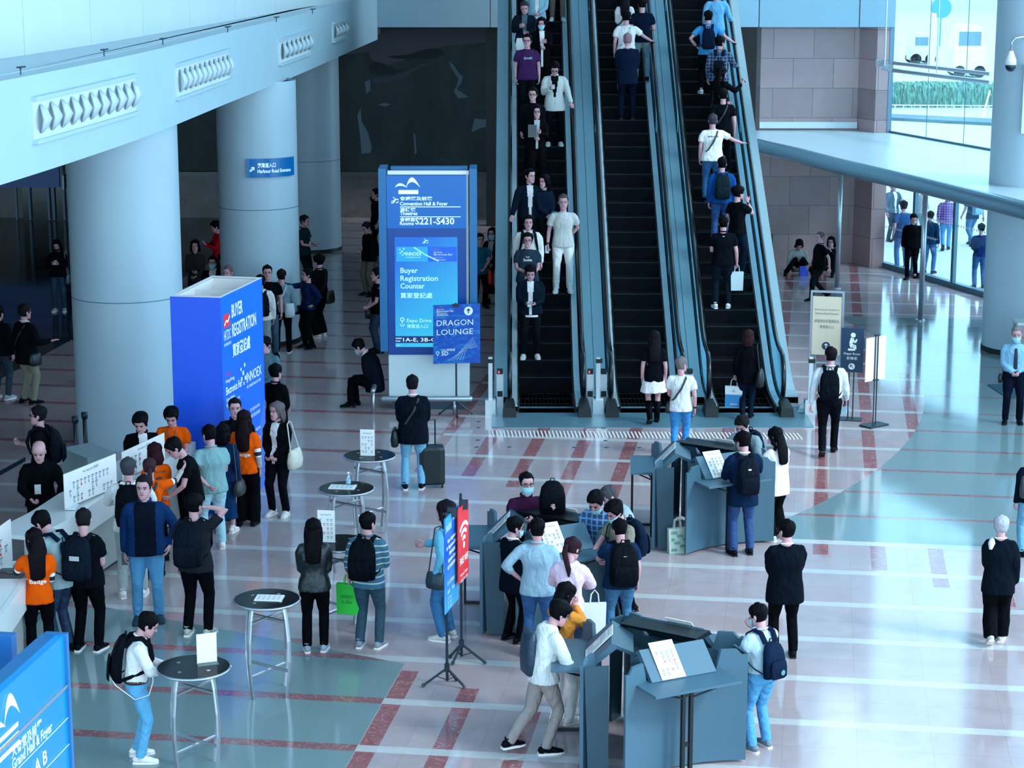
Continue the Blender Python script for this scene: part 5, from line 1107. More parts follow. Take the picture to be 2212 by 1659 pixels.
    for si, (x, y, z) in ((-1, feet[0]), (1, feet[1])):
        Hp = pel + Vector((si * hipx, 0, -.02)); A = Vector((x, y, .085 + z)); K, A = ik(Hp, A, thigh, shin, Vector((si * .08, 1, .05 if sit is None else .8)))
        body.tube([lerp3(pel, Hp, .7), Hp, lerp3(Hp, K, .5), K, lerp3(K, A, .35), A, A + Vector((0, 0, -.03))], [.08, .085, .072, .052, .050, .034, .034], 10); ft[si] = (Hp, K, A, z)
        body.tube([A + Vector((0, -.04, -.05)), A + Vector((0, .03, -.045)), A + Vector((0, .11, -.065))], [.034, .036, .028], 8)
    sk = SKIN[skin]; nm = 'person'
    # head and hands stay crisp; trunk and limbs are fused by remeshing
    extra = MB(); extra.smooth = True; extra.add(HEAD.v, HEAD.f, HM)
    for si in (-1, 1):
        an = arms[0] if si < 0 else arms[1]; hp = ARMS[an][2] if isinstance(an, str) else 'flat' if an[0] == 'W' else an[2]; Hh = HANDS[hp]
        flip = hands[si][0].to_3x3().determinant() < 0; extra.add(Hh.v, [f[::-1] for f in Hh.f] if flip else Hh.f, hands[si][0])
    root = bpy.data.objects.new(nm, bpy.data.meshes.new('person')); COL.objects.link(root); root.location = pos; root.rotation_euler = (0, 0, -radians(face)); root.scale = (s, s, s)
    tag(root, label, cat, group); vox = .013 if grade else .02
    JOBS.append(dict(mb=body, vox=vox, sm=3, dst=root.data, mat=sk, extra=extra))
    fr_ = dict(root=root, HM=HM, hands=hands, tor=tor, s=s, R3=R3, pos=pos, tdir=tdir, th=th); FR[key] = fr_
    def job(name, mb, m, vx=.016, sm=4, wr=.004, split=None, post=None, child=root):
        JOBS.append(dict(mb=mb, vox=vx, sm=sm, wr=wr, name=name, mat=m, parent=child, split=split, post=post, tor=tor, fr=fr_))
    # ---- bottoms
    bk, bc = bot; bm = mat(bc, .75, kind='denim' if bk in ('jeans',) else 'cloth')
    g_ = MB(); g_.smooth = True
    if bk in ('trousers', 'jeans', 'wide', 'shorts'):
        w = 1.25 if bk == 'wide' else 1.0
        g_.loft([ring(-.09, .155 * fx_, .118 * fx_), ring(0, .172 * fx_, .124 * fx_), ring(.06, .155 * fx_, .114 * fx_)])
        for si in (-1, 1):
            Hp, K, A, z = ft[si]; hem = .0
            pts = [lerp3(pel, Hp, .6) + Vector((0, 0, -.01)), Hp + Vector((0, 0, -.02)), lerp3(Hp, K, .5), K, lerp3(K, A, .5), A + Vector((0, -.005, -.02))]
            rd = [.10, .105 * fx_, .09 * w * (.5 + .5 * fx_), .07 * w, .064 * w * w, .060 * w * w]
            if bk == 'shorts': pts = pts[:4]; rd = [.10, .11, .10, .085]
            g_.tube(pts, rd, 14)
        job(bk if bk in ('jeans', 'shorts') else 'trousers', g_, bm, wr=.006)
    else:
        L_ = {'skirt': .38, 'longskirt': .74, 'dress': .62}[bk]; fl = {'skirt': 1.55, 'longskirt': 1.25, 'dress': 1.3}[bk]
        g_.loft([[pel + Vector((.155 * fl ** t * (1 + (.06 * cos(8 * a) * t)) * cos(a), .115 * fl ** t * (1 + (.06 * cos(8 * a) * t)) * sin(a), .07 - L_ * t)) for a in [2 * pi * i / 24 for i in range(24)]] for t in (0, .2, .4, .6, .8, 1)])
        job('skirt', g_, bm, wr=.006)
    # ---- tops
    tk, tcol = top[0], top[1]; tkind = top[2] if len(top) > 2 else ('leather' if tk == 'leather' else 'cloth'); tm = mat(tcol, .42 if tk == 'leather' else .8, kind=tkind)
    long_ = tk not in ('tee', 'polo', 'vest'); jack = tk in ('jacket', 'blazer', 'coat', 'leather', 'hoodie', 'vest')
    ex = .034 if jack else .020; hemz = {'tee': -.11, 'polo': -.10, 'shirt': -.12, 'sweater': -.06, 'jacket': -.09, 'leather': -.10, 'blazer': -.20, 'coat': -.30, 'hoodie': -.08, 'tucked': .03, 'vest': -.02}[tk]
    g_ = MB(); g_.smooth = True
    rs = [(hemz, .176 + ex, .130 + ex), (hemz * .5, .172 + ex, .126 + ex)] if hemz < .02 else []
    rs += [(.02 if hemz < .02 else .03, .162 + ex, .116 + ex), (.12, .145 + ex, .103 + ex), (.20, .142 + ex, .102 + ex), (.31, .158 + ex, .112 + ex), (.39, .150 + ex, .103 + ex), (.435, .115 + ex, .080 + ex), (.468, .075 + ex * .8, .063 + ex * .6), (.505, .062 + ex * .3, .060 + ex * .3)]
    if wom and tk not in ('blazer', 'coat'): rs = [(z, rx * (.88 if .08 < z < .25 else 1), ry * (.88 if .08 < z < .25 else 1.02)) for z, rx, ry in rs]
    bel = .016 if fat > 1.08 else 0
    g_.loft([ring(z, rx * fx_, ry * fx_, yo=bel if z < .25 else 0) for z, rx, ry in rs])
    for si in (-1, 1):
        S, E_, T = chains[si]; r0 = .058 + ex * .45; pts = [lerp3(tor(0, 0, .425), S, .5), lerp3(tor(0, 0, .425), S, .9), lerp3(S, E_, .18), lerp3(S, E_, .55)]; rd = [r0 * 1.0, r0 * 1.02, r0, r0 * .93]
        if long_: pts += [lerp3(S, E_, .85), E_, lerp3(E_, T, .3), lerp3(E_, T, .7 if 'rolled' not in opt else .4), lerp3(E_, T, .96 if 'rolled' not in opt else .5)]; rd += [r0 * .88, r0 * .82, r0 * .78, r0 * .66, r0 * .60]
        else: pts[-1] = lerp3(S, E_, .62 if tk != 'vest' else .3); rd[-1] = r0 * 1.02
        g_.tube(pts, rd, 12)
    if tk in ('hoodie',) or 'hood' in opt: g_.tube([tor(-.07, .03, .50), tor(-.085, -.05, .50), tor(0, -.105, .47), tor(.085, -.05, .50), tor(.07, .03, .50)], [.03, .038, .05, .038, .03], 10)
    spl = None
    if jack and 'closed' not in opt:
        wv_ = .055 if tk == 'blazer' else .115 if 'open' in opt else .06; zl = .08 if tk == 'blazer' else -.3
        spl = lambda c: c[1] > .03 and abs(c[0]) < (.018 + wv_ * max(0, min(1, (c[2] - zl) / .38)) if tk == 'blazer' else (wv_ if 'open' in opt else .022 + .08 * max(0, c[2])))
        if tk == 'blazer': sp0 = spl; spl = lambda c: sp0(c) and c[2] > zl
    nm_t = {'tee': 't_shirt', 'polo': 'polo_shirt', 'shirt': 'shirt', 'sweater': 'sweater', 'jacket': 'jacket', 'leather': 'leather_jacket', 'blazer': 'blazer', 'coat': 'coat', 'hoodie': 'hoodie', 'tucked': 'shirt', 'vest': 'vest'}[tk]
    job(nm_t, g_, tm, wr=.005, split=(spl, 'inner_shirt', mat(inner or 'cfe6f0', .8, kind='cloth')) if spl else None, post=acc)
    if tk in ('polo', 'shirt', 'tucked', 'blazer', 'jacket', 'coat'):     # collar
        q_ = MB(); q_.smooth = True; cp_ = [tor(.058 * sin(a), -.008 + .062 * cos(a), .515 + (.022 if cos(a) < -.2 else .0) - .02 * max(0, cos(a))) for a in [pi * 1.0 * k / 5 + pi * .0 for k in range(-4, 5)]]
        cp_ = [tor(.064 * sin(a), -.006 + .066 * cos(a), .512 + .018 * (1 - cos(a)) / 2) for a in [.5 + (2 * pi - 1.0) * k / 12 for k in range(13)]]
        q_.tube(cp_, (.012, .02), 6, side=(0, 0, 1)); q_.build('collar', mat('d8eef8', .8, kind='cloth') if tk == 'blazer' else tm, root)
    if 'belt' in opt: q_ = MB(); q_.smooth = True; q_.loft([ring(.02, .182 * fx_, .134 * fx_), ring(.055, .180 * fx_, .132 * fx_)]); q_.build('belt', mat('3a2420', .5), root)
    if 'whitehem' in opt: q_ = MB(); q_.smooth = True; q_.loft([ring(-.10, .178 * fx_, .135 * fx_), ring(-.135, .182 * fx_, .138 * fx_)]); q_.build('shirt_hem', M_SOLE, root)
    # ---- shoes
    sm_ = mat(shoes[0], .5, kind='cloth')
    for si in (-1, 1):
        Hp, K, A, z = ft[si]; yaw_ = -si * .14; tilt = .55 if z > .03 and sit is None and not isinstance(feet, type(None)) and z < .3 and walk else 0
        M = Matrix.Translation(A) @ Matrix.Rotation(yaw_, 4, 'Z') @ Matrix.Rotation(-tilt, 4, 'X'); q_ = MB(); q_.smooth = True
        q_.tube([(0, -.085, -.048), (0, -.06, -.035), (0, .0, -.028), (0, .06, -.038), (0, .12, -.052), (0, .175, -.060), (0, .19, -.064)], [(.022, .02), (.038, .042), (.042, .048), (.045, .038), (.048, .026), (.038, .018), (.018, .010)], 12, side=(1, 0, 0), M=M)
        q_.tube([(0, -.005, -.03), (0, -.01, .035)], [.045, .044], 10, M=M); o = q_.build('shoe', sm_, root)
        if 'boots' in opt: b4 = MB(); b4.smooth = True; b4.tube([A + Vector((0, -.005, -.02)), lerp3(A, K, .35), lerp3(A, K, .75)], [.052, .058, .064], 12); b4.build('boot_shaft', sm_, root)
        q_ = MB(); q_.smooth = False; out = [(.030, -.09), (.040, -.05), (.042, .02), (.050, .10), (.044, .155), (.022, .192)]; po = [(x, y) for x, y in out] + [(-x, y) for x, y in out[::-1]]
        q_.prism(po, -.087, -.066, M=M); q_.build('sole', M_SOLE if shoes[1] else mat('0a0e14', .6), o)
    # ---- head furniture
    st_, hc = hair; hm_ = mat(hc, .55, kind='cloth')
    if st_ != 'bald':
        Hm = HAIR[st_]; q_ = MB(); q_.smooth = True; q_.add(Hm.v, Hm.f, HM)
        if st_ in ('long', 'bob'):
            L_ = .13 if st_ == 'bob' else (top[3] if len(top) > 3 else .30)
            def hp2(x, y, z): return HM @ Vector((x, y, z))
            bk_ = [hp2(0, -.045, .16), hp2(0, -.07, .09), hp2(0, -.075, .03)]
            end = tor(0, -.135 if L_ > .2 else -.10, .50 - L_ + .10); mid = tor(0, -.12, .49)
            q_.tube(bk_ + ([mid, end, end + Vector((0, 0, -.03))] if L_ > .2 else [hp2(0, -.06, -.02), hp2(0, -.055, -.045)]), [(.078, .055), (.085, .05), (.088, .045)] + ([(.108, .045), (.095, .036), (.065, .02)] if L_ > .2 else [(.085, .04), (.07, .025)]), 12, side=HM.to_3x3().col[0])
            for sd in (-1, 1): q_.tube([hp2(sd * .06, .015, .19), hp2(sd * .078, .01, .12), hp2(sd * .082, -.005, .05), hp2(sd * .08, -.03, -.02 if L_ > .2 else .0)] + ([tor(sd * .09, -.02 if 'front' not in opt else .12, .42), tor(sd * .085, -.06 if 'front' not in opt else .15, .34)] if L_ > .2 else []), [.018, .024, .028, .026] + ([.026, .012] if L_ > .2 else []), 8)
        if st_ == 'tail':
            L_ = top[3] if len(top) > 3 else .26; b0 = HM @ Vector((0, -.09, .15)); 
            q_.tube([b0, HM @ Vector((0, -.125, .12)), HM @ Vector((0, -.125, .05)), tor(.01, -.14, .50 - L_ * .5), tor(.015, -.14, .48 - L_)], [.022, .030, .034, .032, .010], 10)
        q_.build('hair', hm_, root)
    fv = abs(((face + look[0] + twist) % 360) - 180) < 125 or 'face' in opt
    if fv:
        for sd in (-1, 1):
            q_ = MB(); q_.smooth = True; q_.ball((sd * .031, .086, .112), (.012, .006, .0055), 8, 5, M=HM); q_.build('eye', M_EYE, root)
            q_ = MB(); q_.tube([(sd * .016, .096, .127), (sd * .032, .094, .131), (sd * .048, .084, .127)], (.0045, .002), 5, side=(0, 0, 1), M=HM); q_.build('eyebrow', hm_ if st_ != 'bald' else M_EYE, root)
        if 'mask' not in opt: q_ = MB(); q_.smooth = True; q_.tube([(-.022, .090, .052), (0, .098, .054), (.022, .090, .052)], [(.003, .003), (.008, .005), (.003, .003)], 6, side=(0, 0, 1), M=HM); q_.build('mouth', M_LIP, root)
    if 'mask' in opt: q_ = MB(); q_.smooth = True; q_.add(MASK.v, MASK.f, HM); q_.build('face_mask', M_MASK if 'darkmask' not in opt else mat('101820', .7), root)
    if 'glasses' in opt: q_ = MB(); q_.add(GLS.v, GLS.f, HM); q_.build('glasses', mat('10151c', .3), root)
    if 'watch' in opt:
        Hx, T, E_, S = hands[-1 if 'watchl' in opt else 1]; d = (T - E_).normalized(); q_ = MB(); q_.tube([T - d * .05, T - d * .02], .033, 10); q_.build('watch', M_BLACK, root)
    if 'lanyard' in opt:
        q_ = MB(); q_.tube([tor(-.05, .03, .50), tor(-.055, .135, .42), tor(0, .155, .22)], .005, 5); q_.tube([tor(.05, .03, .50), tor(.055, .135, .42), tor(0, .155, .22)], .005, 5); q_.build('lanyard', mat('2c4c70', .6), root)
        q_ = MB(); q_.hexa([tor(x, y, z) for z in (.08, .2) for x, y in ((-.04, .15), (.04, .15), (.04, .162), (-.04, .162))]); q_.build('badge', mat('c9e4f0', .6), root)
    if 'strap' in opt:
        sg = -1 if 'strapl' in opt else 1; q_ = MB()
        q_.tube([tor(sg * x, y * fx_, z) for x, y, z in ((.09, .02, .50), (.06, .145, .40), (-.06, .17, .18), (-.19, .06, .02), (-.10, -.165, .12), (.02, -.16, .30), (.09, -.09, .46), (.09, .02, .50))], (.016, .005), 6, side=(0, 0, 1)); q_.build('bag_strap', mat('0e1a28' if 'lightstrap' not in opt else '9cc4d6', .6), root)
    return fr_
# ---------------------------------------------------------------- things people carry; all built where they hang, in hall coordinates
def world(fr_, p): return fr_['root'].location + (Matrix.Rotation(fr_['root'].rotation_euler.z, 3, 'Z') @ Vector(p)) * fr_['s']
def backpack(key, label, col='0a1220', sz=(.30, .46, .15), lower=0.0, extra='', col2=None, name='backpack', group=None):
    f = FR[key]; tor = f['tor']; s = f['s']; o = world(f, tor(0, -.14, .06 - lower)); rt = thing(name, label, 'backpack', o, 0, group); inv = Matrix.Translation(-o)
    def L_(x, y, z): return world(f, tor(x, y, z)) - o
    m = mat(col, .6, kind='cloth'); w, h_, d = sz[0] / 2, sz[1], sz[2]; z0 = .02 - lower; q_ = MB(); q_.smooth = True; rings = []
    for t, kw, kd in ((0, .72, .45), (.04, .92, .8), (.2, 1, 1.05), (.5, 1, 1), (.75, .95, .8), (.9, .8, .6), (.985, .55, .35), (1, .3, .2)):
        rings.append([L_(w * kw * abs(cos(a)) ** .6 * (1 if cos(a) >= 0 else -1), -.150 - d * kd / 2 + d * kd / 2 * abs(sin(a)) ** .6 * (1 if sin(a) >= 0 else -1), z0 + h_ * t) for a in [2 * pi * i / 16 for i in range(16)]])
    q_.loft(rings); q_.build('main_compartment', m, rt)
    q_ = MB(); q_.smooth = True; rings = []
    for t, kw, kd in ((.04, .6, .3), (.1, .8, 1), (.35, .82, 1), (.5, .75, .7), (.54, .6, .2)):
        rings.append([L_(w * kw * abs(cos(a)) ** .6 * (1 if cos(a) >= 0 else -1), -.150 - d - .005 - .03 * kd * (.5 - .5 * sin(a)), z0 + h_ * t) for a in [2 * pi * i / 14 for i in range(14)]])
    q_.loft(rings); q_.build('front_pocket', mat(col2, .6, kind='cloth') if col2 else m, rt)
    q_ = MB(); q_.tube([L_(-.03, -.17, z0 + h_ - .01), L_(-.02, -.17, z0 + h_ + .04), L_(.02, -.17, z0 + h_ + .04), L_(.03, -.17, z0 + h_ - .01)], .008, 6); q_.build('grab_loop', m, rt)
    for sd in (-1, 1):
        q_ = MB(); q_.tube([L_(sd * .075, -.16, .40 - lower * .5), L_(sd * .085, -.10, .495), L_(sd * .095, .0, .525), L_(sd * .115, .105, .47), L_(sd * .135, .150, .33), L_(sd * .165, .10, .18), L_(sd * .16, -.08, .10), L_(sd * .12, -.16, .06)], [(.028, .008)] * 5 + [(.018, .006)] * 3, 6, side=Vector((1, 0, 0))); q_.build('shoulder_strap', m, rt)
    zz = mat('9fb8c4', .4)
    if 'label' in extra: q_ = MB(); q_.add([L_(x, -.152 - d - .045, z) for x, z in ((-.03, z0 + h_ * .55), (.09, z0 + h_ * .55), (.09, z0 + h_ * .66), (-.03, z0 + h_ * .66))], [(0, 1, 2, 3)]); q_.build('patch', zz, rt)
    if 'zips' in extra:
        for x, z in ((-.09, .45), (-.05, .25), (.05, .5)): q_ = MB(); q_.tube([L_(x, -.165 - d, z0 + h_ * z), L_(x, -.168 - d, z0 + h_ * (z - .12))], .006, 5); q_.build('zip_pull', zz, rt)
    if 'cross' in extra:
        for z in (.72, .38): q_ = MB(); q_.add([L_(x, -.172 - d * (.7 if z > .6 else 1), z0 + h_ * z + zz_) for x, zz_ in ((-.02, -.02), (.02, -.02), (.02, .02), (-.02, .02))], [(0, 1, 2, 3)]); q_.build('badge', mat('e0f2fa', .4), rt)
    if 'disc' in extra: q_ = MB(); q_.add([L_(.04 + .03 * cos(a), -.19 - d, z0 + h_ * .22 + .03 * sin(a)) for a in [2 * pi * i / 12 for i in range(12)]], [list(range(12))]); q_.build('badge', mat('4c8c9c', .5), rt)
    return rt
def hand_pos(key, si, dz=0.0, df=0.0):
    f = FR[key]; Hx, T, E_, S = f['hands'][si]; p = T + (T - E_).normalized() * (.08 + df) + Vector((0, 0, dz)); return world(f, p)
def phone(key, si, label, w=.075, h_=.15, col='0a1018', tilt=35, name='phone', cat='phone', light=True, off_=(0, 0, 0)):
    f = FR[key]; p = hand_pos(key, si, .02, .01); rt = thing(name, label, cat, p, f['root'].rotation_euler.z); M = Matrix.Translation(off_) @ Matrix.Rotation(radians(-tilt), 4, 'X')
    MB().box(-w / 2, w / 2, -h_ / 2, h_ / 2, -.004, .004, M=M).build('case', mat(col, .3), rt)
    MB().box(-w * .46, w * .46, -h_ * .47, h_ * .47, .0042, .005, M=M).build('screen', mat('a8d4e8' if light else '10202c', .2), rt); return rt
def held_bag(key, si, label, w, h_, col, name='paper_bag', motif=None, d=.1, rz=0, dz=.16, kind='plain'):
    p = hand_pos(key, si, -.01, .0); return tote(p + Vector((0, 0, -h_ - dz + .02)), FR[key]['root'].rotation_euler.z + rz, w, h_, mat(col, .6, kind=kind), label, None, name, d, motif)
def shoulder_bag(key, label, col, loc=(.22, -.02, -.02), w=.30, h_=.22, d=.1, kind='leather', sh=.12, name='shoulder_bag', rz=0, strap=True):
    f = FR[key]; tor = f['tor']; o = world(f, tor(*loc)); rt = thing(name, label, 'bag', o, f['root'].rotation_euler.z + rz); m = mat(col, .45, kind=kind); q_ = MB(); q_.smooth = True
    q_.loft([[(d / 2 * k2 * abs(cos(a)) ** .7 * (1 if cos(a) >= 0 else -1), w / 2 * k1_ * abs(sin(a)) ** .7 * (1 if sin(a) >= 0 else -1), -h_ + h_ * t) for a in [2 * pi * i / 14 for i in range(14)]] for t, k1_, k2 in ((0, .8, .7), (.05, .95, .95), (.4, 1, 1.1), (.8, .9, .8), (1, .82, .35))]); q_.build('bag_body', m, rt)
    if strap:
        a = world(f, tor(loc[0] * .72, .06, .50)) - o; b_ = world(f, tor(loc[0] * .72, -.07, .50)) - o; Ri = Matrix.Rotation(-rt.rotation_euler.z, 3, 'Z'); q_ = MB(); q_.tube([(0, w * .36, -.02), Ri @ a, Ri @ ((a + b_) / 2 + Vector((0, 0, .03))), Ri @ b_, (0, -w * .36, -.02)], .009, 6); q_.build('strap', m, rt)
    return rt
# text or mark fixed on the cloth of a garment: vertices are dropped on its surface
def cloth_print(items, front=False, name='print'):
    """items: (kind, args, colour) in the flat plane of the back/chest: x to the reader's right, z above the hips"""
    def post(obj, job):
        tor = job['tor']; me = obj.data; bv = BVHTree.FromPolygons([v.co for v in me.vertices], [p.vertices[:] for p in me.polygons]); sgn = 1 if front else -1; by = {}
        for kind, args, col in items:
            mb = by.setdefault(col, MB())
            def put(x, z):
                X_ = x * (-1 if front else 1); p = tor(X_, sgn * .45, z); d = tor(X_, 0, z) - p; d.normalize(); hit = bv.ray_cast(p, d)
                return (hit[0] - d * .006) if hit[0] else tor(X_, sgn * .17, z)
            if kind == 't':
                body, cx, cz, w, h_ = args; vs, fs, x0_, x1_ = text_mesh(body, .02); k = w / (x1_ - x0_); mb.add([put(cx - w / 2 + (v[0] - x0_) * k, cz + v[1] * h_ / .72) for v in vs], fs)
            elif kind == 'arc':
                cx, cz, r, a0_, a1_, wd = args; n = 16; vs = []
                for i in range(n + 1):
                    a = radians(a0_ + (a1_ - a0_) * i / n); vs += [put(cx + (r + wd / 2) * cos(a), cz + (r + wd / 2) * sin(a)), put(cx + (r - wd / 2) * cos(a), cz + (r - wd / 2) * sin(a))]
                mb.add(vs, [(2 * i, 2 * i + 1, 2 * i + 3, 2 * i + 2) for i in range(n)])
            elif kind == 'r':
                x0_, x1_, z0, z1 = args; mb.add([put(x0_, z0), put(x1_, z0), put(x1_, z1), put(x0_, z1)], [(0, 1, 2, 3)])
        for col, mb in by.items(): mb.build(name, mat(col, .6), obj.parent)
    return post
def run_jobs():
    tmp = []
    for j in JOBS:
        o = j['mb'].build('tmp', j['mat'], smooth=True); r = o.modifiers.new('r', 'REMESH'); r.mode = 'VOXEL'; r.voxel_size = j['vox']; r.adaptivity = 0; r.use_smooth_shade = True
        m_ = o.modifiers.new('s', 'SMOOTH'); m_.iterations = j['sm']; m_.factor = .5; tmp.append(o)
    dg = bpy.context.evaluated_depsgraph_get()
    for j, o in zip(JOBS, tmp):
        me = bpy.data.meshes.new_from_object(o.evaluated_get(dg)); n = len(me.vertices); co = np.empty(n * 3); me.vertices.foreach_get('co', co); co = co.reshape(-1, 3)
        if j.get('wr'):
            no = np.empty(n * 3); me.vertices.foreach_get('normal', no); no = no.reshape(-1, 3); ph = co @ WP.T + WPH + (hash(j['name']) % 7) * 0; p2 = co @ (WP[:5] * 3.1).T + WPH[:5]; w = np.sin(ph).sum(1) / 3 + .45 * np.sin(p2 + 1.5 * np.sin(ph[:, :5])).sum(1) / 2 + .18 * np.sin(co[:, 2] * 48 + 5 * np.sin(co[:, 0] * 17 + co[:, 1] * 9)); co = co + no * (w * j['wr'])[:, None] * .8
        V_ = co.tolist(); Fs = [list(p.vertices) for p in me.polygons]
        if 'dst' in j:
            e_ = j['extra']; b_ = len(V_); V_ += [list(v) for v in e_.v]; Fs += [[i + b_ for i in f] for f in e_.f]; d = j['dst']; d.from_pydata(V_, [], Fs); d.materials.append(j['mat']); d.polygons.foreach_set('use_smooth', [True] * len(Fs)); d.update(); j['made'] = None
        else:
            def mk(name, faces, m):
                used = sorted({i for f in faces for i in f}); mp_ = {v: i for i, v in enumerate(used)}; q_ = MB(); q_.v = [V_[i] for i in used]; q_.f = [[mp_[i] for i in f] for f in faces]; q_.mi = [0] * len(faces); q_.sm = [True] * len(faces); return q_.build(name, m, j['parent'])
            sp = j.get('split')
            if sp:
                tor = j['tor']; f0 = tor(0, 0, .0); hz_ = f0.z; th = j['fr']['th']
                def loc(p):   # undo the lean roughly
                    z = p[2] - hz_; y = p[1]; fr_ = min(max(z / .5, 0), 1); c_ = tor(0, 0, max(0, z / max(.4, cos(th * .5)))); return (p[0] - c_.x, y - c_.y, z / max(.4, cos(th * .5)))
                A, B = [], []
                for f in Fs:
                    c = [sum(V_[i][k] for i in f) / len(f) for k in range(3)]; l_ = loc(c); (B if sp[0](l_) and l_[2] < .53 else A).append(f)
                ob = mk(j['name'], A, j['mat'])
                if B: mk(sp[1], B, sp[2])
            else: ob = mk(j['name'], Fs, j['mat'])
            if j.get('post'): j['post'](ob, j)
        bpy.data.meshes.remove(me)
    for o in tmp: me = o.data; bpy.data.objects.remove(o); bpy.data.meshes.remove(me)
def on_step(p):
    k = math.floor((p.y - YC - .05) / .405); y0 = YC + .05 + .405 * k; p = p.copy(); p.y = y0 + .19; p.z = (zs(y0 + .38) if k > 2 else 0.0) + .006; return p
def EH(x, y, h): return on_step(esc(x, y, h))
def GF(x, y, hy=None, lo=1.52, hi=1.88):
    g = G(x, y); h = 1.7 if hy is None else min(hi, max(lo, hgt(g, hy))); return g, h
def PF(key, foot, hy, face, label, top, bot, **k):
    g, h = GF(*foot, hy); h = k.pop('h', h); return person(key, g, h, face, label, top, bot, **k)
def PH(key, head, h, face, label, top, bot, **k):
    th = radians(k.get('lean', 0)); s = h / 1.72; ze = h; cy = 0
    if th: cy = .5 / th * (1 - cos(th)) + sin(th) * .28; ze = h - s * (.5 - .5 / th * sin(th) + .28 * (1 - cos(th)))
    g = G(*head, ze); g.z = 0; g -= Vector((sin(radians(face)), cos(radians(face)), 0)) * cy * s; return person(key, g, h, face, label, top, bot, **k)
def PE(key, head, h, face, label, top, bot, **k):
    p = EH(*head, h); dx = k.pop('dx', 0); p.x += dx; rl = k.pop('rl', None)
    if rl: a_ = list(k.get('arms', ('down', 'down'))); a_[0 if rl[0] < 0 else 1] = ('W', Vector((HX[rl[1]], p.y + rl[2], zs(p.y + rl[2]) + 1.0))); k['arms'] = tuple(a_)
    return person(key, p, h, face, label, top, bot, **k)
BK, NV_, WH, DN, LB, GY, KH = '080d14', '0c2348', 'dcf3fb', '2b6a98', '62b0dc', '7fa3b4', '8f9c92'
HB = '0a0c12'
# ---- left escalator, coming down (they face us)
EG = 'people riding down the left escalator'
PE('e1', (1146, 582), 1.74, 180, 'man in a dark button jacket over a white tee, lowest rider on the left escalator', ('jacket', '0b1a2c'), ('trousers', '0a1018'), arms=('phone_low', 'phone_low'), look=(0, 25), opt='whitehem face', inner='cfe8f4', shoes=('b9d2dc', 1), hair=('fluffy', HB), fat=1.08, group=EG)
PE('e2', (1140, 530), 1.72, 180, 'man in glasses and a dark Smile tee behind the lowest rider on the left escalator', ('tee', '22384c'), ('trousers', '0a1018'), arms=('clasp', 'phone_low'), opt='glasses', hair=('fluffy', HB), fat=1.12, acc=cloth_print([('t', ('Smile', 0, .30, .16, .05), 'dff2fa'), ('arc', (0, .40, .03, 200, 340, .01), 'dff2fa')], True), group=EG)
PE('e3', (1141, 481), 1.76, 175, 'man in a white zip jacket with dark backpack straps on the left escalator', ('hoodie', WH), ('trousers', '0a1018'), opt='closed', arms=('down', 'down'), hair=('fluffy', HB), group=EG)
PE('e4', (1217, 434), 1.86, 180, 'man in a cream tee and white trousers standing on the left escalator', ('tee', 'b9d0d4'), ('trousers', 'd4eef6'), arms=('behind', 'carry'), hair=('crop', '4a4a52'), skin=0, shoes=('d8eef6', 1), opt='watch', group=EG)
PE('e5', (1176, 394), 1.66, 150, 'long-haired woman turned to the man in the dark jacket on the left escalator', ('sweater', '0b1a30'), ('trousers', '0a1018'), arms=('clasp', 'clasp'), hair=('long', HB), look=(70, 0), opt='w', group=EG)
PE('e6', (1144, 378), 1.78, 175, 'tall man in a dark jacket resting an arm on the left handrail', ('jacket', '0c1a2a'), ('trousers', '0a1018'), arms=('down', 'down'), rl=(1, 0, -.25), hair=('crop', HB), look=(-35, 0), group=EG, fat=1.05)
PE('e7', (1160, 240), 1.64, 180, 'long-haired woman in glasses holding a grey book on the left escalator', ('jacket', '06090f'), ('wide', '05080e'), arms=('phone', 'phone_low'), hair=('long', HB), opt='w glasses', inner='a8c4d0', group=EG)
PE('e8', (1151, 186), 1.72, 175, 'smiling man in glasses and black sweater above the woman with the grey book', ('sweater', '080e16'), ('trousers', '05080e'), arms=('phone_low', 'down'), opt='glasses', shoes=('d8eef6', 1), look=(15, 0), group=EG)
PE('e9', (1194, 140), 1.74, 180, 'person in a white blazer with one hand on the rail, left escalator', ('blazer', 'b4d0d6'), ('trousers', '05080e'), arms=('down', 'phone'), rl=(-1, 1, -.25), look=(0, 35), inner='080d14', shoes=('c9dfe0', 1), hair=('short', HB), opt='glasses', group=EG, dx=.04)
PE('e10', (1139, 83), 1.76, 175, 'man in glasses and a purple printed tee on the left escalator', ('tee', '3c2458'), ('trousers', '0a1018'), arms=('down', 'down'), opt='glasses', look=(15, 0), fat=1.1, acc=cloth_print([('r', (-.08, .09, .30, .36), '3a78a0'), ('t', ('RUNNER', 0, .315, .14, .03), 'b9d8e6')], True), group=EG)
PE('e11', (1170, 55), 1.60, 175, 'woman in black with a white scarf and mask behind the man in purple', ('coat', '05080e'), ('trousers', '05080e'), arms=('phone', 'phone_low'), hair=('bob', HB), opt='w mask', inner='dcf0f8', look=(10, 10), group=EG)
PE('e12', (1133, 8), 1.70, 180, 'older man in a dark navy jacket near the top of the left escalator, looking down', ('jacket', '0d1c2c'), ('trousers', '16222e'), arms=('phone_low', 'phone'), hair=('crop', '30343c'), look=(0, 25), inner='4c6c80', group=EG)
PE('e14', (1160, -30), 1.70, 180, 'person in a light blue jacket behind the older man, head above the frame', ('jacket', '7eb4ce'), ('trousers', '4c6c80'), arms=('clasp', 'down'), group=EG)
PE('e13', (1205, -110), 1.70, 180, 'person in khaki trousers, only legs in view atop the left escalator', ('tee', '1c2a38'), ('trousers', '6c6c66'), arms=('down', 'down'), shoes=('d8eef6', 1), group=EG)
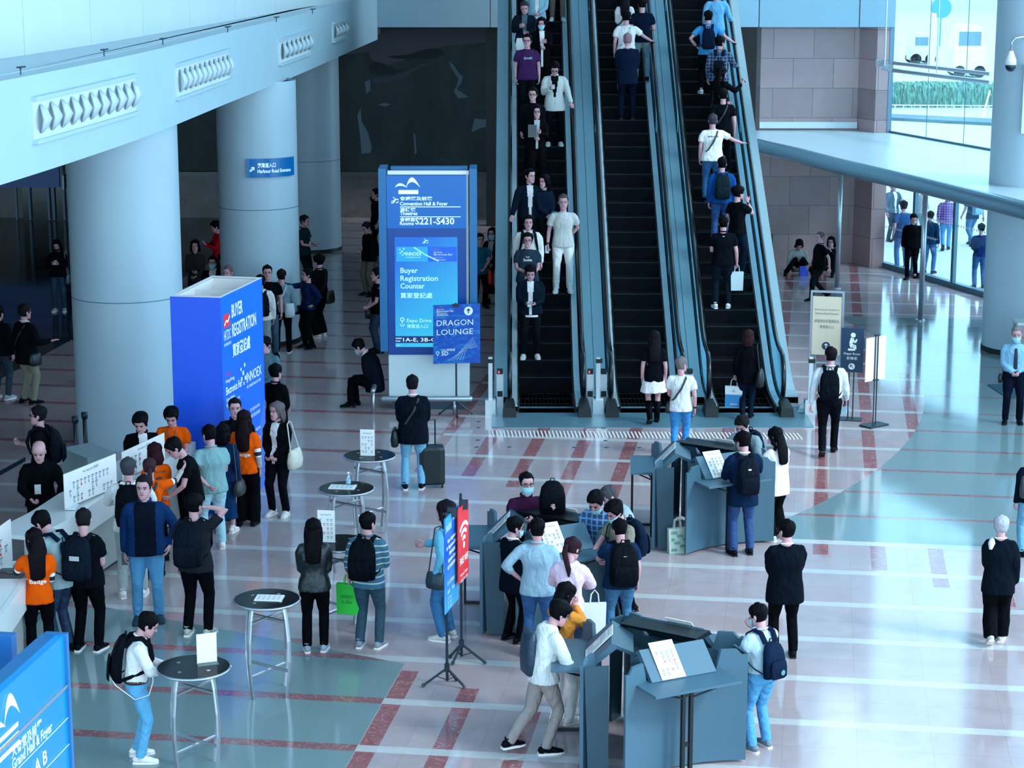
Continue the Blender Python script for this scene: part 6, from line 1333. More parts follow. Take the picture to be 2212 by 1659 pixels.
# ---- middle escalator
MG = 'people riding up the middle escalator'
PE('f1', (1356, 83), 1.78, 0, 'bald man in a dark suit with white collar on the middle escalator', ('blazer', '0a1a34'), ('trousers', '081226'), hair=('buzz', '8a7a88'), arms=('clasp', 'clasp'), group=MG, fat=1.05)
PE('f2', (1353, 30), 1.74, 0, 'man in a white tee with a grey strap across his back, middle escalator', ('tee', WH), ('jeans', '4c7c98'), rl=(1, 3, .3), opt='strap lightstrap', group=MG, fat=1.08)
PE('f3', (1387, 0), 1.76, 0, 'man in a dark navy tee in front of the man with the strap', ('tee', '081830'), ('trousers', '6c8fa0'), rl=(1, 3, .3), group=MG)
PE('f4', (1349, -14), 1.62, 0, 'long-haired woman in white with a dark strap at the top of the middle escalator', ('sweater', WH), ('trousers', '0a1018'), hair=('long', '14161e'), arms=('clasp', 'clasp'), opt='w strap', group=MG)
PF('f5', (1411, 915), 712, 0, 'long-haired woman in black top, white skirt and black boots before the middle escalator', ('tee', '080e18'), ('skirt', WH), hair=('long', '14161e'), arms=('down', 'down'), opt='w boots', walk=.22, shoes=('05080e', 0))
PF('f6', (1468, 985), 767, 8, 'grey-haired man in a white tee and jeans walking towards the escalators', ('tee', 'd4eef8'), ('jeans', '1f78b8'), hair=('crop', '6a7078'), arms=('clasp', 'down'), opt='strap watch', walk=.3, look=(35, 0))
# ---- right escalator
RG = 'people riding up the right escalator'
PE('g1', (1562, 473), 1.74, 0, 'man in a black polo with a clear plastic bag, on the right escalator', ('polo', '070c14'), ('trousers', '0b1826'), hair=('crop', HB), arms=('phone_low', 'carry'), shoes=('c9e4ee', 1), acc=cloth_print([('r', (-.02, .02, .44, .448), 'c9e4ee')]), group=RG, fat=1.08)
PE('g2', (1593, 405), 1.74, 55, 'man in glasses and a black shirt, hand at his mouth, on the right escalator', ('tee', '070c14'), ('trousers', '0c1c30'), hair=('fluffy', HB), arms=('down', 'mouth'), opt='glasses watch face', group=RG)
PE('g3', (1558, 335), 1.72, 0, 'man in a blue jacket with a dark backpack on the right escalator', ('hoodie', '104a94'), ('jeans', '123c74'), hair=('crop', HB), arms=('down', 'down'), opt='closed', group=RG)
PE('g4', (1541, 266), 1.74, 0, 'man in a white printed tee and jeans reaching for the right rail', ('tee', 'e4f8fe'), ('jeans', '164a78'), hair=('crop', '3c4450'), rl=(1, 5, .3), opt='strap', fat=1.15, acc=cloth_print([('t', ('AMORE ALWAYS', 0, .36, .20, .035), '24384c'), ('arc', (0, .30, .02, 0, 360, .006), '24384c')]), group=RG)
PE('g5', (1563, 207), 1.70, 5, 'man in a black tee in front of the man in the white printed tee', ('tee', '080d14'), ('trousers', '05080e'), arms=('down', 'down'), opt='strap', group=RG)
PE('g6', (1559, 165), 1.62, 55, 'woman in black turning right with a phone on the right escalator', ('shirt', '060a10'), ('wide', '05080e'), hair=('long', HB), arms=('clasp', 'high'), opt='w face', group=RG)
PE('g7', (1556, 93), 1.72, 8, 'man in a blue plaid shirt with a small dark backpack on the right escalator', ('shirt', '0e2a4c', 'plaid'), ('trousers', '05080e'), rl=(1, 5, .3), opt='mask', look=(40, 0), group=RG)
PE('g8', (1530, 34), 1.74, 0, 'man in a sky blue polo with one hand on his hip', ('polo', '3a9ae0'), ('trousers', '05080e'), arms=('hip', 'down'), rl=(1, 5, .25), hair=('crop', HB), shoes=('d8eef6', 1), opt='watch watchl', look=(-15, 0), group=RG)
PE('g9', (1549, -12), 1.76, 0, 'person in a light blue shirt at the top of the right escalator', ('shirt', '5fb0e4'), ('trousers', '4c6c80'), rl=(1, 5, .2), group=RG)
PF('g10', (1612, 905), 710, 10, 'woman in black carrying a blue and white paper bag towards the right escalator', ('blazer', '060a12'), ('trousers', '0a1a30'), hair=('bob', '2a1c24'), arms=('carry', 'down'), opt='w', walk=.2)
backpack('g3', 'dark grey-green backpack on the man in the blue jacket on the right escalator', '10242c', extra='zips'); backpack('g7', 'small dark backpack on the man in the plaid shirt', '0a1624', (.24, .30, .1)); backpack('g8', 'navy backpack on the man in the sky blue polo', '0a1c38', (.28, .42, .14)); backpack('e3', 'dark backpack of the man in the white zip jacket', '0a1420')
held_bag('g1', 1, 'clear plastic bag held by the man in the black polo', .24, .34, 'a8d0e0', 'plastic_bag', d=.16, dz=.1)
blu = lambda F, w, h_: [F.rect(0, h_ * .38, w * .96, h_ * .98, mat('2c8ccc', .5)), F.disc(w * .48, h_ * .2, w * .07, mat('8fc4de', .5)), F.text('EXPO', w * .3, h_ * .88, .03, LW, width=w * .4)]
held_bag('g10', -1, 'blue and white paper bag carried by the woman in black', .30, .36, 'd4f0fa', motif=blu, dz=.14)
shoulder_bag('g10', 'large black shoulder bag of the woman carrying the paper bag', '070b12', (.24, -.05, .08), .36, .30, .14)
shoulder_bag('g4', 'black sling bag at the right side of the man in the white printed tee', '0a0e16', (.22, -.05, .0), .24, .26, .1, strap=False); shoulder_bag('f6', 'small black crossbody bag of the man in the white tee and jeans', '10141a', (-.21, .02, .02), .2, .16, .07, strap=False)
shoulder_bag('f4', 'dark shoulder bag of the long-haired woman in white', '0a1830', (-.20, .0, .0), .26, .2, .09, strap=False); shoulder_bag('g6', 'black bag on the arm of the woman with the phone', '05080e', (-.2, .03, .0), .26, .24, .1)
phone('e1', 1, 'phone in the hands of the man in the button jacket'); phone('e9', 1, 'phone held by the person in the white blazer'); phone('g6', 1, 'white phone held by the woman in black on the right escalator', col='c4e4f0'); phone('e8', -1, 'phone held by the smiling man in black'); phone('e4', 1, 'phone in the lowered hand of the man in white trousers', tilt=80)
b_ = phone('e7', -1, 'grey book held against the chest of the woman in glasses', .17, .24, '4c7c90', 80, 'book', 'book', light=False, off_=(.1, .0, .0))
shoulder_bag('e12', 'white tote bag of the older man in the dark navy jacket', 'd4ecf4', (.06, .22, .02), .26, .26, .04, strap=False, rz=pi / 2)
shoulder_bag('e5', 'light blue coat over the arm of the long-haired woman', '4c8cb8', (-.10, .22, .10), .24, .34, .12, kind='cloth', strap=False, name='folded_coat')['category'] = 'coat'
# ---- far left
PF('l1', (130, 672), 515, 180, 'long-haired woman in dark clothes standing on the dark floor at far left', ('hoodie', '080c14'), ('jeans', '10304c'), hair=('long', HB), arms=('phone', 'phone'), opt='w mask darkmask closed', look=(0, 20), shoes=('a8c4d0', 1)); phone('l1', -1, 'phone of the woman on the dark floor'); shoulder_bag('l1', 'patterned black and white bag of the woman on the dark floor', '6c8c9c', (-.24, .08, .0), .22, .22, .1, kind='bands')
PF('l2', (62, 872), 655, 40, 'man in a black blazer and khaki trousers holding out his hand at the left edge', ('blazer', '080e18'), ('trousers', '7c8c80'), hair=('crop', '1c1c22'), arms=('down', 'out'), opt='strap', skin=0); shoulder_bag('l2', 'dark bag at the hip of the man in khaki trousers', '0a1626', (.24, .0, .0), .26, .22, .1, strap=False)
PF('l4', (5, 862), 640, 20, 'person in dark clothes cut off by the left frame edge', ('jacket', '0a0e18'), ('jeans', '10283c'), arms=('down', 'down'), shoes=('9cc4d4', 1), h=1.7)
FARG = 'people waiting between the first two columns'
PH('l5', (421, 517), 1.66, 175, 'woman in a brown shirt looking up, behind the booth by the big column', ('shirt', '2c3034'), ('trousers', '0a0e14'), hair=('bob', HB), arms=('clasp', 'phone_low'), opt='w', group=FARG)
PH('l6', (470, 474), 1.70, 250, 'man in a bright red jacket looking at his phone, left of the second column', ('sweater', 'b01828'), ('trousers', '0a0e14'), hair=('short', HB), arms=('phone', 'phone'), look=(0, 25), group=FARG); phone('l6', 1, 'phone of the man in the red jacket')
PH('l7', (459, 552), 1.62, 180, 'masked man in a dark suit and white shirt, behind the booth', ('blazer', '06090e'), ('trousers', '05080c'), arms=('clasp', 'clasp'), opt='mask', group=FARG)
PH('l8', (492, 572), 1.80, 200, 'bald man in a purple top just above the booth', ('sweater', '4c1c38'), ('trousers', '05080c'), hair=('buzz', '6c5c68'), group=FARG)
PH('l8b', (480, 545), 1.60, 150, 'dark-haired person partly hidden next to the masked man', ('jacket', '05080c'), ('trousers', '05080c'), group=FARG)
PH('l9', (577, 571), 1.82, 170, 'man in a black printed tee facing us, in front of the second column', ('tee', '060a10'), ('jeans', '204860'), hair=('crop', HB), acc=cloth_print([('r', (-.05, .05, .24, .32), '4c5c68')], True))
PH('l14', (562, 592), 1.70, 350, 'person in a white hooded top half hidden by the booth', ('hoodie', 'd8f0fa'), ('trousers', '8cb0c0'), opt='closed'); backpack('l14', 'dark backpack of the person half hidden by the booth', '0a1424')
QG = 'group standing by the second column'
PF('l10', (612, 762), 580, 355, 'man in a grey-blue shirt with a white sling bag by the second column', ('sweater', '6c98ac'), ('trousers', '060a10'), hair=('crop', '16181e'), arms=('phone_low', 'down'), opt='strap lightstrap', shoes=('10161e', 1), look=(20, 0), group=QG); shoulder_bag('l10', 'white sling bag on the man in the grey-blue shirt', 'b4d4e2', (.15, -.16, .14), .2, .28, .1, strap=False, rz=pi / 2)
PF('l11', (668, 752), 578, 235, 'man in a navy shirt pointing to the left by the second column', ('sweater', '0c2450'), ('trousers', '06090e'), arms=('hip', 'point'), look=(15, 0), opt='face strap', group=QG); shoulder_bag('l11', 'small black bag of the pointing man in navy', '05080c', (.22, .12, .0), .2, .18, .1, strap=False)
PF('l12', (692, 728), 548, 300, 'man in a black jacket and wide trousers right of the pointing man', ('jacket', '05080c'), ('wide', '05080c'), hair=('fluffy', HB), arms=('hip', 'clasp'), opt='strap', shoes=('d4ecf4', 1), group=QG); shoulder_bag('l12', 'black bag on the back of the man in wide trousers', '05080c', (.12, -.18, .06), .28, .26, .1, strap=False, rz=pi / 2)
PH('l13', (655, 463), 1.74, 110, 'man in a dark polo with a lanyard and phone between the second and third columns', ('polo', '14303c'), ('trousers', '0c1820'), hair=('crop', '20222a'), arms=('phone_low', 'phone_low'), opt='lanyard face', look=(0, 10)); phone('l13', 1, 'phone of the man between the columns')
PH('l15', (574, 724), 1.70, 200, 'man in a grey-blue padded jacket behind the booth edge', ('jacket', '4c7488'), ('jeans', '1c3c58'), arms=('clasp', 'down'), opt='closed', look=(10, 15))
PH('l16', (594, 784), 1.68, 30, 'woman in a black coat with pinned hair, behind the grey-haired woman', ('coat', '05080e'), ('trousers', '05080c'), hair=('short', HB), opt='w', arms=('clasp', 'clasp'))
PF('l17', (604, 1112), 866, 200, 'woman with grey hair, black jacket and white bag, right of the booth', ('jacket', '070b12'), ('trousers', '0a0e18'), hair=('bob', '5c6068'), arms=('clasp', 'clasp'), opt='w', inner='c4dcea', shoes=('dcf0f8', 1), look=(20, 0), fat=1.05); shoulder_bag('l17', 'large white bag on the shoulder of the grey-haired woman', 'c8dcd8', (-.26, -.02, .12), .36, .28, .14, kind='cloth')
person('l18', G(768, 880) + Vector((.35, 0, 0)), 1.70, -75, 'man in a dark suit and mask sitting on the low rail, looking at his phone', ('blazer', '06101c'), ('trousers', '06090f'), arms=('lap', 'knees'), sit=.50, feet=((-.12, .42, 0), (.1, .40, 0)), lean=42, look=(0, 15), opt='mask'); phone('l18', 1, 'phone of the man sitting on the rail', w=.13, h_=.2)
PF('l19', (893, 1056), 808, 0, 'man in a dark blazer and light jeans with a suitcase before the pylon', ('blazer', '0a1420'), ('jeans', '5ca0c4'), hair=('crop', '16161c'), arms=('clasp', 'phone_low'), fat=1.12, opt='strap', shoes=('0c1828', 1)); shoulder_bag('l19', 'black bag hanging at the left hip of the man with the suitcase', '05080e', (-.26, -.04, .02), .34, .26, .12, strap=False)
KG = 'people half hidden left of the pylon'
PH('m2', (812, 406), 1.72, 250, 'dark figure with a raised arm by the back wall left of the pylon', ('tee', '080c12'), ('trousers', '080c12'), arms=('down', 'head'), group=KG)
PH('m1', (797, 476), 1.72, 235, 'man in a black jacket and khaki trousers left of the pylon', ('jacket', '060a10'), ('trousers', '6c7068'), hair=('crop', '20222a'), arms=('phone_low', 'down'), look=(0, 25), opt='closed', group=KG)
PH('m3', (815, 577), 1.70, 260, 'person in a black tee holding papers, partly behind the pylon', ('tee', '05080c'), ('jeans', '0c2440'), arms=('clasp', 'clasp'), group=KG); shoulder_bag('m3', 'black bag of the person partly behind the pylon', '05080c', (.2, .12, -.02), .24, .22, .1, strap=False)
PF('n1', (1064, 655), 490, 200, 'masked woman in a long black skirt right of the pylon', ('jacket', '0a0e14'), ('longskirt', '05080c'), hair=('bob', HB), arms=('clasp', 'clasp'), opt='w mask', inner='9cb4c0')
PH('n2', (1036, 503), 1.66, 160, 'person with an orange bag just right of the pylon', ('tee', '1c6c8c'), ('trousers', '0a0e14'), arms=('clasp', 'down')); shoulder_bag('n2', 'orange bag of the person right of the pylon', 'e0442c', (-.2, .1, -.02), .22, .3, .08, kind='cloth', strap=False)
# ---- registration counter
PH('d1', (83, 874), 1.76, 270, 'man in glasses and a black shirt with a backpack, facing left beyond the counter', ('tee', '080e16'), ('trousers', '080c14'), hair=('crop', '16181e'), arms=('down', 'phone'), opt='glasses face', look=(0, 0)); backpack('d1', 'black backpack of the man in glasses beyond the counter', '0a1420'); phone('d1', 1, 'phone of the man in glasses beyond the counter')
PH('d2', (85, 951), 1.72, 160, 'bald man in a black jacket with a name badge, behind the counter', ('jacket', '05080e'), ('trousers', '05080c'), hair=('bald', HB), arms=('table', 'table'), lean=12, look=(15, 12), opt='closed'); q_ = MB(); f = FR['d2']; q_.hexa([f['tor'](x, y, z) for z in (.12, .26) for x, y in ((.02, .17), (.10, .165), (.10, .175), (.02, .18))]); q_.build('badge', mat('c4dce8', .5), f['root'])
PH('d3', (305, 885), 1.74, 165, 'man in a black coat over a white tee, behind the far notice board', ('coat', '04070c'), ('trousers', '05080c'), arms=('clasp', 'clasp'), look=(20, 28), inner='cfe6f2', hair=('fluffy', HB))
PH('d4', (371, 873), 1.70, 180, 'young staff member in an orange tee with a lanyard, in front of the blue booth', ('tee', 'ff5c0a'), ('trousers', '05080c'), arms=('phone_low', 'clasp'), opt='lanyard', look=(0, 30), hair=('fluffy', HB), acc=cloth_print([('arc', (0, .18, .05, 60, 330, .035), '301810')], True))
PH('d5', (372, 942), 1.74, 255, 'man in a black tee bending over the counter between the orange staff', ('tee', '070b12'), ('trousers', '05080c'), arms=('table', 'table'), lean=28, look=(0, 25))
OB = cloth_print([('t', ('SCAN YOUR', .0, .40, .20, .028), '5a2810'), ('arc', (0, .28, .055, 50, 350, .038), '4a2a28'), ('r', (.0, .085, .265, .295), '4a2a28'), ('t', ('Badge', 0, .155, .20, .05), 'e8f6fa')])
PH('d6', (335, 955), 1.62, 330, 'short-haired woman in an orange staff tee, back to us beside the far notice board', ('tee', 'ff5c0a'), ('trousers', '05080c'), hair=('bob', '2a1620'), arms=('clasp', 'clasp'), opt='w', acc=OB, look=(0, 10))
PH('d7', (322, 988), 1.60, 350, 'woman in an orange staff tee raising a striped sleeve to point', ('tee', 'ff5c0a'), ('trousers', '05080c'), hair=('tail', '3a2a34'), arms=('clasp', ((.30, .38, .12), (.3, 0, -1), 'rest')), opt='w strap', acc=OB)
def sleeves(key, sides=(-1, 1), a=.1, b_=.85):
    f = FR[key]
    for si in sides:
        Hx, T, E_, S = f['hands'][si]; q_ = MB(); q_.smooth = True; n = 18; U = lerp3(S, E_, .62); pts = [U, lerp3(U, E_, .5), E_] + [lerp3(E_, T, b_ * k / n) for k in range(1, n + 1)]; r = [.050, .049, .046] + [.045 - .012 * k / n for k in range(n)]
        q_.tube(pts, r, 10); 
        for i_, fc in enumerate(q_.f): q_.mi[i_] = (i_ // 10) % 2
        q_.build('striped_sleeve', [mat('dff2fa', .7), mat('10141e', .7)], f['root'])
sleeves('d7'); sleeves('d6')
PF('d8', (288, 1288), 986, 352, 'man in a white hooded jacket and pale trousers with a black backpack, at the counter', ('hoodie', 'd4eefa'), ('trousers', '9cb8c0'), hair=('crop', '3c4450'), arms=('table', 'table'), opt='closed glasses', shoes=('dcf0f8', 1), look=(15, 0)); backpack('d8', 'black backpack on the man in the white hooded jacket', '070c16', (.32, .5, .17))
PF('d9', (322, 1340), 1024, 172, 'smiling man in an open navy blazer and light jeans facing us', ('jacket', '103468'), ('jeans', '3c80b0'), hair=('crop', '1c1c24'), arms=('pocket', 'down'), inner='0a1424', opt='open', fat=1.16, look=(12, 0), shoes=('2c4458', 0)); phone('d9', 1, 'phone in the lowered hand of the man in the navy blazer', tilt=80, light=False)
PF('d10', (462, 1185), 916, 340, 'large man in a grey-green polo and pale jeans near the orange staff', ('polo', '7cb4c0'), ('jeans', '86bcd0'), hair=('crop', HB), arms=('behind', 'phone_low'), fat=1.14, look=(-15, 15), shoes=('dcf0f8', 1))
PF('d11', (428, 1372), 1064, 12, 'man in a dark tee scratching his head, black backpack on his back', ('tee', '1c242e'), ('trousers', '060910'), hair=('short', HB), arms=('down', 'head'), look=(15, 0), fat=1.06, shoes=('a8c0bc', 1)); backpack('d11', 'large black backpack of the man scratching his head', '0a1522', (.34, .52, .18), .02)
PF('d12', (488, 1150), 914, 8, 'woman in a navy jacket and long denim skirt with a brown handbag, back to us', ('jacket', '0c2a54'), ('longskirt', '0f3866', ), hair=('bob', HB), arms=('clasp', 'down'), opt='w', shoes=('dcf0f8', 1)); shoulder_bag('d12', 'brown leather handbag with tan handles on the woman in the denim skirt', '2a3034', (.24, -.02, -.06), .32, .2, .14)
PF('d13', (533, 1135), 884, 5, 'ponytailed woman in an orange Badge tee with black trousers, back to us beside the booth', ('tee', 'ff5c0a', 'cloth', .34), ('wide', '060910'), hair=('long', '1a1218'), arms=('clasp', 'down'), opt='w', fat=1.06, acc=OB); sleeves('d13')
PH('d14', (507, 858), 1.74, 170, 'man in a black shirt facing us between the booth and the orange Badge tee', ('shirt', '0a1018'), ('trousers', '05080c'), arms=('down', 'down'), hair=('crop', '14141a'), fat=1.08)
PH('d15', (86, 1100), 1.74, 300, 'man in a grey polo with a backpack strap bending over the lower counter', ('polo', '8cb8c4'), ('jeans', '0c2444'), hair=('short', HB), arms=('table', 'table'), lean=30, look=(0, 25)); backpack('d15', 'navy backpack of the man bending over the lower counter', '0a1c34', (.24, .36, .10))
PH('d16', (76, 1140), 1.62, 345, 'long-haired woman in an orange staff tee at the lower left counter', ('tee', 'ff5c0a', 'cloth', .36), ('trousers', '05080e'), hair=('long', '120e16'), arms=('table', 'clasp'), opt='w', look=(-20, 20), acc=OB); sleeves('d16')
PF('d17', (192, 1405), 1097, 12, 'man in a black tee and trousers with a large labelled backpack, at the lower counter', ('tee', '070c14'), ('trousers', '05080e'), hair=('crop', '1a1c22'), arms=('down', 'clasp'), fat=1.12, look=(-20, 15), opt='watch watchl', shoes=('0a0e16', 1)); backpack('d17', 'large black backpack with a pale label patch, at the lower counter', '0b1826', (.34, .5, .17), .0, 'label zips')
PF('d18', (300, 1640), 1317, 78, 'man in a white shirt and light jeans leaning on the nearest high table', ('tucked', 'd8f0fa'), ('jeans', '4896c4'), hair=('short', HB), arms=(((-.06, .36, -.20), (.5, -.3, -1), 'hold'), ((-.10, .38, -.17), (.5, -.2, -1), 'hold')), lean=16, look=(0, 22), opt='belt watch watchl face', shoes=('e4f6fd', 1)); backpack('d18', 'slim black backpack with a white cable, on the man at the nearest high table', '070d16', (.28, .48, .13)); phone('d18', 1, 'phone of the man leaning on the nearest high table')
# ---- middle of the hall
PF('c1', (682, 1406), 1118, 358, 'long-haired woman in a black leather jacket standing at a high table', ('leather', '0a141c'), ('trousers', '05080e'), hair=('long', '0b0c12'), arms=('clasp', 'clasp'), opt='w', shoes=('8cb0c8', 1), fat=1.06)
PF('c2', (798, 1398), 1104, 15, 'man in a blue striped polo with a black backpack and a green bag', ('shirt', '2f6484', 'stripes'), ('jeans', '16384c'), hair=('crop', HB), arms=('carry', 'phone_low'), look=(20, 0), shoes=('7c9cb0', 1), fat=1.05, opt='rolled'); backpack('c2', 'black backpack of the man in the striped polo', '060b14', (.34, .5, .17))
held_bag('c2', -1, 'bright green shopping bag held by the man in the striped polo', .30, .36, '1fc43c', 'shopping_bag', lambda F, w, h_: [F.text('SMART', w * .2, h_ * .45, .04, mat('0c7a28', .6), width=w * .5), F.text('Life', w * .25, h_ * .62, .04, mat('0c7a28', .6), width=w * .4)], dz=.0)
PF('c3', (966, 1380), 1078, 300, 'woman in a light blue sweater and jeans behind the blue and red posters', ('sweater', '5cb8e0'), ('jeans', '1c5c90'), hair=('long', '1a1820'), arms=('down', 'table'), opt='w', shoes=('c4dce4', 1)); shoulder_bag('c3', 'dark bag of the woman behind the posters', '1c3444', (-.22, .02, -.02), .26, .2, .1)
PH('c4', (1137, 1018), 1.70, 165, 'masked man in glasses and a maroon shirt behind the middle kiosk', ('shirt', '341838'), ('trousers', '05080e'), arms=('high', 'phone'), opt='mask glasses', hair=('crop', HB))
f = FR['c4']; p = isl[1] + Vector((.13, .25, 1.255)); rt = thing('backpack', 'upright black backpack resting on the middle kiosk, held by the man in maroon', 'backpack', p); q_ = MB(); q_.smooth = True
q_.loft([[(.16 * k * abs(cos(a)) ** .6 * (1 if cos(a) >= 0 else -1), .09 * k2 * abs(sin(a)) ** .6 * (1 if sin(a) >= 0 else -1), .40 * t) for a in [2 * pi * i / 16 for i in range(16)]] for t, k, k2 in ((0, .8, .7), (.05, 1, 1), (.5, 1, 1), (.8, .85, .8), (.97, .5, .4), (1, .3, .2))]); q_.build('main_compartment', mat('0a0f18', .6, kind='cloth'), rt)
q_ = MB(); q_.smooth = True; q_.loft([[(.13 * k * cos(a), -.09 - .03 * k * (.5 - .5 * sin(a)), .05 + .26 * t) for a in [2 * pi * i / 12 for i in range(12)]] for t, k in ((0, .5), (.1, 1), (.8, .95), (1, .4))]); q_.build('front_pocket', mat('0a0f18', .6, kind='cloth'), rt)
q_ = MB(); q_.tube([(-.03, 0, .39), (-.02, 0, .43), (.02, 0, .43), (.03, 0, .39)], .008, 5); q_.build('grab_loop', M_BLACK, rt)
PH('c5', (1290, 1056), 1.72, 200, 'masked man in a blue plaid shirt leaning in behind the middle kiosk', ('shirt', '1c4a78', 'plaid'), ('trousers', '05080e'), arms=('table', 'table'), lean=22, look=(10, 25), opt='mask')
person('c6', (1.42, 25.05, 0), 1.68, 252, 'grey-haired man bending low over the right corner of the middle kiosk', ('shirt', '8caebc'), ('trousers', '05080e'), hair=('crop', '3c4650'), arms=('table', 'table'), lean=42, look=(-10, 5), opt='face')
PH('c7', (1330, 1076), 1.66, 235, 'masked man in a tan shirt with a dark backpack, right side of the middle kiosk', ('polo', '7c8880'), ('trousers', '0a1420'), hair=('fluffy', HB), arms=('table', 'table'), lean=14, look=(0, 25), opt='mask face'); backpack('c7', 'dark blue backpack of the masked man in the tan shirt', '0c1e36', (.3, .46, .16))
PF('c8', (1108, 1385), 1114, 55, 'masked man in glasses and a dark suit at the left of the middle group', ('blazer', '06101e'), ('trousers', '04070c'), arms=('clasp', 'table'), opt='mask glasses face', look=(15, 12), hair=('short', HB))
PF('c9', (1160, 1418), 1117, 10, 'man in a light blue shirt holding a phone, back to us, middle kiosk', ('shirt', '8cc0dc'), ('jeans', '184a80'), hair=('crop', HB), arms=('hip', 'phone'), fat=1.1, opt='rolled', shoes=('c4dce4', 1)); phone('c9', 1, 'black phone held up by the man in the light blue shirt')
PH('c10', (1233, 1158), 1.62, 12, 'woman in a pale pink hooded jacket with a ponytail at the middle kiosk', ('hoodie', 'd0cdea', 'cloth', .12), ('jeans', '10284c'), hair=('tail', '2a1c28'), arms=('table', 'table'), opt='w glasses closed', lean=8, look=(25, 15))
tote(world(FR['c10'], FR['c10']['tor'](.30, .02, -.35)), .1, .26, .36, mat('cfe8f2', .7), 'white tote bag hanging from the woman in the pink jacket', name='tote_bag', d=.06)
shoulder_bag('c10', 'small dark backpack worn low by the woman in the pink jacket', '0c1a2c', (.02, -.20, .04), .24, .26, .1, rz=pi / 2, strap=False)
PF('c11', (1338, 1392), 1120, 352, 'big man in a navy tee and jeans with a very large black backpack', ('tee', '0f2f54'), ('jeans', '225c84'), hair=('short', HB), arms=('table', 'down'), fat=1.18, look=(-10, 15)); backpack('c11', 'very large black backpack with pale square badges', '070d16', (.38, .56, .22), .04, 'cross zips')
PF('c12', (1214, 1560), 1256, 40, 'long-haired woman in a mustard top and white trousers behind the man in white', ('sweater', 'c89040'), ('trousers', 'cfe6ee'), hair=('long', '0b0c12'), arms=('mouth', 'mouth'), opt='w face', look=(20, 20), shoes=('dcf0f8', 1)); phone('c12', 1, 'phone close to the face of the woman in mustard')
PF('c13', (1172, 1622), 1287, 68, 'man in a white hooded shirt and khaki trousers leaning on the near kiosk shelf', ('hoodie', 'c8e6ee'), ('trousers', '8c9498'), hair=('fluffy', HB), arms=('table', 'table'), lean=24, look=(0, 15), opt='closed glasses rolled watch face', shoes=('0a0e18', 1), feet=((-.10, -.34, .05), (.10, .0, 0))); phone('c13', 1, 'phone in the hands of the man in the white hooded shirt'); shoulder_bag('c13', 'slate blue sling backpack on the man in the white hooded shirt', '16334c', (-.08, -.20, .40), .30, .46, .14, rz=pi / 2, strap=False)
PF('c14', (1692, 1420), 1120, 355, 'man in a black suit and glasses with folded arms, back to us at the right', ('blazer', '06101c'), ('trousers', '04080f'), hair=('crop', HB), arms=('fold', 'fold'), opt='glasses', look=(-25, 0), fat=1.1)
PF('c15', (1640, 1618), 1303, 325, 'masked man in a pale blue shirt with a navy backpack, near kiosk', ('tucked', 'a8d8f0'), ('jeans', '3a86b8'), hair=('crop', HB), arms=('phone', 'high'), opt='mask watch watchl', lean=6, look=(-15, 10), shoes=('6c8ca0', 1), fat=1.08); backpack('c15', 'small navy backpack with a ring, on the man in the pale blue shirt', '0b1e3a', (.28, .40, .13), .02, 'disc'); phone('c15', -1, 'phone held up by the masked man in the pale blue shirt', .085, .17, tilt=60)
PH('c16', (1605, 893), 1.68, 215, 'masked man in a grey shirt with dark straps at the far kiosk', ('sweater', '7ca4b4'), ('trousers', '0a0e14'), arms=('table', 'table'), lean=16, look=(0, 25), opt='mask', hair=('short', '16181e')); backpack('c16', 'dark backpack of the masked man at the far kiosk', '0a1a34')
PF('c17', (1602, 1198), 930, 350, 'man in a navy blazer and jeans with a backpack, far kiosk', ('blazer', '0c2444'), ('jeans', '0e3468'), hair=('short', HB), arms=('phone', 'table'), look=(-20, 12), opt='whitehem'); backpack('c17', 'black backpack with an orange dot on the man in the navy blazer', '0a1422', (.3, .48, .18), .02, 'zips cross'); phone('c17', -1, 'pale phone held by the man in the navy blazer at the far kiosk', col='b4d4e4')
PF('c18', (1676, 1165), 922, 325, 'long-haired woman in a white blazer and wide black trousers at the far kiosk', ('blazer', 'dcf2fb'), ('wide', '04070c'), hair=('long', HB), arms=('table', 'table'), opt='w face', look=(-10, 12), lean=5, shoes=('c4dce8', 1))
PF('c19', (1788, 982), 744, 10, 'man in a white shirt and black trousers walking away with a black backpack', ('tucked', 'c8e8f8'), ('trousers', '060c16'), hair=('crop', '16161c'), arms=('walkb', 'walkf'), walk=.42, look=(-20, 0), fat=1.04); backpack('c19', 'black backpack on the man walking away in the white shirt', '070e1a', (.3, .46, .15))
phone('c19', 1, 'dark phone in the right hand of the walking man', light=False); phone('c19', -1, 'small white card in the left hand of the walking man', .13, .16, 'dcf2fb', 70, 'card', 'card')
PF('c20', (2186, 914), 702, 190, 'masked security guard in a light blue shirt and dark tie at the right edge', ('tucked', '7cbce6'), ('trousers', '081226'), hair=('buzz', '6c7480'), arms=('clasp', 'clasp'), opt='mask belt', fat=1.15, look=(0, 8)); q_ = MB(); f = FR['c20']; q_.tube([f['tor'](0, .14, .44), f['tor'](0, .165, .3), f['tor'](0, .16, .08)], [(.02, .006), (.03, .006), (.035, .006)], 6, side=(1, 0, 0)); q_.build('tie', mat('0a1630', .6), f['root']); shoulder_bag('c20', 'black radio pouch on the belt of the guard', '05080e', (.24, .04, -.02), .12, .16, .07, strap=False)
PF('c21', (2222, 1200), 965, 350, 'person with a small grey backpack cut off by the right frame edge', ('sweater', '0a1424'), ('jeans', '4c8cb0'), arms=('down', 'down')); shoulder_bag('c21', 'small dark grey backpack at the right frame edge', '2c3848', (-.14, -.18, .40), .24, .30, .12, rz=pi / 2, strap=False)
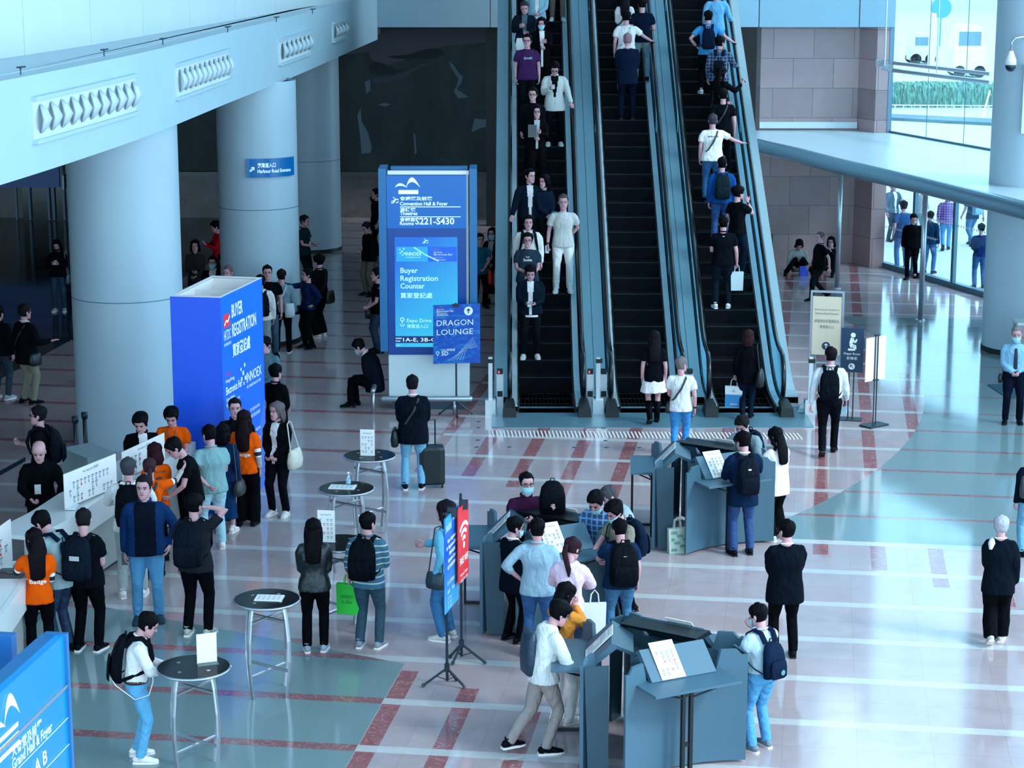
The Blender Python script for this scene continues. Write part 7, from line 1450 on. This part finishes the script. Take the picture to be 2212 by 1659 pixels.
PF('c22', (2150, 1390), 1110, 12, 'grey-haired woman in a dark suit with folders walking away at the right', ('blazer', '07131f'), ('wide', '05080e'), hair=('short', '9cb4c4'), arms=('clasp', 'down'), opt='w', walk=.28, shoes=('b8d0d4', 1), fat=1.08); phone('c22', -1, 'pale folders held by the grey-haired woman', .24, .31, 'a8cce0', 80, 'folder', 'folder', off_=(.0, .03, .08)); q_ = MB(); q_.smooth = True; f = FR['c22']; q_.tube([f['tor'](-.10, .0, .50), f['tor'](-.11, -.10, .47), f['tor'](-.12, -.145, .40)], [.03, .045, .02], 8); q_.build('scarf', mat('c9e2f2', .7), f['root'])
# suitcase of the man by the pylon
sp_ = G(933, 1050); t_ = thing('suitcase', 'upright dark suitcase with a long handle beside the man in light jeans', 'suitcase', sp_, .1); q_ = MB(); q_.smooth = False
q_.loft([[(x * k, y * k, z) for x, y in ((-.19, -.12), (-.12, -.14), (.12, -.14), (.19, -.12), (.19, .12), (.12, .14), (-.12, .14), (-.19, .12))] for z, k in ((.05, .9), (.08, 1), (.58, 1), (.62, .9))]); q_.build('shell', mat('08151c', .5), t_)
q_ = MB(); q_.tube([(-.06, .1, .6), (-.06, .1, 1.0), (.06, .1, 1.0), (.06, .1, .6)], .012, 6); q_.build('pull_handle', M_BLACK, t_)
for x in (-.15, .15):
    for y in (-.1, .1): q_ = MB(); q_.tube([(x - .015, y, .03), (x + .015, y, .03)], .03, 10); q_.build('wheel', M_BLACK, t_)
# ---- entrance area
PF('w1', (1768, 648), 497, 255, 'bald man in a black polo walking left behind the clear sign frame', ('polo', '060b12'), ('trousers', '10161e'), hair=('buzz', '5c5460'), arms=('walkb', 'walkf'), walk=-.45, fat=1.14, opt='face', look=(-20, 0))
SG = 'people sitting on the floor by the granite wall'
person('w2', G(1722, 590), 1.65, 180, 'person in a white top and dark cap sitting on the floor with a blue bag', ('sweater', '9cb8bc'), ('trousers', '080c12'), arms=('lap', 'lap'), sit=.14, feet=((-.34, .34, 0), (.34, .34, 0)), lean=28, look=(0, 25), group=SG, hair=('bob', HB)); tote(G(1736, 596), .2, .22, .24, mat('1c48d8', .5), 'bright blue bag in front of the person sitting by the granite wall', name='plastic_bag', handles=False)
person('w3', G(1795, 590), 1.65, 200, 'woman in dark clothes sitting on the floor, hand at her face, behind the bald man', ('sweater', '080e1a'), ('trousers', '080c12'), arms=('mouth', 'lap'), sit=.14, feet=((-.15, .55, 0), (.2, .5, 0)), lean=12, group=SG, opt='w', hair=('bob', HB))
PF('w4', (1968, 602), 458, 200, 'man in black walking by the glass doors inside the hall', ('jacket', '060a12'), ('trousers', '060a12'), arms=('down', 'down'), walk=.3, look=(-20, 20), opt='closed')
OG = 'people outside the glass doors'
PF('w5', (2005, 590), 462, 30, 'person in dark blue with a white bag just outside the glass doors', ('jacket', '0f3458'), ('jeans', '1c5888'), arms=('phone', 'down'), group=OG, opt='closed')
PF('o1', (1925, 520), 390, 150, 'tall person in an open grey jacket outside the glass doors', ('jacket', '2c607c'), ('trousers', '12344c'), arms=('phone', 'down'), hair=('fluffy', HB), inner='d8f0fa', group=OG)
PF('o2', (1947, 580), 432, 350, 'man in a blue tee and jeans outside, left of the door post', ('tee', '12508c'), ('jeans', '1c5c98'), arms=('down', 'down'), group=OG)
PF('o3', (2042, 540), 411, 10, 'man in a purple plaid shirt and jeans walking away outside', ('shirt', '442c6c', 'plaid'), ('jeans', '2c7cb4'), arms=('down', 'down'), walk=.35, group=OG)
PF('o4', (2098, 530), 400, 340, 'person with a light backpack walking outside near the right column', ('tee', '123c64'), ('jeans', '1f5c8c'), arms=('walkf', 'walkb'), walk=.4, group=OG); backpack('o4', 'light blue backpack of the person walking outside', '6cb4d8')
PF('o5', (2114, 622), 485, 0, 'person in navy outside the doors, right beside the big column', ('sweater', '0c2c60'), ('jeans', '104478'), arms=('clasp', 'clasp'), group=OG)
PF('o6', (1990, 520), 400, 60, 'person in white partly hidden by the door post outside', ('sweater', 'd0ecf8'), ('trousers', '8cc0d8'), arms=('down', 'clasp'), group=OG)
PF('l3', (186, 828), 660, 0, 'person almost wholly hidden behind the big column, only shoes showing', ('sweater', '1c2a38'), ('jeans', '8cb0c0'), shoes=('c4dce4', 1), h=1.68)
f = FR['d18']; q_ = MB(); q_.smooth = True; q_.tube([f['tor'](*p) for p in ((.05, -.30, .12), (.14, -.22, .02), (.21, -.02, -.13), (.18, .13, -.10), (.13, .18, .03), (.10, .17, .2))], .006, 6); q_.build('charging_cable', M_WHITE, f['root'])
g = G(17, 1238, 1.0); q_ = MB(); q_.box(-.04, .04, -.08, .08, .001, .012); o = q_.build('phone', mat('0c1824', .3), loc=g); o.rotation_euler = (0, 0, 1.2); tag(o, 'dark phone lying on the lower left white counter', 'phone')
for i, (x, y) in enumerate([(1034, 911), (1034, 924), (1032, 951), (1030, 966), (1100, 966), (1240, 967), (1308, 952), (1310, 967), (1381, 967), (1304, 925)]):
    o = MB().disc((0, 0), .035, .0, .006, 14).build('floor_socket_cap', mat('3c5566', .5), loc=G(x, y)); tag(o, 'small round cap set in the floor in front of the escalators', 'floor cap', 'round floor caps')
run_jobs()
